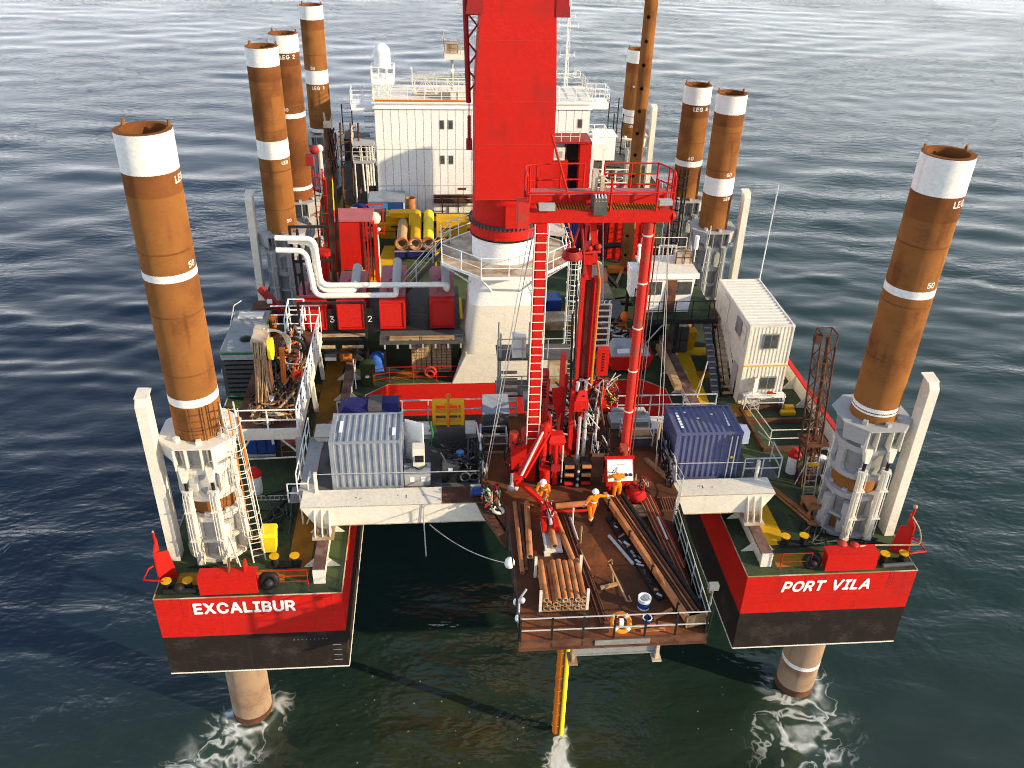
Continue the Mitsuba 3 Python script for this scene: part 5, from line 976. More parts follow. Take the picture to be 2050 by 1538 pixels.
part(rig, 'red_carriage', M().box(.3, .95, 3.85, 4.4, 3.9, 4.5).hexa([(.25, 3.8, 4.5), (1.0, 3.8, 4.5), (1.0, 4.4, 4.5), (.25, 4.4, 4.5), (.35, 4.0, 4.75), (.9, 4.0, 4.75), (.9, 4.4, 4.75), (.35, 4.4, 4.75)]), 'red'); part(rig, 'mud_pot', M().tube([(.12, 3.6, 2.6), (.1, 3.6, 3.3)], .22, 14).tube([(.1, 3.6, 3.28), (.1, 3.6, 3.36)], .26, 14), 'red'); part(rig, 'guide_rod', M().tube([(.88, 3.75, ZD + .3), (.86, 3.75, 4.4)], .035, 6), 'cream')
part(rig, 'red_hatch', M().box(.35, .75, 3.4, 3.5, 3.3, 3.6), 'red_dark'); clutter_hoses(rig, 'base_hose', (-.1, 1.0, 3.6, 4.6, ZD, 4.0), 22, ('black', 'black', 'red_dark'), .035, 12)
part(rig, 'base_tank', M().box(-.2, .9, 4.2, 4.9, ZD, 3.2), 'black')
# pipe handling arm
arm = thing('pipe_handling_arm', 'red jointed arm gripping a pipe in front of the gantry', 'arm')
part(arm, 'boom', M().bar((.12, 4.1, 5.1), (-1.05, 3.05, 3.35), .2, .24).bar((.25, 4.0, 4.9), (-.85, 3.05, 3.3), .12, .12), 'red'); part(arm, 'slide', M().bar((.05, 3.95, 5.15), (-1.0, 2.9, 3.45), .07, .07), 'cream')
part(arm, 'pivot', M().ball((.15, 4.1, 5.15), .22, 12).box(-.1, .4, 4.0, 4.3, 4.95, 5.2), 'red'); part(arm, 'elbow', M().box(-1.3, -.9, 2.8, 3.2, 3.0, 3.5).tube([(-1.1, 2.7, 3.25), (-1.1, 3.3, 3.25)], .14, 10), 'red')
part(arm, 'forearm', M().bar((-1.1, 2.95, 3.2), (-.1, 1.75, 2.85), .17, .2).bar((-.85, 2.5, 3.2), (-.3, 1.9, 3.0), .09, .09), 'red'); part(arm, 'wrist', M().box(-.25, .1, 1.35, 1.8, 2.55, 2.95).box(-.3, .3, 1.0, 1.35, 2.4, 2.75).ball((-.1, 1.6, 2.95), .12, 8).ball((.12, 1.4, 2.9), .1, 8), 'red')
part(arm, 'gripper', M().box(-.3, -.12, .55, 1.05, 2.35, 2.75).box(.16, .36, .55, 1.05, 2.35, 2.75), 'red'); part(arm, 'gripper_cylinder', M().tube([(.03, 1.4, 2.9), (.05, .6, 2.75)], .07, 8), 'steel'); clutter_hoses(arm, 'arm_hose', (-.3, .3, .8, 1.8, 2.6, 3.1), 10, ('red_dark', 'steel', 'black'), .025, 3)
part(arm, 'tilt_box', M().hexa([(-1.3, 4.1, 2.9), (-.7, 4.1, 2.9), (-.7, 4.5, 2.9), (-1.3, 4.5, 2.9), (-1.35, 4.0, 4.1), (-.65, 4.0, 4.3), (-.65, 4.4, 4.3), (-1.35, 4.4, 4.1)]), 'red'); part(arm, 'swivel_drum', M().tube([(-1.2, 4.4, 4.1), (-1.2, 4.4, 4.7)], .2, 12).tube([(-.75, 4.4, 4.3), (-.75, 4.4, 4.9)], .14, 10), 'red_old'); part(arm, 'grab', M().tube([(-1.25, 3.9, 2.9), (-1.3, 3.6, 2.5)], .1, 8).ball((-1.35, 3.5, 2.4), .16, 8).ball((-1.15, 3.5, 2.4), .14, 8), 'steel'); part(arm, 'pedestal', M().box(-1.2, -.7, 4.1, 4.6, ZD, 2.9), 'black')
clutter_hoses(arm, 'arm_hose', (-1.6, -.6, 4.0, 4.8, ZD, 4.4), 16, ('black', 'red_dark'), .03, 5)
# console
t = thing('control_console', 'red and white control console with dials at the right of the drill rig', 'console')
part(t, 'cabinet', M().hexa([(2.75, 3.1, ZD + .5), (3.95, 3.1, ZD + .5), (3.95, 3.7, ZD + .5), (2.75, 3.7, ZD + .5), (2.75, 3.1, 2.9), (3.95, 3.1, 2.9), (3.95, 3.7, 3.7), (2.75, 3.7, 3.7)]).box(2.7, 4.0, 3.6, 3.75, 3.7, 3.78), 'red')
part(t, 'face', M().plate([(2.8, 3.08, 2.92), (3.9, 3.08, 2.92), (3.9, 3.66, 3.68), (2.8, 3.66, 3.68)], .02), 'white')
for k in range(4): part(t, 'dial', M().tube([(3.2 + .2 * k, 3.22, 3.14), (3.2 + .2 * k, 3.20, 3.16)], .075, 12), 'black')
part(t, 'lever', M().tube([(3.0, 3.3, 3.2), (3.0, 3.1, 3.5)], .02, 5).tube([(3.1, 3.3, 3.2), (3.1, 3.1, 3.5)], .02, 5), 'black'); part(t, 'sign_line', M().bar((3.2, 3.48, 3.50), (3.55, 3.48, 3.50), .02, .01), 'grey_dark'); part(t, 'stand', M().box(2.9, 3.0, 3.2, 3.6, ZD, ZD + .5).box(3.7, 3.8, 3.2, 3.6, ZD, ZD + .5), 'red')
clutter_hoses(t, 'console_hose', (3.8, 4.6, 2.4, 3.6, ZD, 3.0), 16, ('black', 'black', 'steel', 'red'), .03, 21)
single('red_lamp_box', M().box(3.4, 3.75, 3.9, 4.1, 3.9, 4.2).box(3.45, 3.7, 3.87, 3.9, 3.95, 4.1), 'red_old', 'red lamp box on the right leg of the gantry above the console', 'lamp')
# energy chain and red lettered box
t = thing('cable_chain', 'cream cable chain like a ladder hanging right of the drill mast', 'cable chain')
b = M()
for x in (2.86, 3.46):
    for y in (8.6, 9.0): b.tube(bend([(x, y, 6.4), (x + .0, y, 8.7)], .1), .035, 6)
for k in range(8):
    z = 6.6 + .3 * k; b.bar((2.86, 8.58, z), (3.46, 8.58, z), .05, .06); b.tube([(2.86, 8.6, z), (2.86, 9.0, z)], .025, 5)
for k in range(6): b.tube([(2.86 + .12 * k, 8.6 + .4 * (k % 2), 8.7), (3.0 + .1 * k, 8.9, 8.72)], .02, 4)
part(t, 'link', b, 'cream'); b = M()
for k in range(9): b.tube([(2.92 + .06 * k, 8.8, 6.4), (2.92 + .06 * k, 8.8, 8.65)], .022, 5)
part(t, 'cable', b, 'rust_brown', kind='stuff'); part(t, 'feed_cable', M().tube([(3.1, 8.8, 8.7), (2.7, 8.6, 13.5)], .02, 5), 'steel')
t = thing('lettered_red_box', 'bright red box with a column of small black letters right of the drill mast', 'box')
part(t, 'box', M().box(2.72, 3.22, 7.0, 7.3, 5.9, 7.25), 'red')
for k in range(7): part(t, 'letter', M().box(2.90, 3.02, 6.992, 7.0, 7.0 - .14 * k, 7.07 - .14 * k).box(2.90, 2.93, 6.992, 7.0, 6.96 - .14 * k, 7.02 - .14 * k), 'black')
part(t, 'stand', M().box(2.85, 3.05, 7.1, 7.25, ZP, 5.9), 'red_dark'); clutter_hoses(t, 'dangling_hose', (2.6, 4.0, 6.6, 7.4, 4.2, 6.0), 20, ('white_worn', 'black', 'cream_rusty', 'black', 'red_dark', 'walk_yellow'), .03, 31)
part(t, 'lower_bracket', M().box(2.75, 3.2, 6.6, 6.9, 4.4, 4.8).tube([(2.9, 6.6, 4.6), (3.0, 6.6, 5.5)], .12, 8).tube([(3.2, 6.6, 4.5), (3.7, 6.5, 4.6), (3.5, 6.5, 4.9)], .03, 5), 'red')
# things beside the rig on the platform
t = thing('grey_cabinet', 'grey topped dark power unit behind the platform left of the gantry', 'power unit')
part(t, 'lid', M().hexa([(-2.4, 7.7, 3.5), (-1.12, 7.7, 3.5), (-1.15, 8.6, 4.0), (-2.35, 8.6, 4.0), (-2.4, 7.7, 3.56), (-1.12, 7.7, 3.56), (-1.15, 8.6, 4.06), (-2.35, 8.6, 4.06)]), 'cont_grey'); part(t, 'body', M().box(-2.38, -1.14, 7.8, 8.6, 2.5, 3.5).box(-2.3, -1.2, 7.75, 7.8, 2.6, 3.0), 'grey_dark'); part(t, 'skid', M().box(-2.4, -1.1, 7.6, 8.6, 2.13, 2.5), 'black')
t = thing('steel_crate', 'open steel crate with a plank front, left of the red arm', 'crate')
for k in range(2): x = -2.5 if k == 0 else 4.25; part(t, 'frame', M().rail([(-2.5, 6.6, ZD), (-1.3, 6.6, ZD), (-1.3, 7.4, ZD), (-2.5, 7.4, ZD), (-2.5, 6.6, ZD)], .9, 1.2, 2, .03, .04), 'grey') if k == 0 else None
part(t, 'floor', M().box(-2.45, -1.35, 6.65, 7.35, ZD, ZD + .4), 'rust_brown'); part(t, 'front_plank', M().box(-2.5, -1.3, 6.45, 6.55, ZD, ZD + .1), 'wood')
t = thing('steel_crate', 'steel crate with a wooden tray right of the gantry leg', 'crate'); part(t, 'frame', M().rail([(4.2, 6.7, ZD), (5.6, 6.7, ZD), (5.6, 7.6, ZD), (4.2, 7.6, ZD), (4.2, 6.7, ZD)], 1.0, 1.4, 2, .03, .04), 'white_worn'); part(t, 'tray', M().box(4.3, 5.5, 6.8, 7.5, ZD + .5, ZD + .6), 'wood'); part(t, 'panel', M().box(4.25, 5.55, 6.72, 6.76, ZD, ZD + .45), 'grey_dark')
single('white_pipe_tank', M().box(3.9, 5.9, 8.25, 9.2, 2.11, 2.5).tube([(4.0, 9.0, 2.75), (5.6, 9.0, 2.75), (5.75, 9.0, 2.4)], .12, 10), 'grey', 'grey trough with a pale pipe across the rear girder, right of the gantry', 'trough')
t = thing('black_engine', 'black power pack covered in hoses beside the grey crates', 'engine')
part(t, 'block', M().box(-4.35, -2.9, 4.7, 6.0, 1.86, 2.5), 'black'); part(t, 'case', M().box(-4.3, -3.6, 4.6, 5.1, 2.5, 2.85), 'grey_dark'); part(t, 'label_plate', M().box(-4.05, -3.85, 4.59, 4.6, 2.55, 2.75), 'white'); part(t, 'fan', M().torus((-3.3, 4.65, 2.2), .22, .05, (0, 1, 0)).torus((-2.9, 4.65, 2.2), .2, .04, (0, 1, 0)), 'grey_dark'); part(t, 'blue_cap', M().tube([(-3.5, 5.6, 2.6), (-3.5, 5.6, 2.9)], .18, 10), 'blue_light')
clutter_hoses(t, 'engine_hose', (-4.4, -2.8, 4.6, 6.6, 2.0, 3.1), 40, ('black', 'black', 'grey_dark'), .04, 41)
t = thing('grey_crate', 'two grey lidded crates with white labels beside the pale container', 'crate')
part(t, 'box', M().box(-5.98, -4.85, 4.55, 5.3, 1.86, 2.5), 'grey'); part(t, 'lid', M().box(-6.0, -4.83, 4.52, 5.32, 2.5, 2.56), 'cont_grey')
for x in (-5.75, -5.25): part(t, 'label_plate', M().box(x, x + .2, 4.53, 4.545, 2.1, 2.35), 'white')
part(t, 'lid_clutter', M().tube(bend([(-5.9, 4.8, 2.6), (-5.6, 5.0, 2.62), (-5.3, 4.7, 2.6), (-5.0, 5.1, 2.62)], .2), .03, 5), 'mesh_green')
single('orange_pump', M().tube([(-5.9, 5.7, 2.05), (-5.4, 5.7, 2.05)], .2, 10).ball((-5.3, 5.7, 2.2), .2, 8), 'orange', 'orange pump tucked behind the grey crates', 'pump')
t = thing('white_switch_panel', 'white electrical panel with a hood standing at the right end of the pale container', 'electrical panel')
part(t, 'door', M().plate([(-5.92, 6.1, 2.3), (-5.12, 5.4, 2.5), (-5.12, 5.4, 4.6), (-5.92, 6.1, 4.4)], .06), 'white'); part(t, 'hood', M().box(-5.6, -5.08, 4.9, 5.4, 3.2, 3.6), 'cream'); part(t, 'screen', M().box(-5.5, -5.12, 4.88, 4.9, 2.9, 3.25), 'black'); part(t, 'body', M().box(-5.6, -5.08, 5.0, 5.4, 2.3, 3.2), 'white_worn')
t = thing('lifting_grid', 'yellow lifting frame with square openings behind the side deck', 'lifting frame')
b = M()
for x in (-4.65, -4.02, -3.32): b.box(x - .08, x + .08, 7.6, 8.05, 3.0, 4.2)
for z in (3.02, 3.55, 4.1): b.box(-4.7, -3.25, 7.62, 8.0, z, z + .14)
part(t, 'grid', b, 'yellow'); part(t, 'lifting_bar', M().tube([(-3.98, 7.5, 3.0), (-3.98, 7.5, 4.75)], .06, 8).torus((-3.98, 7.5, 4.7), .1, .03, (0, 1, 0)), 'orange'); part(t, 'base', M().box(-4.75, -3.2, 7.4, 8.1, 1.86, 3.0), 'grey_dark')
single('green_sling', M().tube(bend([(-4.85, 7.4, 3.4), (-4.7, 7.2, 2.8), (-4.9, 7.2, 2.2), (-4.6, 7.1, 2.0)], .2), .06, 6).tube([(-4.6, 7.3, 3.2), (-4.9, 7.3, 2.9)], .05, 5), 'green', 'green lifting sling hanging at the left of the yellow frame', 'sling')
t = thing('covered_compressor', 'compressor under a dark blue cover behind the pale container', 'compressor')
part(t, 'cover', M().hexa([(-9.25, 8.3, 2.3), (-6.2, 8.3, 2.3), (-6.2, 9.6, 2.3), (-9.25, 9.6, 2.3), (-9.2, 8.35, 3.15), (-6.25, 8.35, 3.15), (-6.3, 9.5, 3.3), (-9.1, 9.5, 3.3)]).hexa([(-9.2, 8.35, 3.15), (-6.25, 8.35, 3.15), (-6.3, 9.5, 3.3), (-9.1, 9.5, 3.3), (-8.8, 8.8, 3.5), (-6.35, 8.8, 3.55), (-6.35, 9.4, 3.6), (-8.7, 9.4, 3.55)]), 'tarp_blue'); part(t, 'side_panel', M().box(-6.2, -6.17, 8.35, 9.5, 2.4, 3.2), 'white'); part(t, 'edge_strip', M().bar((-9.2, 8.32, 3.1), (-7.9, 8.32, 3.3), .05, .05).bar((-7.6, 8.32, 3.25), (-6.25, 8.32, 3.2), .05, .05), 'white'); part(t, 'stripe', M().hexa([(-7.75, 8.5, 3.3), (-7.1, 8.5, 3.3), (-7.1, 9.45, 3.5), (-7.75, 9.45, 3.5), (-7.75, 8.5, 3.55), (-7.1, 8.5, 3.55), (-7.1, 9.45, 3.64), (-7.75, 9.45, 3.63)]), 'grey_dark'); part(t, 'letter_patch', M().box(-7.0, -6.85, 8.28, 8.3, 2.75, 2.85).box(-6.7, -6.45, 8.28, 8.3, 2.75, 2.85), 'white')
t = thing('hose_winch', 'blue cable winch drum on the end of the left girder', 'winch'); part(t, 'drum', M().tube([(-3.05, 3.3, 2.4), (-2.65, 3.3, 2.4)], .17, 16), 'blue_light' if False else 'blue'); [part(t, 'flange', M().tube([(q, 3.3, 2.4), (q + .06, 3.3, 2.4)], .24, 16), 'blue') for q in (-3.1, -2.66)]; part(t, 'stand', M().box(-3.1, -2.6, 3.5, 3.6, 2.1, 2.6), 'steel')
t = thing('rope_heap', 'heap of ropes and red and green slings at the left corner of the drill floor', 'ropes'); clutter_hoses(t, 'rope', (-2.7, -1.9, 2.2, 3.6, 2.1, 2.9), 24, ('white_worn', 'green', 'wood', 'rust_brown', 'red_dark'), .04, 51); part(t, 'red_cap', M().tube([(-2.15, 2.7, 2.3), (-2.15, 2.7, 2.5)], .16, 10), 'coverall_red'); part(t, 'coil', M().torus((-2.0, 2.2, 2.25), .22, .07, (.2, .1, 1)), 'white_worn')
t = thing('hose_bank', 'bank of black hoses along the left edge of the drill floor', 'hoses'); clutter_hoses(t, 'hose', (-2.75, -2.4, 4.2, 7.6, 2.0, 3.6), 22, ('black', 'grey_dark', 'black', 'mesh_green', 'steel'), .045, 61)
t = thing('hose_bank', 'bank of black hoses along the drill floor edge by the blue container', 'hoses'); clutter_hoses(t, 'hose', (5.55, 6.0, 3.4, 7.0, 2.0, 3.6), 26, ('black', 'grey_dark', 'black', 'steel'), .045, 71)
t = thing('stair_tower', 'grey steel stair with landings rising beside the gantry on the left', 'stair')
b = M()
for x in (-1.35, .2): b.tube([(x, 11.0, .02), (x, 11.0, 6.0)], .06, 6); b.tube([(x, 12.2, .02), (x, 12.2, 6.0)], .06, 6)
part(t, 'post', b, 'grey')
for z in (2.6, 4.7): part(t, 'landing', M().box(-1.5, 2.2, 10.8, 12.3, z - .1, z), 'grey_dark'); part(t, 'rail', M().rail([(-1.5, 10.8, z), (2.2, 10.8, z)], 1.1, 1.2, 2, .028, .032), 'grey')
for k in range(7): part(t, 'tread', M().box(-1.3, -.5, 9.9 + .14 * k, 10.15 + .14 * k, 1.9 + .33 * k, 1.94 + .33 * k), 'cream_rusty')
single('white_cabinet', M().box(-.75, -.1, 10.9, 11.5, 4.7, 5.9), 'white_worn', 'white cabinet on the upper landing left of the gantry ladder', 'cabinet'); single('tan_cabinet', M().box(1.1, 2.0, 10.9, 11.6, 2.65, 4.6), 'cream_rusty', 'tan cabinet on the lower landing right of the gantry ladder', 'cabinet'); single('grey_machine', M().box(-.2, 2.3, 9.9, 10.7, 2.2, 2.9).box(.3, .9, 9.8, 10.0, 2.9, 3.2), 'grey', 'pale grey machine base behind the red feed cylinders', 'machine')
t = thing('pipe_bundle', 'bundle of dark curved pipes behind the drill rig', 'pipes'); clutter_hoses(t, 'pipe', (-.3, 3.4, 6.4, 9.4, ZP, 4.6), 46, ('black', 'rust_brown', 'black', 'steel', 'red_dark', 'grey_dark'), .05, 81)

# ---------------------------------------------------------------- generator sets on their raised frame
EZ, EY = 2.6, 18.35                                           # deck height and front of the row
ed = thing('engine_deck', 'black raised frame deck that carries the four red generator sets', 'deck frame')
part(ed, 'floor', M().box(-12.7, -3.1, EY - .4, 24.0, EZ - .12, EZ - .02), 'black'); part(ed, 'front_walk', M().box(-7.65, -3.0, 16.45, EY - .4, EZ - .07, EZ + .03), 'grey_dark')
for x in (-12.6, -8.5, -7.5, -5.35, -3.15): part(ed, 'post', M().box(x - .07, x + .07, EY - .4, EY - .26, .02, EZ - .1), 'black')
for k in range(7): part(ed, 'deck_bracket', M().box(-7.4 + .7 * k, -7.3 + .7 * k, 16.4, 16.5, EZ - .3, EZ - .05), 'grey')
for x0, x1 in ((-7.1, -5.45), (-5.4, -3.5)): part(ed, 'plank', M().box(x0, x1, 16.75, 17.2, EZ + .04, EZ + .12), 'wood')
part(ed, 'front_rail', M().rail([(-7.6, 16.45, EZ), (-3.05, 16.45, EZ)], .5, 2.3, 1, .02, .024), 'grey_dark')
fb = M()
for a, c in (((-12.0, 17.4, 1.4), (-12.0, 17.4, 4.75)), ((-8.4, 17.4, 1.1), (-8.4, 17.4, 4.75)), ((-12.0, 17.4, 4.7), (-8.4, 17.4, 4.7)), ((-12.1, 17.4, 1.6), (-8.4, 17.4, 1.6)), ((-12.0, 17.5, 2.4), (-8.4, 17.5, 2.4)), ((-12.15, 19.1, .1), (-12.3, 19.1, 8.5)), ((-11.8, 19.1, .1), (-11.9, 19.1, 8.3)), ((-12.3, 19.1, 8.45), (-10.15, 19.1, 8.45)), ((-12.3, 18.9, 6.5), (-10.15, 19.1, 6.5))): fb.bar(a, c, .13)
part(ed, 'black_frame', fb, 'black'); part(ed, 'white_shelf', M().box(-11.8, -8.45, 17.5, 17.8, EZ - .08, EZ - .02).tube([(-11.4, 17.4, 1.95), (-10.2, 17.4, 1.95)], .12, 8).tube([(-9.8, 17.4, 1.95), (-8.6, 17.4, 1.95)], .1, 8), 'cream_rusty')
part(ed, 'ladder_bars', M().ladder((-5.5, 19.3, EZ), (-5.5, 19.3, EZ + 1.4), 1.1, (1, 0, 0), .04, .32, .03), 'grey_dark')
gx0 = ((-12.25, -10.6, 20.9, 'red generator set at the left end of the row, left of the number 3'), (-10.06, -8.5, 22.3, 'red generator set right of the number 3'), (-7.67, -6.24, 23.1, 'red generator set standing alone, third in the row from the left'), (-4.83, -3.46, 22.9, 'red generator set next to the crane pedestal'))
for k, (x0, x1, yb, lab) in enumerate(gx0):
    t = thing('generator_set', lab, 'generator', 'red generator sets in a row on the raised frame'); H = EZ + 1.72
    part(t, 'housing', M().box(x0, x1, EY, yb, EZ, H), 'red'); part(t, 'roof', M().box(x0 - .03, x1 + .03, EY + .5, yb + .05, H, H + .08), 'purple_red')
    lv = M()
    for q in range(13): z = EZ + .14 + q * .112; lv.hexa([(x0 + .1, EY - .06, z), (x1 - .1, EY - .06, z), (x1 - .1, EY, z), (x0 + .1, EY, z), (x0 + .1, EY - .03, z + .09), (x1 - .1, EY - .03, z + .09), (x1 - .1, EY, z + .09), (x0 + .1, EY, z + .09)])
    part(t, 'louvre', lv, 'red', kind='stuff'); part(t, 'front_rim', M().box(x0, x0 + .1, EY - .1, EY, EZ, H).box(x1 - .1, x1, EY - .1, EY, EZ, H).box(x0 + .1, x1 - .1, EY - .09, EY, H - .1, H).box(x0 + .1, x1 - .1, EY - .09, EY, EZ, EZ + .1), 'red'); xm = (x0 + x1) / 2 + .25
    part(t, 'silencer', M().tube([(xm, EY + .8, H + .47), (xm - .05, yb - .4, H + .52)], .26, 16), 'grey'); part(t, 'intake_pipe', M().tube(bend([(xm - .5, EY + 1.1, H + .08), (xm - .5, EY + 1.1, H + .47), (xm - .5, EY + 1.8, H + .5), (xm - .1, EY + 1.9, H + .5)], .2), .07, 8), 'purple_red')
    if k < 2: m = meshkit.text_mesh('32'[k], .37, .004); v = np.array(m.vertices); part(t, 'painted_number', (np.stack([x1 + .11 + v[:, 0], EY - .15 - v[:, 2], EZ + .5 + v[:, 1]], 1), np.array(m.faces)[:, ::-1]), 'white'); part(t, 'number_board', M().box(x1 + .02, x1 + .46, EY - .14, EY - .1, EZ, EZ + 1.3), 'black')
xs = [((x0 + x1) / 2 + .25) for x0, x1, _, _ in gx0]; zs = EZ + 2.19
pt = thing('exhaust_pipes', 'thick white exhaust pipes rising in steps over the generator sets to the left leg', 'pipes')
for pts in ([(-13.0, 18.5, 8.05), (-10.95, 18.5, 8.0), (-10.8, 18.5, 5.25), (xs[3] + .05, 18.5, 5.22), (xs[3] + .05, 18.7, zs), (xs[3], 19.1, zs)],
            [(-13.0, 18.4, 7.4), (-11.45, 18.4, 7.35), (-11.15, 18.4, 4.65), (xs[2], 18.3, 4.7), (xs[2], 18.6, zs - .05), (xs[2], 19.1, zs)],
            [(-11.0, 18.6, 6.85), (-10.85, 18.6, 4.9), (xs[1], 18.5, 4.92), (xs[1], 19.1, zs)], [(-12.4, 18.8, 7.75), (-11.1, 18.8, 7.65), (-11.0, 18.7, 5.7), (xs[0] - .2, 19.1, zs)]):
    part(pt, 'pipe', M().tube(bend(pts, .5, 7), .15, 14), 'pipe_white')
t = thing('black_pole', 'tall dark leaning pole with a spiky head behind the generator sets', 'pole')
part(t, 'tube', M().tube([(-10.8, 24.0, 1.0), (-10.47, 24.0, 12.7)], .16, 12).tube([(-10.45, 24.2, 1.0), (-10.2, 24.2, 12.3)], .1, 8), 'rust_brown'); part(t, 'head', M().box(-10.6, -10.1, 23.8, 24.2, 12.5, 12.8).tube([(-10.5, 24, 12.8), (-10.55, 24, 13.3)], .05, 5).tube([(-10.2, 24, 12.8), (-10.1, 24, 13.1)], .06, 5), 'cream_rusty'); clutter_hoses(t, 'head_cable', (-10.6, -9.9, 23.8, 24.3, 9.5, 12.9), 10, ('rust_brown', 'black'), .03, 15)
t = thing('sack_pallet', 'left stack of netted tan sacks under the generator deck', 'sacks'); t2 = thing('sack_pallet', 'right stack of netted tan sacks under the generator deck', 'sacks')
for tt, x0 in ((t, -5.95), (t2, -4.78)):
    b = M(); rr = random.Random(x0)
    for r in range(9):
        for c in range(4):
            for d in range(3): x = x0 + .28 * c; y = 17.72 + .42 * d; z = .12 + .185 * r; j = rr.uniform(-.015, .015); b.hexa([(x + .01, y + j, z + .02), (x + .27, y + j, z + .02), (x + .27, y + .40, z + .02), (x + .01, y + .4, z + .02), (x + .03, y + .03 + j, z + .18), (x + .25, y + .03 + j, z + .18), (x + .25, y + .38, z + .18), (x + .03, y + .38, z + .18)])
    part(tt, 'sack', b, 'sack', kind='stuff'); part(tt, 'pallet', M().box(x0, x0 + 1.1, 17.7, 18.95, .02, .12), 'wood'); nt = M()
    for c in range(5): nt.tube([(x0 + .28 * c, 17.69, .1), (x0 + .28 * c, 17.69, 1.8), (x0 + .28 * c, 18.9, 1.82)], .012, 4)
    for r in range(9): nt.tube([(x0, 17.69, .2 + .19 * r), (x0 + 1.12, 17.69, .2 + .19 * r)], .012, 4)
    part(tt, 'net', nt, 'grey_dark', kind='stuff')
t = thing('blue_tarp_bag', 'crumpled bright blue tarpaulin bag beside the green tank', 'bag'); part(t, 'bag', M().ball((-7.95, 18.4, .5), .5, 14, 1.1).hexa([(-8.2, 17.8, .02), (-7.6, 17.8, .02), (-7.5, 18.4, .02), (-8.2, 18.4, .02), (-8.1, 18.1, .8), (-7.75, 18.1, .8), (-7.75, 18.4, .9), (-8.1, 18.4, .9)]), 'tarp_bright')
t = thing('green_tank', 'dark green rounded tank beside the left skid rail', 'tank'); part(t, 'body', M().tube([(-8.4, 16.6, .05), (-8.4, 16.6, 1.3)], .42, 18).ball((-8.4, 16.6, 1.3), .42, 18, .5, True), 'mesh_green'); part(t, 'label_plate', M().box(-8.5, -8.3, 16.16, 16.18, .6, .75), 'white')
single('white_stake', M().tube([(-9.05, 16.0, .02), (-9.1, 16.0, 1.9)], .03, 5), 'white', 'thin white stake standing beside the green tank', 'stake')
single('orange_grab', M().box(-10.1, -9.4, 18.2, 18.6, .75, 1.2).box(-10.05, -9.9, 18.2, 18.5, .55, .75).box(-9.8, -9.65, 18.2, 18.5, .55, .75).box(-9.55, -9.42, 18.2, 18.5, .55, .75), 'orange', 'orange toothed bucket under the black frame of the generators', 'bucket'); single('blue_grey_box', M().box(-10.95, -10.3, 18.2, 18.8, .6, 1.2), 'cont_grey', 'small blue grey box under the black frame of the generators', 'box')

# ---------------------------------------------------------------- left working platform with hoses
wp = thing('hose_platform', 'cream steel platform on posts beside the near left leg, crowded with hoses', 'platform')
part(wp, 'deck', M().prism([(-14.0, 8.1), (-11.05, 8.1), (-11.05, 17.6), (-12.6, 18.4), (-14.0, 17)], 2.6, 2.68), 'rust_brown'); part(wp, 'front_beam', M().box(-14.2, -11.0, 7.95, 8.1, 2.2, 2.75), 'cream'); part(wp, 'edge_beam', M().box(-11.05, -10.9, 8.0, 17.6, 2.2, 2.78), 'cream')
part(wp, 'post', M().hexa([(-11.25, 7.7, .02), (-10.8, 7.7, .02), (-10.8, 8.1, .02), (-11.25, 8.1, .02), (-11.15, 7.9, 2.3), (-10.85, 7.9, 2.3), (-10.85, 8.2, 2.3), (-11.15, 8.2, 2.3)]), 'grey'); part(wp, 'post', M().bar((-10.97, 13.0, 2.2), (-11.0, 13.8, .02), .22, .3), 'cream'); part(wp, 'post', M().bar((-10.98, 16.4, 2.3), (-11.0, 17.2, .02), .2, .26), 'cream'); part(wp, 'brace', M().tube([(-11.0, 8.1, 1.2), (-12.0, 8.1, 2.3)], .05, 6).tube([(-13.6, 8.1, 1.0), (-11.0, 8.0, 1.15)], .04, 6).tube([(-13.9, 8.1, 1.2), (-13.2, 8.1, 2.3)], .05, 6), 'white_worn')
part(wp, 'front_rail', M().rail([(-13.7, 8.0, 2.72), (-11.0, 8.0, 2.72)], 1.1, 1.35, 2, .035, .045), 'white')
b = M(); ys = np.linspace(8.0, 17.4, 9)
for z in (3.35, 3.95): b.tube([(-10.97, 8.0, z), (-10.97, 17.4, z)], .035, 6)
for k in range(8): b.tube([(-10.97, ys[k], 2.75), (-10.97, ys[k + 1], 3.95)], .03, 6).tube([(-10.97, ys[k], 3.95), (-10.97, ys[k], 2.75)], .04, 6).tube([(-10.97, ys[k + 1], 2.75), (-10.97, ys[k], 3.95)], .02, 5)
part(wp, 'truss_rail', b, 'white'); b = M()
for k in range(4): x = -12.6 + .55 * k; b.tube([(x, 17.9, 2.7), (x, 17.9, 4.3)], .04, 6)
for z in (3.2, 3.75, 4.3): b.tube([(-13.6, 17.9, z), (-11.0, 17.9, z)], .035, 6)
b.rail([(-12.6, 16.2, 3.0), (-12.6, 17.9, 3.4), (-11.75, 17.9, 3.4), (-11.75, 16.2, 3.0)], 1.3, .9, 2, .04, .045)
part(wp, 'back_rail', b, 'white'); b = M()
for k in range(6): b.box(-12.5, -11.8, 15.6 + .28 * k, 15.82 + .28 * k, 2.72 + .12 * k, 2.76 + .12 * k)
part(wp, 'step_tread', b, 'white_worn', kind='stuff')
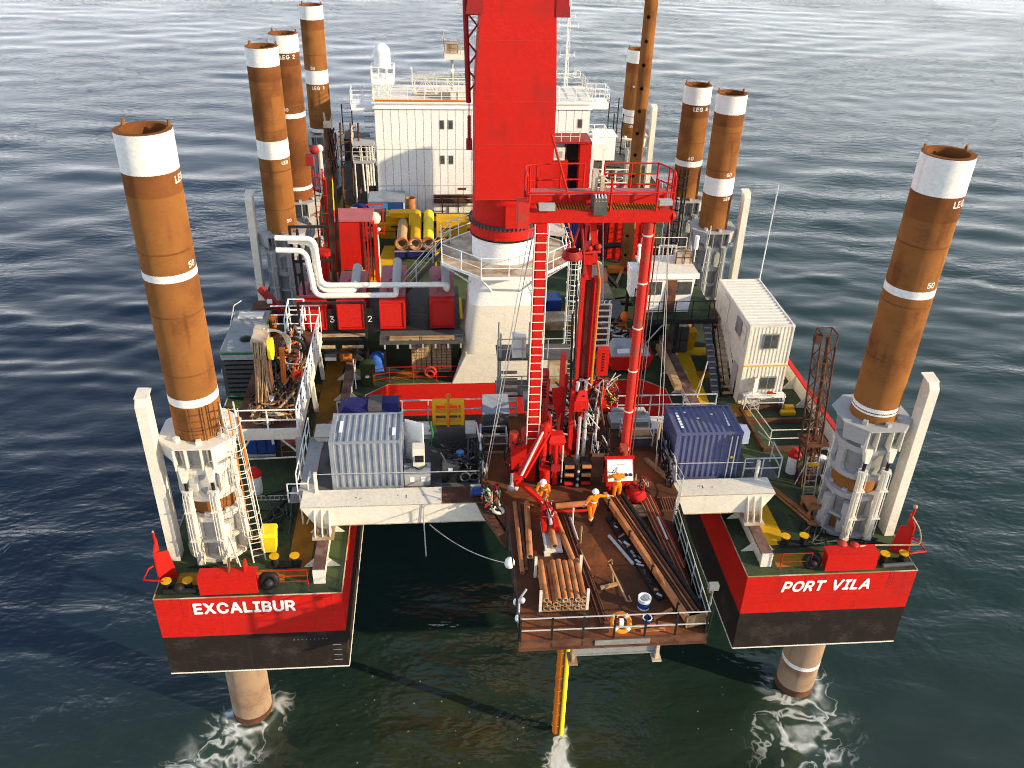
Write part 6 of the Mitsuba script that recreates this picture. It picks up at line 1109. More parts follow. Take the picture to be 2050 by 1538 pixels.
t = thing('hose_tower', 'rusty sheave post with a yellow disc and tan hoses draped over it', 'hose rack'); part(t, 'post', M().box(-13.15, -12.5, 10.6, 11.2, 2.7, 5.5), 'rust_brown'); part(t, 'head_box', M().box(-13.2, -12.45, 10.5, 11.3, 5.5, 6.1).box(-13.15, -12.5, 11.2, 11.8, 5.6, 6.3), 'cream_rusty'); part(t, 'head_slot', M().box(-13.1, -12.95, 10.49, 10.52, 5.6, 6.0).box(-12.75, -12.6, 10.49, 10.52, 5.6, 6.0), 'black'); part(t, 'yellow_disc', M().tube([(-12.45, 10.9, 5.45), (-12.3, 10.9, 5.45)], .55, 20), 'yellow_bright')
for m, n, sd in (('wood', 12, 1), ('cream_rusty', 9, 2), ('rust_brown', 8, 3)):
    b = M(); rr = random.Random(sd)
    for k in range(n): x = rr.uniform(-13.1, -12.6); b.tube(bend([(x, 11.4, 6.0), (x + .05, 10.4, 6.1), (x + rr.uniform(-.2, .1), 10.3, 4.6), (x + rr.uniform(-.1, .5), 9.6 + rr.uniform(-.5, .3), 3.0), (x + rr.uniform(.2, .8), 8.7 + rr.uniform(-.3, .4), 2.75)], .6), .04, 6)
    part(t, 'draped_hose', b, m, kind='stuff')
b = M(); rr = random.Random(8)
for k in range(6): b.tube(bend([(-12.7, 11.3, 6.1 + .04 * k), (-12.2, 11.8, 6.0), (-11.9 + .06 * k, 12.2, 5.4), (-11.8, 12.4, 4.4)], .5), .045, 6)
part(t, 'over_hose', b, 'white_worn', kind='stuff')
t = thing('hose_heap', 'tangle of tan, orange and black hoses on the left working platform', 'hoses'); clutter_hoses(t, 'hose', (-13.6, -11.2, 8.4, 15.8, 2.75, 3.3), 46, ('black', 'grey_dark', 'rust_brown', 'black', 'wood'), .06, 90); clutter_hoses(t, 'hose', (-13.6, -11.2, 8.4, 10.8, 2.75, 3.5), 40, ('rust_brown', 'rust_pipe', 'wood', 'black', 'rust_brown', 'cream_rusty'), .05, 91); clutter_hoses(t, 'hose', (-12.6, -11.3, 12.0, 15.5, 2.8, 4.6), 40, ('black', 'rust_brown', 'grey', 'rust_brown', 'orange'), .05, 92)
part(t, 'orange_pipe', M().tube([(-12.1, 11.6, 2.8), (-12.05, 11.8, 5.0)], .13, 10).tube([(-11.7, 11.8, 2.8), (-11.6, 11.9, 3.8)], .06, 8), 'orange'); part(t, 'white_pot', M().tube([(-12.5, 9.8, 2.7), (-12.5, 9.8, 3.4)], .22, 12), 'white'); part(t, 'drum', M().tube([(-12.4, 13.4, 3.6), (-11.5, 13.4, 3.6)], .6, 18), 'rust_brown'); part(t, 'coil', M().torus((-11.6, 13.2, 4.4), .45, .09, (.3, 1, .3)), 'black'); part(t, 'plank', M().box(-13.2, -11.6, 9.0, 9.4, 2.7, 2.85), 'wood'); part(t, 'red_part', M().box(-11.8, -11.3, 12.2, 12.6, 2.7, 3.3).bar((-11.9, 12.0, 2.8), (-11.4, 12.3, 4.2), .1), 'red_old')
t = thing('generator_container', 'dark generator container with green edges behind the near left leg', 'generator'); part(t, 'body', M().box(-15.95, -14.0, 15.0, 19.9, .3, 3.0), 'grey_dark'); part(t, 'roof', M().box(-15.95, -14.0, 15.0, 19.9, 3.0, 3.06), 'grey_mid'); part(t, 'green_edge', M().box(-15.97, -13.98, 14.94, 15.0, 2.9, 3.0).box(-14.0, -13.95, 15.0, 19.9, 2.98, 3.07).box(-15.97, -13.98, 14.94, 15.0, .3, .36), 'green'); lv = M()
for k in range(8): lv.bar((-15.75, 14.95, .6 + .28 * k), (-14.15, 14.95, .6 + .28 * k), .09, .05)
part(t, 'louvre', lv, 'black', kind='stuff'); part(t, 'roof_hatch', M().box(-15.7, -14.3, 18.9, 19.6, 3.06, 3.14), 'cream'); part(t, 'soot_vent', M().ball((-14.8, 16.4, 3.08), .35, 12, .4, True), 'black'); part(t, 'name_plate', M().box(-14.75, -14.2, 14.93, 14.945, 2.68, 2.76), 'white'); part(t, 'front_vent', M().box(-15.9, -14.05, 14.9, 15.0, 2.62, 2.9), 'grey'); part(t, 'side_panel', M().box(-14.0, -13.96, 15.3, 16.2, 1.2, 2.8), 'black'); part(t, 'roof_rail', M().tube([(-16.0, 15.0, 1.8), (-15.95, 19.5, 3.6), (-15.6, 19.9, 3.7)], .03, 5), 'white_worn')
single('grey_fan_box', M().box(-14.3, -13.9, 15.5, 16.2, 3.06, 3.5), 'grey', 'small grey box on the roof of the dark generator container', 'box')
t = thing('red_deck_crane', 'small dark red folded crane at the left edge behind the generator container', 'crane'); part(t, 'jib', M().bar((-14.7, 21, 4.0), (-13.2, 20.6, 2.2), .28, .4), 'red_dark'); part(t, 'base', M().tube([(-14.6, 21.5, .02), (-14.6, 21.5, 2.6)], .5, 14).box(-15.4, -13.6, 21, 22.4, 1.6, 2.5), 'rust_brown'); part(t, 'jib_plate', M().box(-14.3, -14.0, 20.5, 20.8, 3.2, 3.4), 'white'); part(t, 'rusty_cover', M().ball((-15.0, 20.9, 1.6), .8, 14, .8), 'rust_pipe'); part(t, 'orange_vest', M().tube([(-13.9, 19.4, 1.2), (-13.7, 18.8, 3.2)], .25, 10), 'orange')
t = thing('blue_tool_box', 'dark blue open tool container under the left working platform', 'container'); part(t, 'body', M().box(-13.85, -12.5, 9.5, 11.2, .35, 1.95), 'blue'); part(t, 'rib', M().box(-13.4, -13.36, 9.47, 9.5, .35, 1.95).box(-12.95, -12.91, 9.47, 9.5, .35, 1.95), 'tarp_blue'); part(t, 'base_frame', M().box(-13.85, -12.5, 9.4, 9.5, .05, .12).box(-13.85, -12.5, 9.4, 9.5, .22, .3), 'grey'); part(t, 'lettering_strip', M().box(-12.62, -12.5, 9.46, 9.5, .9, 1.9), 'white')
single('rust_red_bin', M().hexa([(-12.2, 9.6, .8), (-11.4, 9.6, .8), (-11.4, 10.4, .8), (-12.2, 10.4, .8), (-12.3, 9.5, 1.7), (-11.3, 9.5, 1.7), (-11.3, 10.5, 1.7), (-12.3, 10.5, 1.7)]).rail([(-12.2, 9.5, .02), (-11.4, 9.5, .02)], .8, .8, 2), 'purple_red', 'rust red hopper on a stand right of the dark blue tool container', 'hopper')
for x, y, l in ((-13.0, 6.85, 'white drum with a red cone lid behind the near left leg ladder'), (12.95, 7.2, 'white drum with a red cone lid beside the dark lattice tower')):
    t = thing('red_lidded_drum', l, 'drum'); part(t, 'drum', M().lathe((x, y, .02), [(.27, 0), (.27, 1.0), (0, 1.0)], 18), 'white'); part(t, 'lid', M().lathe((x, y, .02), [(.33, 1.0), (.33, 1.08), (.12, 1.4), (0, 1.42)], 18), 'red')
single('deck_ladder', M().ladder((-12.95, 6.3, .06), (-11.5, 6.3, .06), .3, (0, 1, 0), .03, .2, .02), 'steel', 'grey ladder lying flat on the dark deck', 'ladder')
t = thing('wheeled_bin', 'bright yellow wheeled bin with its lid shut', 'bin'); part(t, 'body', M().hexa([(-12.0, 2.5, .08), (-11.5, 2.5, .08), (-11.5, 2.95, .08), (-12.0, 2.95, .08), (-12.08, 2.38, 1.05), (-11.42, 2.38, 1.05), (-11.42, 3.05, 1.05), (-12.08, 3.05, 1.05)]), 'yellow_bright'); part(t, 'lid', M().hexa([(-12.1, 2.33, 1.05), (-11.4, 2.33, 1.05), (-11.4, 3.1, 1.05), (-12.1, 3.1, 1.05), (-12.05, 2.45, 1.14), (-11.45, 2.45, 1.14), (-11.45, 3.1, 1.18), (-12.05, 3.1, 1.18)]), 'yellow_bright')
for x in (-12.02, -11.48): part(t, 'wheel', M().tube([(x - .03, 3.05, .12), (x + .03, 3.05, .12)], .12, 12), 'rubber')

# ---------------------------------------------------------------- starboard things
t = thing('lattice_tower', 'dark rusty lattice tower leaning beside the near right leg', 'tower'); b = M(); B0, B1 = np.array([13.35, 6.3, .05]), np.array([12.85, 6.6, 7.6]); cs = [np.array(q) for q in ((-.35, -.35, 0), (.35, -.35, 0), (.35, .35, 0), (-.35, .35, 0))]
for c in cs: b.tube([B0 + c, B1 + c], .05, 6)
N = 9
for k in range(N):
    a0, a1 = B0 + (B1 - B0) * k / N, B0 + (B1 - B0) * (k + 1) / N
    for i in range(4): b.tube([a0 + cs[i], a0 + cs[(i + 1) % 4]], .028, 5); b.tube([a0 + cs[i], a1 + cs[(i + 1) % 4]], .024, 5)
part(t, 'lattice', b, 'rust_brown'); part(t, 'guide_tube', M().tube([B0 + [.1, 0, 0], B1 + [.1, 0, .3]], .09, 8), 'rust_brown'); part(t, 'head_frame', M().rail([B1 + cs[0], B1 + cs[1], B1 + cs[2], B1 + cs[3], B1 + cs[0]], .6, .7, 1, .035, .035).box(12.2, 12.5, 6.2, 6.5, 7.8, 8.15), 'rust_brown'); part(t, 'platform', M().box(12.7, 13.9, 5.9, 6.9, 2.4, 2.5), 'rust_brown')
t = thing('step_ladder', 'grey step ladder with a yellow tread at the foot of the lattice tower', 'ladder'); part(t, 'ladder', M().ladder((13.0, 5.0, .05), (13.15, 5.7, 2.0), .55, (1, 0, 0), .03, .28).tube([(12.8, 6.2, .05), (12.95, 5.7, 2.0)], .025, 5), 'steel'); part(t, 'tread', M().box(12.9, 13.4, 5.45, 5.75, 1.6, 1.66), 'yellow')
single('rod_bundle', M().tube([(11.0, 6.6, .12), (12.4, 3.2, .12)], .06, 6).tube([(11.12, 6.7, .12), (12.55, 3.3, .12)], .05, 6).tube([(11.25, 6.6, .12), (12.7, 3.5, .12)], .05, 6).tube([(11.1, 6.5, .2), (12.5, 3.4, .2)], .05, 6).box(12.3, 12.9, 3.0, 3.3, .03, .15), 'rust_pipe', 'rusty rods lying on the right deck behind the right girder', 'rods')
single('wooden_bench', M().box(12.35, 13.0, 3.5, 4.5, .6, .68).box(12.4, 12.5, 3.5, 3.6, .02, .6).box(12.85, 12.95, 3.5, 3.6, .02, .6).box(12.4, 12.5, 4.4, 4.5, .02, .6), 'rust_pipe', 'orange brown bench at the foot of the near right jacking unit', 'bench')
single('white_drum', M().tube([(14.3, 7.1, .02), (14.3, 7.1, .9)], .3, 14).ball((14.3, 7.1, .9), .3, 14, .3, True), 'white', 'white drum between the lattice tower and the near right leg', 'drum')
single('dark_pump', M().ball((14.6, 6.3, .9), .5, 12).box(14.2, 15.0, 5.9, 6.6, .02, .8).tube([(14.5, 6.2, 1.2), (14.8, 6, 1.7)], .1, 8), 'grey_dark', 'dark grey pump behind the near right leg', 'pump')
single('rusty_plate', M().box(14.9, 15.6, 7.0, 7.2, .9, 1.9), 'rust_pipe', 'rusty plate bracket behind the near right jacking unit', 'bracket')
single('deck_hose', M().tube(bend([(13.4, .5, 1.05), (14.3, .7, .9), (15.3, .6, .95), (16.2, .6, .9), (16.25, 1.0, 1.4), (15.9, 1.3, 1.9)], .3), .035, 6), 'cream_rusty', 'pale hose looped along the stern rail above PORT VILA', 'hose'); single('red_cloth', M().ball((12.7, .7, 1.05), .22, 10, .6).ball((13.2, .6, 1.05), .2, 10, .5), 'red_old', 'crumpled red cloth lying on the stern plate above PORT VILA', 'cloth')
# control cab on its platform
t = thing('control_cab', 'white control cab with two windows and a brown door on a railed platform', 'cab')
def wallq(x0, x1, y0, y1, z0, z1, ins): return [(x0 + ins, y0 + ins, z0), (x1 - ins, y0 + ins, z0), (x1 - ins, y1, z0), (x0 + ins, y1, z0), (x0, y0, z1), (x1, y0, z1), (x1, y1, z1), (x0, y1, z1)]
part(t, 'body', M().hexa(wallq(7.6, 10.45, 18.75, 21.3, 3.1, 5.45, .16)), 'white'); part(t, 'roof', M().box(7.45, 10.6, 18.6, 21.5, 5.45, 5.6), 'cream'); part(t, 'roof_brow', M().box(7.45, 10.6, 18.58, 18.66, 5.35, 5.65), 'white'); part(t, 'side_wing', M().hexa([(7.0, 20, 3.6), (7.6, 20, 3.6), (7.6, 21, 3.6), (7.0, 21, 3.6), (6.9, 20, 5.4), (7.6, 20, 5.4), (7.6, 21, 5.4), (6.9, 21, 5.4)]), 'white')
for x in (8.1, 9.85):
    w = part(t, 'window', M().box(x - .42, x + .42, 18.74, 18.8, 4.3, 5.1), 'grey_dark'); part(w, 'pane', M().box(x - .36, x + .36, 18.725, 18.742, 4.36, 5.04), 'glass')
part(t, 'door', M().box(8.75, 9.4, 18.76, 18.86, 3.15, 5.2), 'rust_brown'); part(t, 'roof_rail', M().rail([(7.7, 21.3, 5.6), (10.4, 21.3, 5.6)], 1.2, 1.3, 2, .03, .03).rail([(8.6, 20.6, 5.6), (9.6, 20.6, 5.6)], 1.0, .25, 1, .025, .03), 'white_worn')
t = thing('cab_platform', 'black railed platform carrying the white control cab', 'platform'); part(t, 'floor', M().box(7.3, 11.9, 18.1, 22.5, 2.92, 3.05), 'deck'); part(t, 'front_beam', M().box(7.3, 11.9, 18.0, 18.1, 2.75, 3.05), 'black'); part(t, 'rail', M().rail([(7.3, 20, 3.05), (7.3, 18.1, 3.05), (11.3, 18.1, 3.05)], 1.1, 1.1, 2, .025, .03), 'black')
for x, y in ((7.4, 18.2), (9.6, 18.3), (11.8, 18.2), (11.8, 22.3), (7.4, 22.3)): part(t, 'post', M().box(x - .09, x + .09, y - .09, y + .09, .02, 2.9), 'black')
part(t, 'brace', M().tube([(7.5, 18.2, 1.0), (8.9, 18.2, 2.9)], .04, 6), 'steel'); part(t, 'back_panel', M().box(7.6, 9.7, 21, 21.1, .05, 2.8), 'black'); part(t, 'tan_locker', M().box(10.6, 11.5, 21.5, 22.2, .02, 2.6), 'rust_pipe')
t = thing('tan_locker', 'tan box resting on the roof of the control cab', 'box'); part(t, 'box', M().box(9.6, 10.5, 20.2, 21.0, 5.6, 6.2), 'cream_rusty'); part(t, 'frame', M().rail([(9.55, 20.15, 5.6), (10.55, 20.15, 5.6)], .8, .5, 2), 'rust_brown')
single('white_antenna', M().tube([(10.75, 20.5, 5.6), (10.75, 20.5, 6.4)], .03, 5).tube([(10.75, 20.5, 6.4), (10.75, 20.5, 7.2)], .13, 10), 'white', 'white capsule aerial at the right rear of the cab roof', 'aerial'); single('whip_aerial', M().tube([(11.0, 19.5, 5.4), (11.15, 19.5, 8.2)], .03, 5), 'white_worn', 'thin pale aerial at the right front of the cab roof', 'aerial'); single('white_horn', M().tube([(7.5, 20.8, 5.4), (7.45, 20.8, 6.5)], .09, 8).ball((7.45, 20.8, 6.5), .13, 8), 'white', 'white horn post on the left corner of the cab', 'horn')
t = thing('blue_black_cabinet', 'dark cabinet with pale top under the control cab platform', 'cabinet'); part(t, 'body', M().box(9.75, 10.75, 19.5, 20.4, .05, 1.7), 'grey_dark'); part(t, 'top_box', M().tube([(10.0, 19.6, 1.85), (10.6, 19.6, 1.85)], .12, 10), 'white_worn'); part(t, 'door_seam', M().box(9.8, 10.7, 19.47, 19.5, .85, .9).box(10.23, 10.27, 19.47, 19.5, .1, 1.65), 'black')
single('yellow_bin', M().hexa([(10.85, 19.9, .05), (11.3, 19.9, .05), (11.3, 20.4, .05), (10.85, 20.4, .05), (10.8, 19.8, 1.15), (11.35, 19.8, 1.15), (11.35, 20.45, 1.15), (10.8, 20.45, 1.15)]).box(10.78, 11.38, 19.78, 20.47, 1.15, 1.25), 'yellow', 'yellow wheeled bin beside the dark cabinet under the cab platform', 'bin')
t = thing('deck_stair', 'black steel stair with pale treads climbing to the control cab platform', 'stair'); S0, S1 = np.array([11.55, 14.3, .05]), np.array([11.75, 18.6, 3.0])
for q in (-.1, .55): part(t, 'stringer', M().bar(S0 + [q, 0, 0], S1 + [q, 0, 0], .06, .25), 'black')
for k in range(13): c = S0 + (S1 - S0) * (k + .5) / 13; part(t, 'tread', M().box(c[0] - .07, c[0] + .52, c[1] - .12, c[1] + .12, c[2], c[2] + .04), 'wood')
part(t, 'hand_rail', M().tube([S0 + [.55, 0, 1.0], S1 + [.55, 0, 1.0]], .03, 6).tube([S0 + [-.1, 0, 1.0], S1 + [-.1, 0, 1.0]], .03, 6).tube([S0 + [.55, 0, .05], S0 + [.55, 0, 1.0]], .03, 5).tube([S0 + [-.1, 0, .05], S0 + [-.1, 0, 1.0]], .03, 5).tube([(S0 + S1) / 2 + [.55, 0, 0], (S0 + S1) / 2 + [.55, 0, 1.0]], .03, 5), 'black'); b = M()
part(t, 'cable_tray', M().bar(S0 + [-.45, 0, .05], S1 + [-.45, 0, .05], .45, .06), 'grey_dark')
for k in range(14): c = S0 + (S1 - S0) * (k + .5) / 14; b.box(c[0] - .64, c[0] - .26, c[1] - .08, c[1] + .08, c[2] + .1, c[2] + .13)
part(t, 'tray_rung', b, 'cont_grey', kind='stuff'); part(t, 'top_landing', M().box(11.3, 12.1, 18.6, 19.6, 2.95, 3.02), 'rust_brown')
t = thing('enclosed_boat', 'red enclosed boat with a white canopy on the deck right of the drill rig', 'boat'); H = [(5.4, 17.2), (6.0, 16.7), (7.4, 16.7), (8.0, 17.3), (8.0, 18.3), (5.4, 18.3)]
part(t, 'hull', M().hexa([(5.7, 17.0, .3), (7.7, 17.0, .3), (7.8, 18.3, .3), (5.6, 18.3, .3), (5.4, 16.8, 1.25), (8.0, 16.8, 1.25), (8.05, 18.5, 1.25), (5.35, 18.5, 1.25)]), 'red'); part(t, 'canopy', M().hexa([(5.55, 16.95, 1.25), (7.85, 16.95, 1.25), (7.85, 18.4, 1.25), (5.55, 18.4, 1.25), (5.8, 17.3, 1.8), (7.6, 17.3, 1.8), (7.6, 18.2, 1.8), (5.8, 18.2, 1.8)]), 'cont_grey'); part(t, 'canopy_window', M().box(5.9, 6.6, 17.05, 17.15, 1.38, 1.65).box(6.8, 7.5, 17.05, 17.15, 1.38, 1.65), 'white'); part(t, 'cradle', M().box(5.8, 6.0, 17, 18.3, .02, .3).box(7.4, 7.6, 17, 18.3, .02, .3), 'black')
single('wood_beams', M().box(8.6, 9.0, 14.0, 18.8, .72, 1.05), 'wood', 'long timber lying on the far part of the right skid rail', 'timber'); single('marker_stake', M().tube([(9.9, 13.9, .02), (10.3, 14.2, 2.4)], .035, 5), 'cream', 'pale stake standing beside the bright yellow walkway', 'stake'); single('marker_stake', M().tube([(9.4, 13.0, .9), (10.2, 14.0, 2.0)], .03, 5), 'wood', 'tan stake leaning over the right skid rail', 'stake')
t = thing('valve_manifold', 'row of rusty valves and pale pipes behind the dark blue container', 'valves'); clutter_hoses(t, 'pipe', (8.8, 11.6, 10.2, 11.6, .1, 1.1), 16, ('white_worn', 'rust_pipe', 'rust_brown'), .06, 95)
for k in range(5): part(t, 'valve', M().ball((9.2 + .45 * k, 10.9, 1.0 + .1 * (k % 2)), .17, 10), 'rust_brown')
single('orange_floor_plate', M().box(11.6, 12.6, 12.2, 13.3, .03, .07), 'walk', 'orange painted plate at the foot of the black stair', 'plate')

# ---------------------------------------------------------------- far deck machinery
def perforated(x, y, z0, z1, r):
    a = m3.Manifold.cylinder(z1 - z0, r, r, 40).translate([x, y, z0]); inner = m3.Manifold.cylinder(z1 - z0 + 2, r - .06, r - .06, 40).translate([x, y, z0 - 1]); a = a - inner
    for k in range(int((z1 - z0) / 1.45)):
        h = m3.Manifold.cylinder(r * 2.6, .12, .12, 14).rotate([90, 0, 0]).rotate([0, 0, -12]).translate([x - .1, y + .0, z0 + 1.2 + 1.45 * k]); a = a - h
    m = a.to_mesh(); t = trimesh.graph.smooth_shade(trimesh.Trimesh(m.vert_properties[:, :3], m.tri_verts), angle=.6, facet_minarea=None); return np.array(t.vertices), np.array(t.faces)
t = thing('perforated_pipe', 'tall upright rusty pipe with a line of holes, right of the crane tower', 'pipe'); part(t, 'tube', perforated(9.25, 31.6, .3, 26, .42), 'rust_leg'); part(t, 'collar', M().lathe((9.25, 31.6, 0), [(.42, .3), (.5, .3), (.5, .55), (.42, .6)], 20), 'red_dark'); part(t, 'tip', M().lathe((9.25, 31.6, 0), [(.36, -.6), (.36, .3)], 20), 'cream_rusty'); part(t, 'guide_clamp', M().box(7.9, 9.0, 31.0, 31.6, .2, .6), 'orange'); part(t, 'prop', M().bar((8.9, 31.2, .3), (8.0, 29.0, .02), .15), 'wood')
t = thing('red_container', 'large dark red container block behind the perforated pipe', 'container'); part(t, 'body', M().box(8.3, 11.6, 34.0, 38.0, .05, 2.9), 'red'); part(t, 'frame', M().box(6.5, 8.2, 34.0, 34.2, 1.0, 1.2).box(6.5, 6.7, 34.0, 34.2, .05, 2.9).box(8.0, 8.2, 34.0, 34.2, .05, 2.9).box(6.5, 8.2, 34.0, 34.2, 2.7, 2.9), 'red_dark'); part(t, 'white_panel', M().box(6.9, 7.5, 34.1, 34.2, 1.5, 2.3), 'white_worn'); part(t, 'back_body', M().box(6.5, 8.2, 34.4, 37, .05, 2.6), 'red_dark')
single('dark_blue_tank', M().box(4.9, 5.9, 33.6, 35.5, .05, 3.3), 'blue', 'dark blue upright tank left of the dark red container', 'tank'); single('black_container', M().box(1.6, 4.6, 36.0, 39.0, .05, 2.6).box(1.5, 4.7, 35.9, 39.1, 2.6, 2.7), 'black', 'black container seen between the crane and the dark blue tank', 'container')
t = thing('black_excavator_arm', 'black bent machine arm lying on the deck behind the boat', 'arm'); part(t, 'arm', M().tube(bend([(6.0, 31, .2), (5.9, 31, 2.2), (8.6, 31, 2.4)], .5), .2, 8).tube(bend([(6.9, 29, .2), (6.6, 29, 1.8), (8.0, 28, .5)], .3), .15, 8), 'black'); part(t, 'rusty_plate', M().plate([(6.4, 30, .1), (7.0, 30, .1), (7.0, 30, 1.9), (6.5, 30, 1.9)], .2), 'rust_pipe'); part(t, 'drum', M().tube([(5.6, 28.5, .9), (7.2, 28.5, .9)], .8, 16), 'rust_brown')
t = thing('black_machine', 'dark machine with hoses behind the control cab and the boat', 'machine'); part(t, 'body', M().box(4.6, 7.4, 22.0, 24.6, .05, 1.2).box(4.8, 7.0, 24.8, 26.5, .05, 1.5), 'grey_dark'); part(t, 'panel', M().box(4.8, 7.2, 21.95, 22.0, .4, 1.1), 'black'); part(t, 'tilted_frame', M().bar((7.2, 26, .3), (8.6, 23.5, 1.4), .5, .2).bar((7.6, 26.6, .3), (9.0, 24.4, 1.6), .12, .12), 'black'); clutter_hoses(t, 'hose', (4.2, 7.4, 18.9, 22.0, .1, 1.6), 40, ('black', 'grey_dark', 'black', 'steel'), .07, 96)
single('orange_float', M().ball((7.0, 21.6, .8), .42, 14, 1.5).ball((7.1, 21.2, 1.7), .3, 12), 'orange', 'orange float standing left of the control cab', 'float'); single('red_winch_box', M().box(6.9, 7.5, 18.0, 18.8, 1.2, 2.1), 'red_dark', 'dark red box on the left post of the cab platform', 'box')
single('blue_crate', M().box(1.9, 3.7, 25.0, 26.2, .05, 1.0), 'blue', 'blue crate on the deck behind the pedestal ladder', 'crate'); single('cream_trough', M().hexa([(2.2, 22.6, .05), (4.0, 22.6, .05), (4.0, 23.6, .05), (2.2, 23.6, .05), (2.0, 22.4, .8), (4.2, 22.4, .8), (4.2, 23.8, .8), (2.0, 23.8, .8)]), 'cream_rusty', 'cream trough on the deck in front of the blue crate', 'trough')
t = thing('red_mud_unit', 'tall red tank unit with ribs behind the generator sets', 'tank'); part(t, 'tank', M().box(-10.9, -9.3, 29, 31, 1.6, 5.0), 'red'); part(t, 'top', M().box(-11.1, -8.6, 28.9, 31.2, 5.0, 5.12), 'purple_red')
for k in range(4): part(t, 'rib', M().box(-9.25 + .22 * k, -9.15 + .22 * k, 28.9, 29.2, .8, 5.0), 'red' if k % 2 else 'red_dark')
part(t, 'side_beam', M().box(-8.55, -8.3, 28.8, 29.1, .05, 4.8), 'red'); part(t, 'leg', M().box(-10.9, -10.7, 29, 29.2, .02, 1.6).box(-9.5, -9.3, 29, 29.2, .02, 1.6), 'red'); part(t, 'pump', M().box(-10.5, -9.5, 28.3, 29.4, .1, 1.0), 'black'); clutter_hoses(t, 'hose', (-10.6, -9.2, 28.0, 29.0, .1, 1.8), 16, ('black', 'steel', 'rust_pipe'), .05, 97); part(t, 'lower_pillar', M().tube([(-11.7, 27, .02), (-11.7, 27, 3.6)], .3, 12).tube([(-11.7, 27, 3.5), (-11.7, 27, 3.8)], .5, 14), 'red')
t = thing('red_lamp_cage', 'red square cage round a white lamp above the yellow machine', 'lamp'); b = M()
for z in (3.4, 5.1): b.bar((-9.2, 31, z), (-8.0, 31, z), .08).bar((-9.2, 31.9, z), (-8.0, 31.9, z), .08)
for x in (-9.2, -8.0): b.bar((x, 31, 3.2), (x, 31, 5.2), .08)
part(t, 'frame', b, 'red'); part(t, 'lamp', M().ball((-8.6, 31.2, 4.4), .45, 14), 'cream'); part(t, 'small_lamp', M().ball((-8.35, 30.9, 3.7), .14, 10), 'white'); part(t, 'post', M().tube([(-8.5, 31.2, .05), (-8.5, 31.2, 3.4)], .13, 10), 'white_worn')
t = thing('red_ladder_frame', 'red caged ladder frame in front of the dark left leg', 'ladder'); part(t, 'ladder', M().ladder((-12.0, 30, 1.0), (-12.0, 30, 8.2), .6, (1, 0, 0), .05, .35), 'red'); part(t, 'cage', M().cage((-11.9, 30, 3.0), (-11.9, 30, 8.2), (1, -.5, 0), .5, 1.2, .035, 4), 'red'); part(t, 'column', M().box(-11.6, -11.1, 29.6, 30.2, 1, 7.6), 'red'); part(t, 'yellow_cover', M().box(-11.2, -11.0, 29.5, 29.7, 5.6, 7.6), 'yellow_bright'); part(t, 'head', M().ball((-12.1, 30.2, 9.4), .3, 10).box(-12.7, -12.2, 30, 30.6, 8.4, 9.0), 'red_dark'); part(t, 'vent_pipe', M().tube([(-11.8, 30.5, 6.4), (-11.8, 30.5, 9.3)], .14, 8).ball((-11.8, 30.5, 9.4), .25, 10), 'cream')
t = thing('yellow_machine', 'large yellow machine housing in front of the light blue container', 'machine'); part(t, 'base', M().box(-9.0, -5.9, 38.4, 40.2, .3, 1.25).hexa([(-8.7, 38.4, .0), (-6.2, 38.4, .0), (-6.2, 40, .0), (-8.7, 40, .0), (-9.0, 38.4, .3), (-5.9, 38.4, .3), (-5.9, 40, .3), (-9.0, 40, .3)]), 'yellow'); part(t, 'upper', M().box(-8.3, -5.8, 38.7, 40.1, 1.25, 1.75), 'yellow'); part(t, 'hood', M().box(-7.9, -6.0, 38.3, 39.2, 1.75, 2.15).hexa([(-6.5, 37.2, .9), (-5.7, 37.2, .9), (-5.7, 38.3, 1.0), (-6.5, 38.3, 1.0), (-6.5, 37.4, 1.5), (-5.7, 37.4, 1.5), (-5.7, 38.3, 2.1), (-6.5, 38.3, 2.1)]), 'yellow'); part(t, 'slot', M().box(-7.9, -6.7, 38.37, 38.4, .95, 1.08), 'black'); part(t, 'cover', M().hexa([(-9.4, 38.8, 1.25), (-8.3, 38.8, 1.25), (-8.3, 40, 1.25), (-9.4, 40, 1.25), (-9.2, 39, 1.9), (-8.3, 39, 2.0), (-8.3, 39.8, 2.0), (-9.2, 39.8, 1.9)]), 'grey_dark'); part(t, 'panel_seam', M().box(-7.55, -7.5, 38.385, 38.4, .3, 1.25).box(-9.0, -5.9, 38.385, 38.4, .62, .66), 'rust_brown', kind='stuff')
t = thing('yellow_tank', 'yellow tank block right of the three pipes', 'tank'); part(t, 'body', M().box(-4.4, -2.0, 38.6, 40.4, .05, 1.3), 'yellow'); part(t, 'slot', M().box(-4.0, -2.6, 38.57, 38.6, .7, .82), 'rust_brown')
t = thing('pipe_cradle', 'dark blue cradle under the three yellow and rusty pipes', 'cradle'); part(t, 'frame', M().box(-7.5, -4.4, 34.0, 34.3, .3, .85).box(-7.5, -7.3, 34, 40, .3, .7).box(-4.6, -4.4, 34, 40, .3, .7).box(-7.5, -4.4, 39.6, 39.9, .3, .9), 'tarp_blue'); part(t, 'edge', M().box(-7.5, -4.4, 33.95, 34.0, .75, .85), 'cont_grey')
for k, (x, m, l) in enumerate(((-6.95, 'wood', 'pale rusty wide pipe, left of three in the blue cradle'), (-5.95, 'walk_yellow', 'yellow brown wide pipe, middle of three in the blue cradle'), (-5.0, 'yellow_bright', 'bright yellow wide pipe, right of three in the blue cradle'))): pipe('wide_pipe', (x, 34.1, 1.35), (x, 40.2, 1.35), .40, m, l); k < 9 and single('pipe_flange', M().torus((x, 34.1, 1.35), .46, .08, (0, 1, 0)), 'rust_pipe', l.replace('wide pipe', 'flange on the pipe'), 'flange')
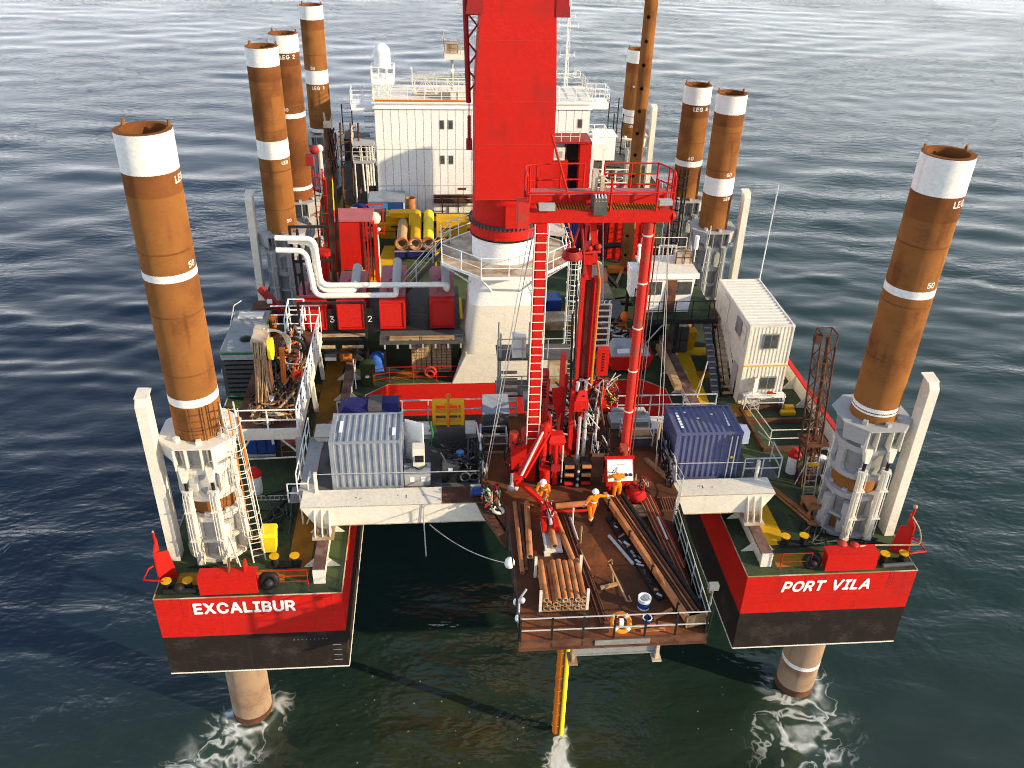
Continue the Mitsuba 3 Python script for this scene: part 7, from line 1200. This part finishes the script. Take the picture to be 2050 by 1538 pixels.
t = thing('loose_cables', 'loose black cables and hoses strewn over the green deck on the left', 'cables'); clutter_hoses(t, 'cable', (-12.8, -10.9, 3.6, 7.6, .06, .12), 8, ('black', 'grey_dark'), .03, 101, .0); clutter_hoses(t, 'cable', (-13.2, -11.2, 10.5, 15, .06, .14), 10, ('black', 'rust_brown'), .035, 102, .0)
t = thing('loose_cables', 'loose black cables strewn over the deck round the near right jacking unit', 'cables'); clutter_hoses(t, 'cable', (11.5, 15.6, 1.6, 5.2, .05, .12), 12, ('black', 'grey_dark', 'cream_rusty'), .03, 103, .0)
t = thing('yellow_rail', 'yellow bent handrail beside the three pipes', 'handrail'); part(t, 'rail', M().rail(bend([(-4.5, 33.0, .02), (-3.9, 33.6, .02), (-3.2, 33.0, .02)], .2, 3), 1.9, .5, 2, .05, .05), 'yellow')
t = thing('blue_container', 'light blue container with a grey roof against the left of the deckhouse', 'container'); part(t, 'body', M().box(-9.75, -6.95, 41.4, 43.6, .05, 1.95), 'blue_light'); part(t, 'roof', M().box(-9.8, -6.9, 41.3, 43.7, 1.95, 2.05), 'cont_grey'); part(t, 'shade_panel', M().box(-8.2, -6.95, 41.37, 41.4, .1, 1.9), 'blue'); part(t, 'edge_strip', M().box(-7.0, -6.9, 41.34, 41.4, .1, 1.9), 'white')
t = thing('blue_black_drum', 'dark blue barrel machine left of the light blue container', 'machine'); part(t, 'drum', M().ball((-10.5, 41.6, .9), .9, 14), 'tarp_blue'); part(t, 'label_plate', M().box(-10.4, -10.1, 40.7, 40.75, .9, 1.2).box(-10.4, -10.0, 40.68, 40.73, .3, .6), 'white')
single('rusty_chimney', M().tube([(-6.45, 42.5, .05), (-6.45, 42.5, 1.9)], .38, 14, cap=False), 'rust_pipe', 'rusty open pipe standing right of the light blue container', 'pipe'); t = thing('pipe_stillage', 'rust brown pipe stillage under the deckhouse wall', 'rack'); part(t, 'frame', M().rail([(-3.9, 43.0, .05), (-1.3, 43.0, .05)], 1.9, 1.3, 2, .05, .06), 'rust_brown'); part(t, 'pipes', M().tube([(-4.6, 43.4, 1.3), (-.8, 43.4, 1.3)], .2, 8).tube([(-4.6, 43.4, 1.7), (-.8, 43.4, 1.7)], .15, 8), 'rust_brown')
t = thing('red_cabin', 'red cabin with an open dark doorway at the right of the crane tower', 'cabin'); part(t, 'wall', M().box(4.0, 6.1, 41.5, 43.9, .05, 5.2).box(7.0, 7.9, 41.5, 43.9, .05, 6.6), 'red'); part(t, 'roof', M().box(4.0, 7.9, 41.4, 44, 6.6, 6.75), 'red_dark'); part(t, 'window', M().box(4.3, 5.8, 41.42, 41.5, 5.3, 6.3), 'cream'); part(t, 'pane', M().box(4.6, 5.6, 41.40, 41.42, 5.5, 6.0), 'grey'); part(t, 'doorway', M().box(6.1, 7.0, 42.5, 43.9, .05, 6.5), 'black'); part(t, 'roof_rail', M().rail([(4.0, 41.5, 6.75), (6.9, 41.5, 6.75)], .8, .8, 2, .03, .03), 'white_worn'); part(t, 'white_column', M().box(7.9, 8.15, 41.6, 41.9, .05, 6.5), 'white')
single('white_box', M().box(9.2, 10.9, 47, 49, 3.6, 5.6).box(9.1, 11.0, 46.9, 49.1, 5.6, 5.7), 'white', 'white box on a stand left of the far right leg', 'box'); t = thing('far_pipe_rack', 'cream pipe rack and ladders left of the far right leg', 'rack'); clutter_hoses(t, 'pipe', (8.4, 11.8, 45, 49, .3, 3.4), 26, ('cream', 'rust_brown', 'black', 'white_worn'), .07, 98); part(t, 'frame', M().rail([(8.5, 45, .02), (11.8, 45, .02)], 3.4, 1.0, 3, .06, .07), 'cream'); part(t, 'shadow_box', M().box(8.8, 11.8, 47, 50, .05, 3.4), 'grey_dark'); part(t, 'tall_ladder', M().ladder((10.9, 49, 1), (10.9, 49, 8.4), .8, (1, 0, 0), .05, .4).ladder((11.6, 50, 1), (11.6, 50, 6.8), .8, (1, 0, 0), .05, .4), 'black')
t = thing('caged_ladder', 'black caged ladder in front of the right leg with a thin white ring', 'ladder'); part(t, 'ladder', M().ladder((12.7, 32.3, .1), (12.7, 32.3, 7.4), .6, (1, 0, 0), .05, .35), 'black'); part(t, 'cage', M().cage((12.7, 32.2, 1.5), (12.7, 32.2, 7.6), (0, -1, 0), .45, .8, .04, 5), 'black'); part(t, 'hanging_junk', M().tube([(12.2, 32, 1), (12.2, 32, 6)], .12, 6), 'rust_brown')
t = thing('caged_ladder', 'black caged ladder at the right side rail beyond the gantry top', 'ladder'); part(t, 'ladder', M().ladder((15.6, 45, .1), (15.6, 45, 3.6), .6, (1, 0, 0), .05, .35).ladder((16.0, 43, .1), (16.0, 43, 3.0), .6, (0, 1, 0), .05, .35), 'black')
t = thing('rusty_tower', 'rusty lattice tower and ladders left of the deckhouse', 'tower'); b = M()
for x in (-12.0, -11.2, -10.6): b.tube([(x, 44, .1), (x + .2, 44, 7.5)], .09, 6)
for k in range(9): b.tube([(-12, 44, .8 * k + .4), (-10.5, 44, .8 * k + .4)], .05, 5); b.tube([(-12, 44, .8 * k), (-10.6, 44, .8 * k + .8)], .04, 5)
part(t, 'lattice', b, 'rust_brown'); part(t, 'ladder', M().ladder((-11.6, 48, .1), (-11.6, 48, 8.0), .8, (1, 0, 0), .05, .35), 'black')
t = thing('black_cabin', 'black cabin with two small white panels left of the deckhouse', 'cabin'); part(t, 'body', M().box(-11.9, -9.9, 47, 49, 3.4, 5.4), 'black'); part(t, 'panel', M().box(-11.2, -10.8, 46.96, 47, 4.6, 4.9).box(-11.2, -10.8, 46.96, 47, 3.8, 4.1), 'white'); part(t, 'lower', M().box(-12, -9.6, 46, 50, .05, 3.4), 'grey_dark'); part(t, 'side', M().box(-12.8, -11.9, 47.5, 49, 3.8, 5.6), 'white_worn')
single('pipe_bank', M().tube([(-9.75, 43.5, 2.6), (-9.85, 43.5, 6.0)], .08, 6).tube([(-9.55, 43.5, 2.6), (-9.6, 43.5, 6.0)], .08, 6).tube([(-9.35, 43.5, 2.6), (-9.4, 43.5, 5.8)], .08, 6).tube([(-10.1, 43.3, 2.2), (-10.25, 43.3, 6.0)], .07, 6), 'cream', 'bank of pale upright pipes at the left corner of the deckhouse', 'pipes')
single('dark_tank', M().ball((-9.6, 37.0, .8), .8, 12).box(-10.6, -9.4, 38.5, 40, .05, 1.4), 'black', 'dark round tank left of the yellow machine', 'tank'); single('yellow_post', M().box(-10.9, -10.4, 38, 38.4, .05, 2.6), 'yellow', 'yellow post beside the dark round tank', 'post')
